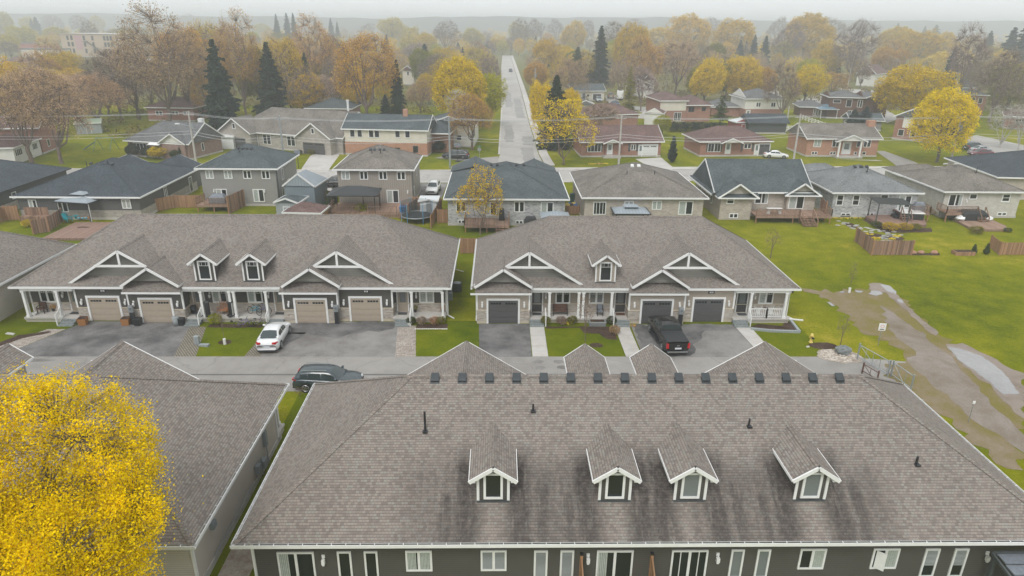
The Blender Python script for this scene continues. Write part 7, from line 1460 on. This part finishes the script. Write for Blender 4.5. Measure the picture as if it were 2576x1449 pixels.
pb = top('planter_box', 'square wooden raised planter on the right hand lawn', 'planter', at(2422, 640)); M().box(-1.1, 1.1, -.5, .5, 0, .42).build('box', CEDAR, pb); M().box(-1., 1., -.4, .4, .42, .44).build('soil', MULCH, pb)
for x, y, hh, lb in ((2448, 640, 1.2, 'thin young evergreen right of the wooden planter'), (2480, 640, 1.3, 'thin young evergreen beside the brown fence at the right')): g = at(x, y); tree('cedar', g.x, g.y, hh, .6, 'mid green', label=lb)
def sapling(px, py, h, col, label, kind='twig', w_=1.6, guard=True):
    g = at(px, py); t = tree(kind, g.x, g.y, h, w_, col, label=label, name='sapling')
    if guard: M().tube((0, 0, 0), (0, 0, .5*t.scale.z**-1*1), .12/t.scale.x, None, 8).build('trunk_guard', WHITE, t)
    return t
sapling(1938, 650, 3.6, 'copper', 'reddish sapling on the lawn right of the tan row roof', w_=2.4, guard=False); sapling(2136, 736, 3.4, 'grey brown', 'bare sapling in a mulch ring at the start of the worn track', 'twig', .8); sapling(2113, 872, 2.9, 'grey brown', 'bare young tree in the stone edged ring beside the boulder', 'twig', 1.3, False)
sapling(566, 866, 4.3, 'rust', 'leafless sapling on the charcoal row lawn', 'twig', .7); sapling(1471, 858, 4.2, 'orange', 'orange budding sapling on the tan row lawn', 'twig', 1.6, False); tp('sparse', 1208, 590, 428, 96, 'yellow', 'yellow multi stemmed young tree in front of the slate bungalow deck')
sapling(755, 1004, 1.0, 'orange', 'small budding sapling beside the near row corner', 'twig', .7, False)
for f, x, y, h, w_, c, k, lb in ((B1, 1340, 560, 2.6, 2.2, 'dark green', 'leafy', 'dark shrub at the left corner of the plum brick bungalow'), (B1, 1480, 562, 2.1, 2.2, 'dark green', 'leafy', 'round dark shrub under the plum brick bungalow window'), (B1, 1605, 570, 2.2, 3.4, 'bright yellow', 'leafy', 'bright yellow forsythia at the plum brick bungalow door'), (B1, 1765, 580, 1.8, 2., 'mid green', 'leafy', 'low green shrub right of the forsythia'),
        (B1, 285, 1255, .9, 1.5, 'bright yellow', 'bush', 'yellow flowering shrub by the weathered fence'), (B2, 1070, 1125, 1.5, 2., 'yellow green', 'bush', 'clipped yellow green shrub in front of the beige house deck'), (B2, 740, 1105, 3., .9, 'mid green', 'cedar', 'narrow green cedar left of the black mesh shelter'), (B2, 795, 1020, 2.6, .8, 'dark green', 'cedar', 'narrow dark cedar behind the shelter corner'), (B1, 2315, 1100, 1.6, .7, 'mid green', 'cedar', 'small cedar at the slanted deck screen'),
        (B2, 440, 525, .9, 1.4, 'mid green', 'bush', 'clipped bush left of the stone house driveway'), (B2, 560, 525, 1., 1.5, 'olive', 'bush', 'clipped bush right of the stone house path'), (B2, 1840, 510, 2.2, 2.6, 'dark green', 'leafy', 'dark hedge bush beside the white split level side stairs')):
    g = f(x, y); tree(k, g.x, g.y, h, w_, c, label=lb, name='garden_shrub')
hg = M(); C = []
a, b = F3(1600, 1325), F3(2000, 1330)
for i in range(9): q = a.lerp(b, i/8); tree('bush', q.x, q.y+(i % 2), 2.3, 3.6, 'olive' if i % 2 else 'dark green', label=ORD[i]+'hedge clump behind the two red brick bungalows, from the left' if i else 'leftmost hedge clump behind the two red brick bungalows', name='hedge_shrub')
for i, (x, y, c, lb) in enumerate(((980, 1090, 'olive', 'round shrub left of the bench bed'), (1240, 1085, 'olive', 'round shrub right of the bench bed'), (1615, 1090, 'mid green', 'leafy shrub beside the window well'), (1645, 1180, 'rust', 'dried brown shrub in the front mulch bed'), (1130, 1090, 'reddish brown', 'low brown shrub in the bench bed'))):
    g = A3(x, y); tree('bush', g.x, g.y, .75, 1., c, label=lb, name='garden_shrub')
for i, (x, y, c, lb) in enumerate(((1500, 1088, 'mid green', 'round green shrub, leftmost below the right end porch'), (1600, 1085, 'reddish brown', 'reddish shrub below the right end porch, second from the left'), (1720, 1085, 'copper', 'copper shrub below the right end porch, third from the left'), (1785, 1085, 'olive', 'round olive shrub, rightmost below the right end porch'))):
    g = A2(x, y); tree('bush', g.x, g.y, .7, .95, c, label=lb, name='garden_shrub')
g = A1(2075, 1085); tree('bush', g.x, g.y, .9, 1.2, 'yellow green', label='yellow green shrub beside the copper urn', name='garden_shrub')
m = M()
for i in range(18): x = -7.1+i*.155; m.blob((x, 52.85, .05), .09, .07, .06, i, 6, 3)
o = m.build('edging_stones', simple('edging_white', (.6, .58, .54), .8)); o['kind'] = 'stuff'; o['label'] = 'row of white edging stones below the right end porch'
e = top('stone_border', 'grey block border round the bed at the tan row corner', 'garden border', (0, 0, 0)); q = [A4(655, 1140), A4(850, 1160), A4(1125, 1170), A4(1040, 1062)]
for a, b in zip(q, q[1:]): M().beam(a+Vector((0, 0, .1)), b+Vector((0, 0, .1)), .22, .2).build('border_block', SHEDG, e)
sl_ = top('splash_block', 'white downspout extension at the tan row corner', 'downspout', A4(990, 1045)); M().beam((0, 0, .12), (1.5, -.2, .06), .14, .1).build('spout', WHITE, sl_)
# ------------------------------------------------------------------ porch and yard items
def bicycle(g, rz, col, label, z=0, lean=10):
    t = top('bicycle', label, 'bicycle', (g[0], g[1], z), rz, 'bicycles by the charcoal row porch'); t.rotation_euler.x = R(lean); fm = colmat('bike_frame', col, .3)
    for x in (-.5, .5): M().ring((x, 0, .32), (0, 1, 0), .3, .028, 20, 5).build('wheel', BLACK, t); 
    m = M()
    for a, b in (((-.5, .32), (-.15, .72)), ((-.15, .72), (.32, .74)), ((-.15, .72), (-.05, .3)), ((-.05, .3), (.32, .74)), ((-.5, .32), (-.05, .3)), ((.5, .32), (.36, .85)), ((-.05, .3), (.34, .6))): m.tube((a[0], 0, a[1]), (b[0], 0, b[1]), .022, None, 6)
    m.build('frame', fm, t); M().box(-.3, -.05, -.06, .06, .8, .86).build('saddle', BLACK, t, bev=.02); M().tube((.34, -.28, .95), (.34, .28, .95), .018).tube((.36, 0, .85), (.34, 0, .96), .018).build('handlebar', BLACK, t)
g = at(615, 823); bicycle((g.x, g.y), R(3), (.16, .10, .35), 'purple bicycle standing on the grass edge, left of a pair'); g = at(651, 822); bicycle((g.x, g.y), R(-4), (.12, .10, .14), 'dark mauve bicycle standing on the grass edge, right of a pair')
bicycle((-21.3, 54.9), R(-25), (.02, .28, .38), 'turquoise bicycle on the porch, left of a pair', .45, -12); bicycle((-20.6, 55.2), R(-20), (.14, .16, .32), 'blue grey bicycle on the porch, right of a pair', .45, -12)
def bin_(label, g, w_, h, mat, z=0, name='waste_bin', lid=True, rz=0, round_=False):
    t = top(name, label, 'bin', (g[0], g[1], z), rz)
    if round_: M().lathe((0, 0, 0), [(w_*.42, 0), (w_*.5, h)], 16).build('bin_body', mat, t, smooth=True)
    else: m = M(); a, b = w_*.42, w_*.5; m.hexa([(-a, -a, 0), (a, -a, 0), (a, a, 0), (-a, a, 0)], [(-b, -b, h), (b, -b, h), (b, b, h), (-b, b, h)]); m.build('bin_body', mat, t)
    if lid: M().box(-w_*.53, w_*.53, -w_*.53, w_*.53, h, h+.06).build('lid', mat, t, bev=.02) if not round_ else M().lathe((0, 0, h), [(w_*.54, 0), (w_*.5, .05), (.05, .1)], 16).build('lid', mat, t)
    return t
for f, x, y, lb, w_, h, mt, z, rd in ((A1, 1337, 1095, 'black bin beside the meter post between the left garages', .55, .6, BLACK, 0, False), (A1, 1705, 1100, 'round grey lidded bin right of the second garage', .55, .75, SHEDG, 0, True), (A1, 1757, 1095, 'black box bin beside the round grey bin', .5, .6, BLACK, 0, False), (A1, 1868, 975, 'dark tub of stacked poles on the centre porch', .55, .6, BLACK, .45, True), (B3, 605, 1000, 'dark green wheeled bin between the two bungalows', .7, 1.2, colmat('bin_green', (.02, .06, .05)), 0, False), (B2, 1478, 1100, 'blue recycling bin on the beige house deck', .8, .7, BLUE, .6, False)):
    bin_(lb, f(x, y, z), w_, h, mt, z, round_=rd)
g = A1(1868, 975, .45); st = top('bundled_poles', 'bundle of pale poles standing in the dark tub', 'poles', (g.x, g.y, .7))
for i in range(7): M().tube((i*.05-.15, .02*i, 0), (i*.07-.5, .05*i, 1.3+.1*(i % 3)), .025, None, 6).build('pole', colmat('pole_wood', (.5, .42, .33)), st)
def meterpost(g, lb, dark=True):
    t = top('meter_post', lb, 'utility post', (g[0], g[1], 0), 0, 'black utility posts in front of the garages'); M().box(-.17, .17, -.1, .1, 0, 1.15).build('post', BLACK, t); M().box(-.2, .2, -.14, .12, 1.15, 1.75).build('meter_box', GREYM, t, bev=.02); M().tube((0, -.14, 1.5), (0, -.2, 1.5), .1, None, 12).build('meter_dial', CLOTHG, t)
meterpost(A1(1295, 1088), 'utility post with meter between the two left garage doors'); meterpost(A2(785, 1082), 'utility post with meter between the two right garage doors of the charcoal row'); meterpost(A3(2275, 1105), 'utility post with meter between the two right garage doors of the tan row')
for x, y, lb in ((808, 1090, 'square cedar planter left of the first garage door'), (1222, 1090, 'square cedar planter right of the first garage door')):
    t = top('cedar_planter', lb, 'planter', A1(x, y), R(8)); m = M(); m.hexa([(-.27, -.27, 0), (.27, -.27, 0), (.27, .27, 0), (-.27, .27, 0)], [(-.34, -.34, .62), (.34, -.34, .62), (.34, .34, .62), (-.34, .34, .62)]); m.build('box', colmat('planter_orange', (.33, .15, .05), .8), t); M().box(-.3, .3, -.3, .3, .62, .66).build('soil', MULCH, t)
for x, y, lb in ((1942, 1062, 'copper bowled urn at the left centre steps'), (2240, 1062, 'copper bowled urn right of the yellow green shrub')): 
    t = top('garden_urn', lb, 'urn', A1(x, y)); M().lathe((0, 0, 0), [(.18, 0), (.16, .1), (.07, .2), (.12, .45), (.34, .62), (.36, .66), (.3, .66)], 14).build('urn', BLACK, t, smooth=True); M().lathe((0, 0, .6), [(.28, 0), (.1, .04)], 14).build('bowl', colmat('copper', (.35, .15, .08), .3, .6), t)
for x, y, lb in ((2015, 1015, 'tall black heater post beside the left centre column'), (2238, 1015, 'tall black heater post beside the middle centre column')): t = top('porch_heater', lb, 'heater', A1(x, y, .45)); M().box(-.16, .16, -.16, .16, 0, 1.35).build('body', BLACK, t, bev=.03); M().box(-.2, .2, -.2, .2, 1.35, 1.45).build('lid', DARKG, t)
g = A1(2165, 985, .45); t = top('rocking_chair', 'orange brown slatted rocking chair on the centre porch', 'chair', g); wm = colmat('chair_orange', (.34, .15, .07), .6)
M().box(-.4, .4, -.35, .3, .38, .43).build('seat', wm, t)
for i in range(6): M().box(-.38+i*.14, -.32+i*.14, .28, .32, .43, 1.05).build('slat', wm, t)
for x in (-.42, .42): M().tube((x, -.4, .02), (x, .4, .02), .03).build('rocker', wm, t); M().tube((x, -.3, 0), (x, -.3, .6), .025).build('leg', wm, t); M().box(x-.04, x+.04, -.35, .32, .6, .64).build('armrest', wm, t)
def bench(g, w_, mat, lb, z=.45, kind='bench'):
    t = top('porch_'+kind, lb, kind, (g[0], g[1], z)); M().box(-w_/2, w_/2, -.25, .22, .4, .45).build('seat', mat, t); M().box(-w_/2, w_/2, .2, .25, .5, .95).build('backrest', mat, t)
    for x in (-w_/2+.04, w_/2-.04):
        for y in (-.22, .2): M().box(x-.025, x+.025, y-.025, y+.025, 0, .6 if y < 0 else .9).build('leg', BLACK, t)
        M().box(x-.03, x+.03, -.25, .22, .6, .64).build('armrest', BLACK, t)
bench(A3(1122, 995, .45), 1.3, BROWNW, 'dark brown bench on the tan row porch'); bench(A3(1505, 1000, .45), .55, CLOTHG, 'grey high backed chair on the tan row porch', kind='chair'); bench(A1(415, 975, .45), .65, BROWNW, 'maroon backed chair on the left end porch', kind='chair')
for x, lb in ((725, 'white wicker chair behind the porch rail, left of a pair'), (838, 'white wicker chair behind the porch rail, right of a pair')):
    t = top('wicker_chair', lb, 'chair', A4(x, 975, .45)); M().lathe((0, 0, 0), [(.22, 0), (.2, .38), (.28, .4), (.28, .45)], 14).build('seat', WHITE2, t); m = M()
    for i in range(9): a = math.pi*i/8; m.tube((.3*math.cos(a), .05+.25*math.sin(a), .4), (.34*math.cos(a), .08+.28*math.sin(a), .8), .03, None, 6)
    m.build('backrest', WHITE2, t)
t = top('porch_table', 'small round table between the white wicker chairs', 'table', A4(782, 965, .45)); M().lathe((0, 0, 0), [(.05, 0), (.05, .45), (.3, .46), (.3, .5)], 14).build('table_top', BROWNW, t)
# railing of the right end porch, as part of the tan row
m = M(); yy = -6.85
for x0, x1 in ((10.15, 11.6), (11.6, 13.0)):
    m = M(); m.box(x0, x1, yy-.03, yy+.03, 1.3, 1.37); m.box(x0, x1, yy-.02, yy+.02, .55, .6); n = 9
    for i in range(n+1): x = x0+(x1-x0)*i/n; e = .05 if i in (0, n) else .02; m.box(x-e, x+e, yy-e, yy+e, .45 if e > .03 else .6, 1.37 if e > .03 else 1.3)
    m.build('porch_rail', WHITE, MR)
t = top('rain_barrel', 'galvanised window well box in front of the tan row porch', 'window well', A3(1480, 1098)); M().box(-.72, .72, -.3, .35, 0, .42).build('well', GREYM, t, bev=.04); M().box(-.6, .6, -.2, .3, .42, .43).build('well_inside', MULCH, t)
g = A1(1905, 1280); t = top('utility_pedestal', 'grey utility pedestal with its fallen lid on the charcoal row lawn', 'utility box', g); M().box(-.2, .2, -.16, .16, 0, .75).build('pedestal', SHEDG, t, bev=.06); M().hexa([(.25, -.4, 0), (1.05, -.55, 0), (1.1, -.25, 0), (.3, -.1, 0)], [(.25, -.4, .14), (1.05, -.55, .2), (1.1, -.25, .2), (.3, -.1, .14)]).build('fallen_lid', SHEDG, t)
def ac(g, lb): t = top('air_conditioner', lb, 'air conditioner', g); M().box(-.42, .42, -.42, .42, .05, .85).build('case', DARKG, t, bev=.04); M().tube((0, 0, .85), (0, 0, .88), .35, None, 18).build('fan_grille', GREYM, t)
ac(A2(1942, 765), 'grey air conditioner in the gap between the two middle rows')
for f, x, y, lb, mt in ((A2, 1535, 970, 'potted fern on the right end porch', 'olive'), (A2, 1800, 975, 'small potted plant beside the corner column', 'rust'), (A1, 520, 960, 'potted orange plant on the left end porch', 'orange')):
    g = f(x, y, .45); t = top('potted_plant', lb, 'potted plant', g); M().lathe((0, 0, 0), [(.1, 0), (.16, .25)], 10).build('pot', BLACK, t); cr = bpy.data.objects.new('foliage', PROTO['bush'][0][1]); sc.collection.objects.link(cr); cr.parent = t; cr.scale = (.24, .24, .3); cr.location.z = .2; cr.color = (*COL[mt], 1)
for x, y, lb in ((1484, 1100, 'white flower pot at the foot of the right end steps'), (332, 1000, 'white bowl pot beside the left end column')):
    g = (A2 if x > 1000 else A1)(x, y, 0 if x > 1000 else .45); t = top('flower_pot', lb, 'flower pot', g); M().lathe((0, 0, 0), [(.12, 0), (.2, .25), (.17, .25)], 12).build('pot', WHITE, t); M().lathe((0, 0, .2), [(.15, 0), (.02, .06)], 10).build('soil', MULCH, t)
sheet('utility_cover', p(A1, (50, 1185), (75, 1170), (150, 1180), (130, 1195)), .02, CONC, thick=.05); sheet('utility_cover', p(A4, (1190, 1302), (1220, 1300), (1225, 1312), (1195, 1314)), .02, CONC, thick=.04)
# teal chairs and deck things under the gazebo
def adir(g, rz, lb, z=.3):
    t = top('garden_chair', lb, 'chair', (g[0], g[1], z), rz, 'teal garden chairs'); M().hexa([(-.3, -.3, .32), (.3, -.3, .32), (.28, .3, .2), (-.28, .3, .2)], [(-.3, -.3, .37), (.3, -.3, .37), (.28, .3, .25), (-.28, .3, .25)]).build('seat', TEAL, t); M().hexa([(-.28, .25, .2), (.28, .25, .2), (.28, .3, .2), (-.28, .3, .2)], [(-.3, .5, 1.), (.3, .5, 1.), (.3, .55, 1.), (-.3, .55, 1.)]).build('backrest', TEAL, t)
    for x in (-.36, .36): M().box(x-.06, x+.06, -.35, .35, .52, .56).build('armrest', TEAL, t); M().box(x-.03, x+.03, -.35, -.28, 0, .52).build('leg', TEAL, t)
adir(B1(645, 1190), R(60), 'teal garden chair left of the gazebo, further back of the two'); adir(B1(690, 1220), R(75), 'teal garden chair left of the gazebo, nearer of the two')
for x, y, w_, lb in ((772, 1195, .7, 'teal side table under the gazebo'), (980, 1170, .7, 'blue stool at the right side of the gazebo')): t = top('side_table', lb, 'table', (*B1(x, y)[:2], .3)); M().tube((0, 0, .4), (0, 0, .44), w_/2, None, 12).build('table_top', TEAL, t); M().tube((0, 0, 0), (0, 0, .4), .12, None, 8).build('leg', TEAL, t)
t = top('toy_pile', 'pile of blue and orange toys on the gazebo deck', 'toys', (*B1(850, 1195)[:2], .3))
for i in range(6): M().blob((i*.22-.6, (i % 2)*.2, .12), .2, .18, .14, i, 8, 5).build('toy', (colmat('toy_blue', (.15, .4, .5)), ORANGE)[i % 2], t)
t = top('wood_rack', 'low wooden planter rack left of the gazebo', 'planter', (*B1(370, 1210)[:2], 0)); M().box(-1.7, 1.7, -.4, .4, 0, .9).build('rack', CEDAR2, t); M().box(-1.5, 1.5, .4, .46, .9, 1.9).build('lattice', CEDAR2, t)
t = top('garden_steps', 'wooden garden steps leading down from the gazebo deck', 'steps', (*B1(850, 1275)[:2], 0))
for i in range(3): M().box(-.75, .75, -.35*i-.35, -.35*i, 0, .3-.09*i).build('step', CEDAR, t)
t = top('swing_set', 'green swing set with a blue slide on the far left lawn', 'swing set', (*B1(1020, 480)[:2], 0)); gm = colmat('swing_green', (.12, .22, .17)); m = M()
for x in (-.6, 2.6):
    for s_ in (-1, 1): m.tube((x, 0, 2.5), (x+.3*s_, 1.2*s_, 0), .06, None, 6)
m.tube((-.6, 0, 2.5), (2.6, 0, 2.5), .06, None, 6); m.build('frame', gm, t); M().hexa([(-1, -.3, 1.5), (-1, .3, 1.5), (-3.4, .3, .1), (-3.4, -.3, .1)], [(-1, -.3, 1.6), (-1, .3, 1.6), (-3.4, .3, .2), (-3.4, -.3, .2)]).build('slide', BLUE, t)
for x in (.5, 1.6): M().box(x-.25, x+.25, -.1, .1, .5, .54).tube((x-.22, 0, .54), (x-.1, 0, 2.5), .012, None, 4).tube((x+.22, 0, .54), (x+.1, 0, 2.5), .012, None, 4).build('swing', gm, t)
g = B3(600, 1060); t = top('garbage_heap', 'yellow and blue bagged items between the two bungalows', 'bags', g)
for i, mt in enumerate((YEL, BLUE, BLACK, YEL, BLUE)): M().blob((i*.3-.6, (i % 2)*.6, .3), .35, .3, .35, i, 9, 6, .2).build('bag', mt, t)
g = B3(792, 1150); t = top('closed_parasol', 'closed dark parasol standing left of the patio door', 'parasol', g); M().tube((0, 0, 0), (0, 0, 2.5), .03).build('pole', GREYM, t); M().tube((0, 0, .9), (0, 0, 2.4), .17, .05, 10).build('canopy', CLOTHG, t)
t = top('green_rack', 'white and green open drawers on the slate bungalow lawn edge', 'rack', (*B3(1145, 1175)[:2], 0)); M().box(-.5, .5, -.3, .3, 0, .8).build('rack', colmat('rack_green', (.2, .35, .3)), t)
# ------------------------------------------------------------------ air
hz = M().box(-6500, 6500, -300, 8500, -1.2, 46).build('haze', None if 0 else bpy.data.materials.new('air'))
hm = hz.data.materials[0]; hm.use_nodes = True; n = hm.node_tree.nodes; l = hm.node_tree.links; n.clear()
pv = n.new('ShaderNodeVolumePrincipled'); pv.inputs['Color'].default_value = (.92, .96, 1., 1); pv.inputs['Density'].default_value = .00085; pv.inputs['Anisotropy'].default_value = .3
ou = n.new('ShaderNodeOutputMaterial'); l.new(pv.outputs[0], ou.inputs['Volume'])
hz['kind'] = 'stuff'; hz['label'] = 'pale grey mist over the town'; hz.display_type = 'WIRE'
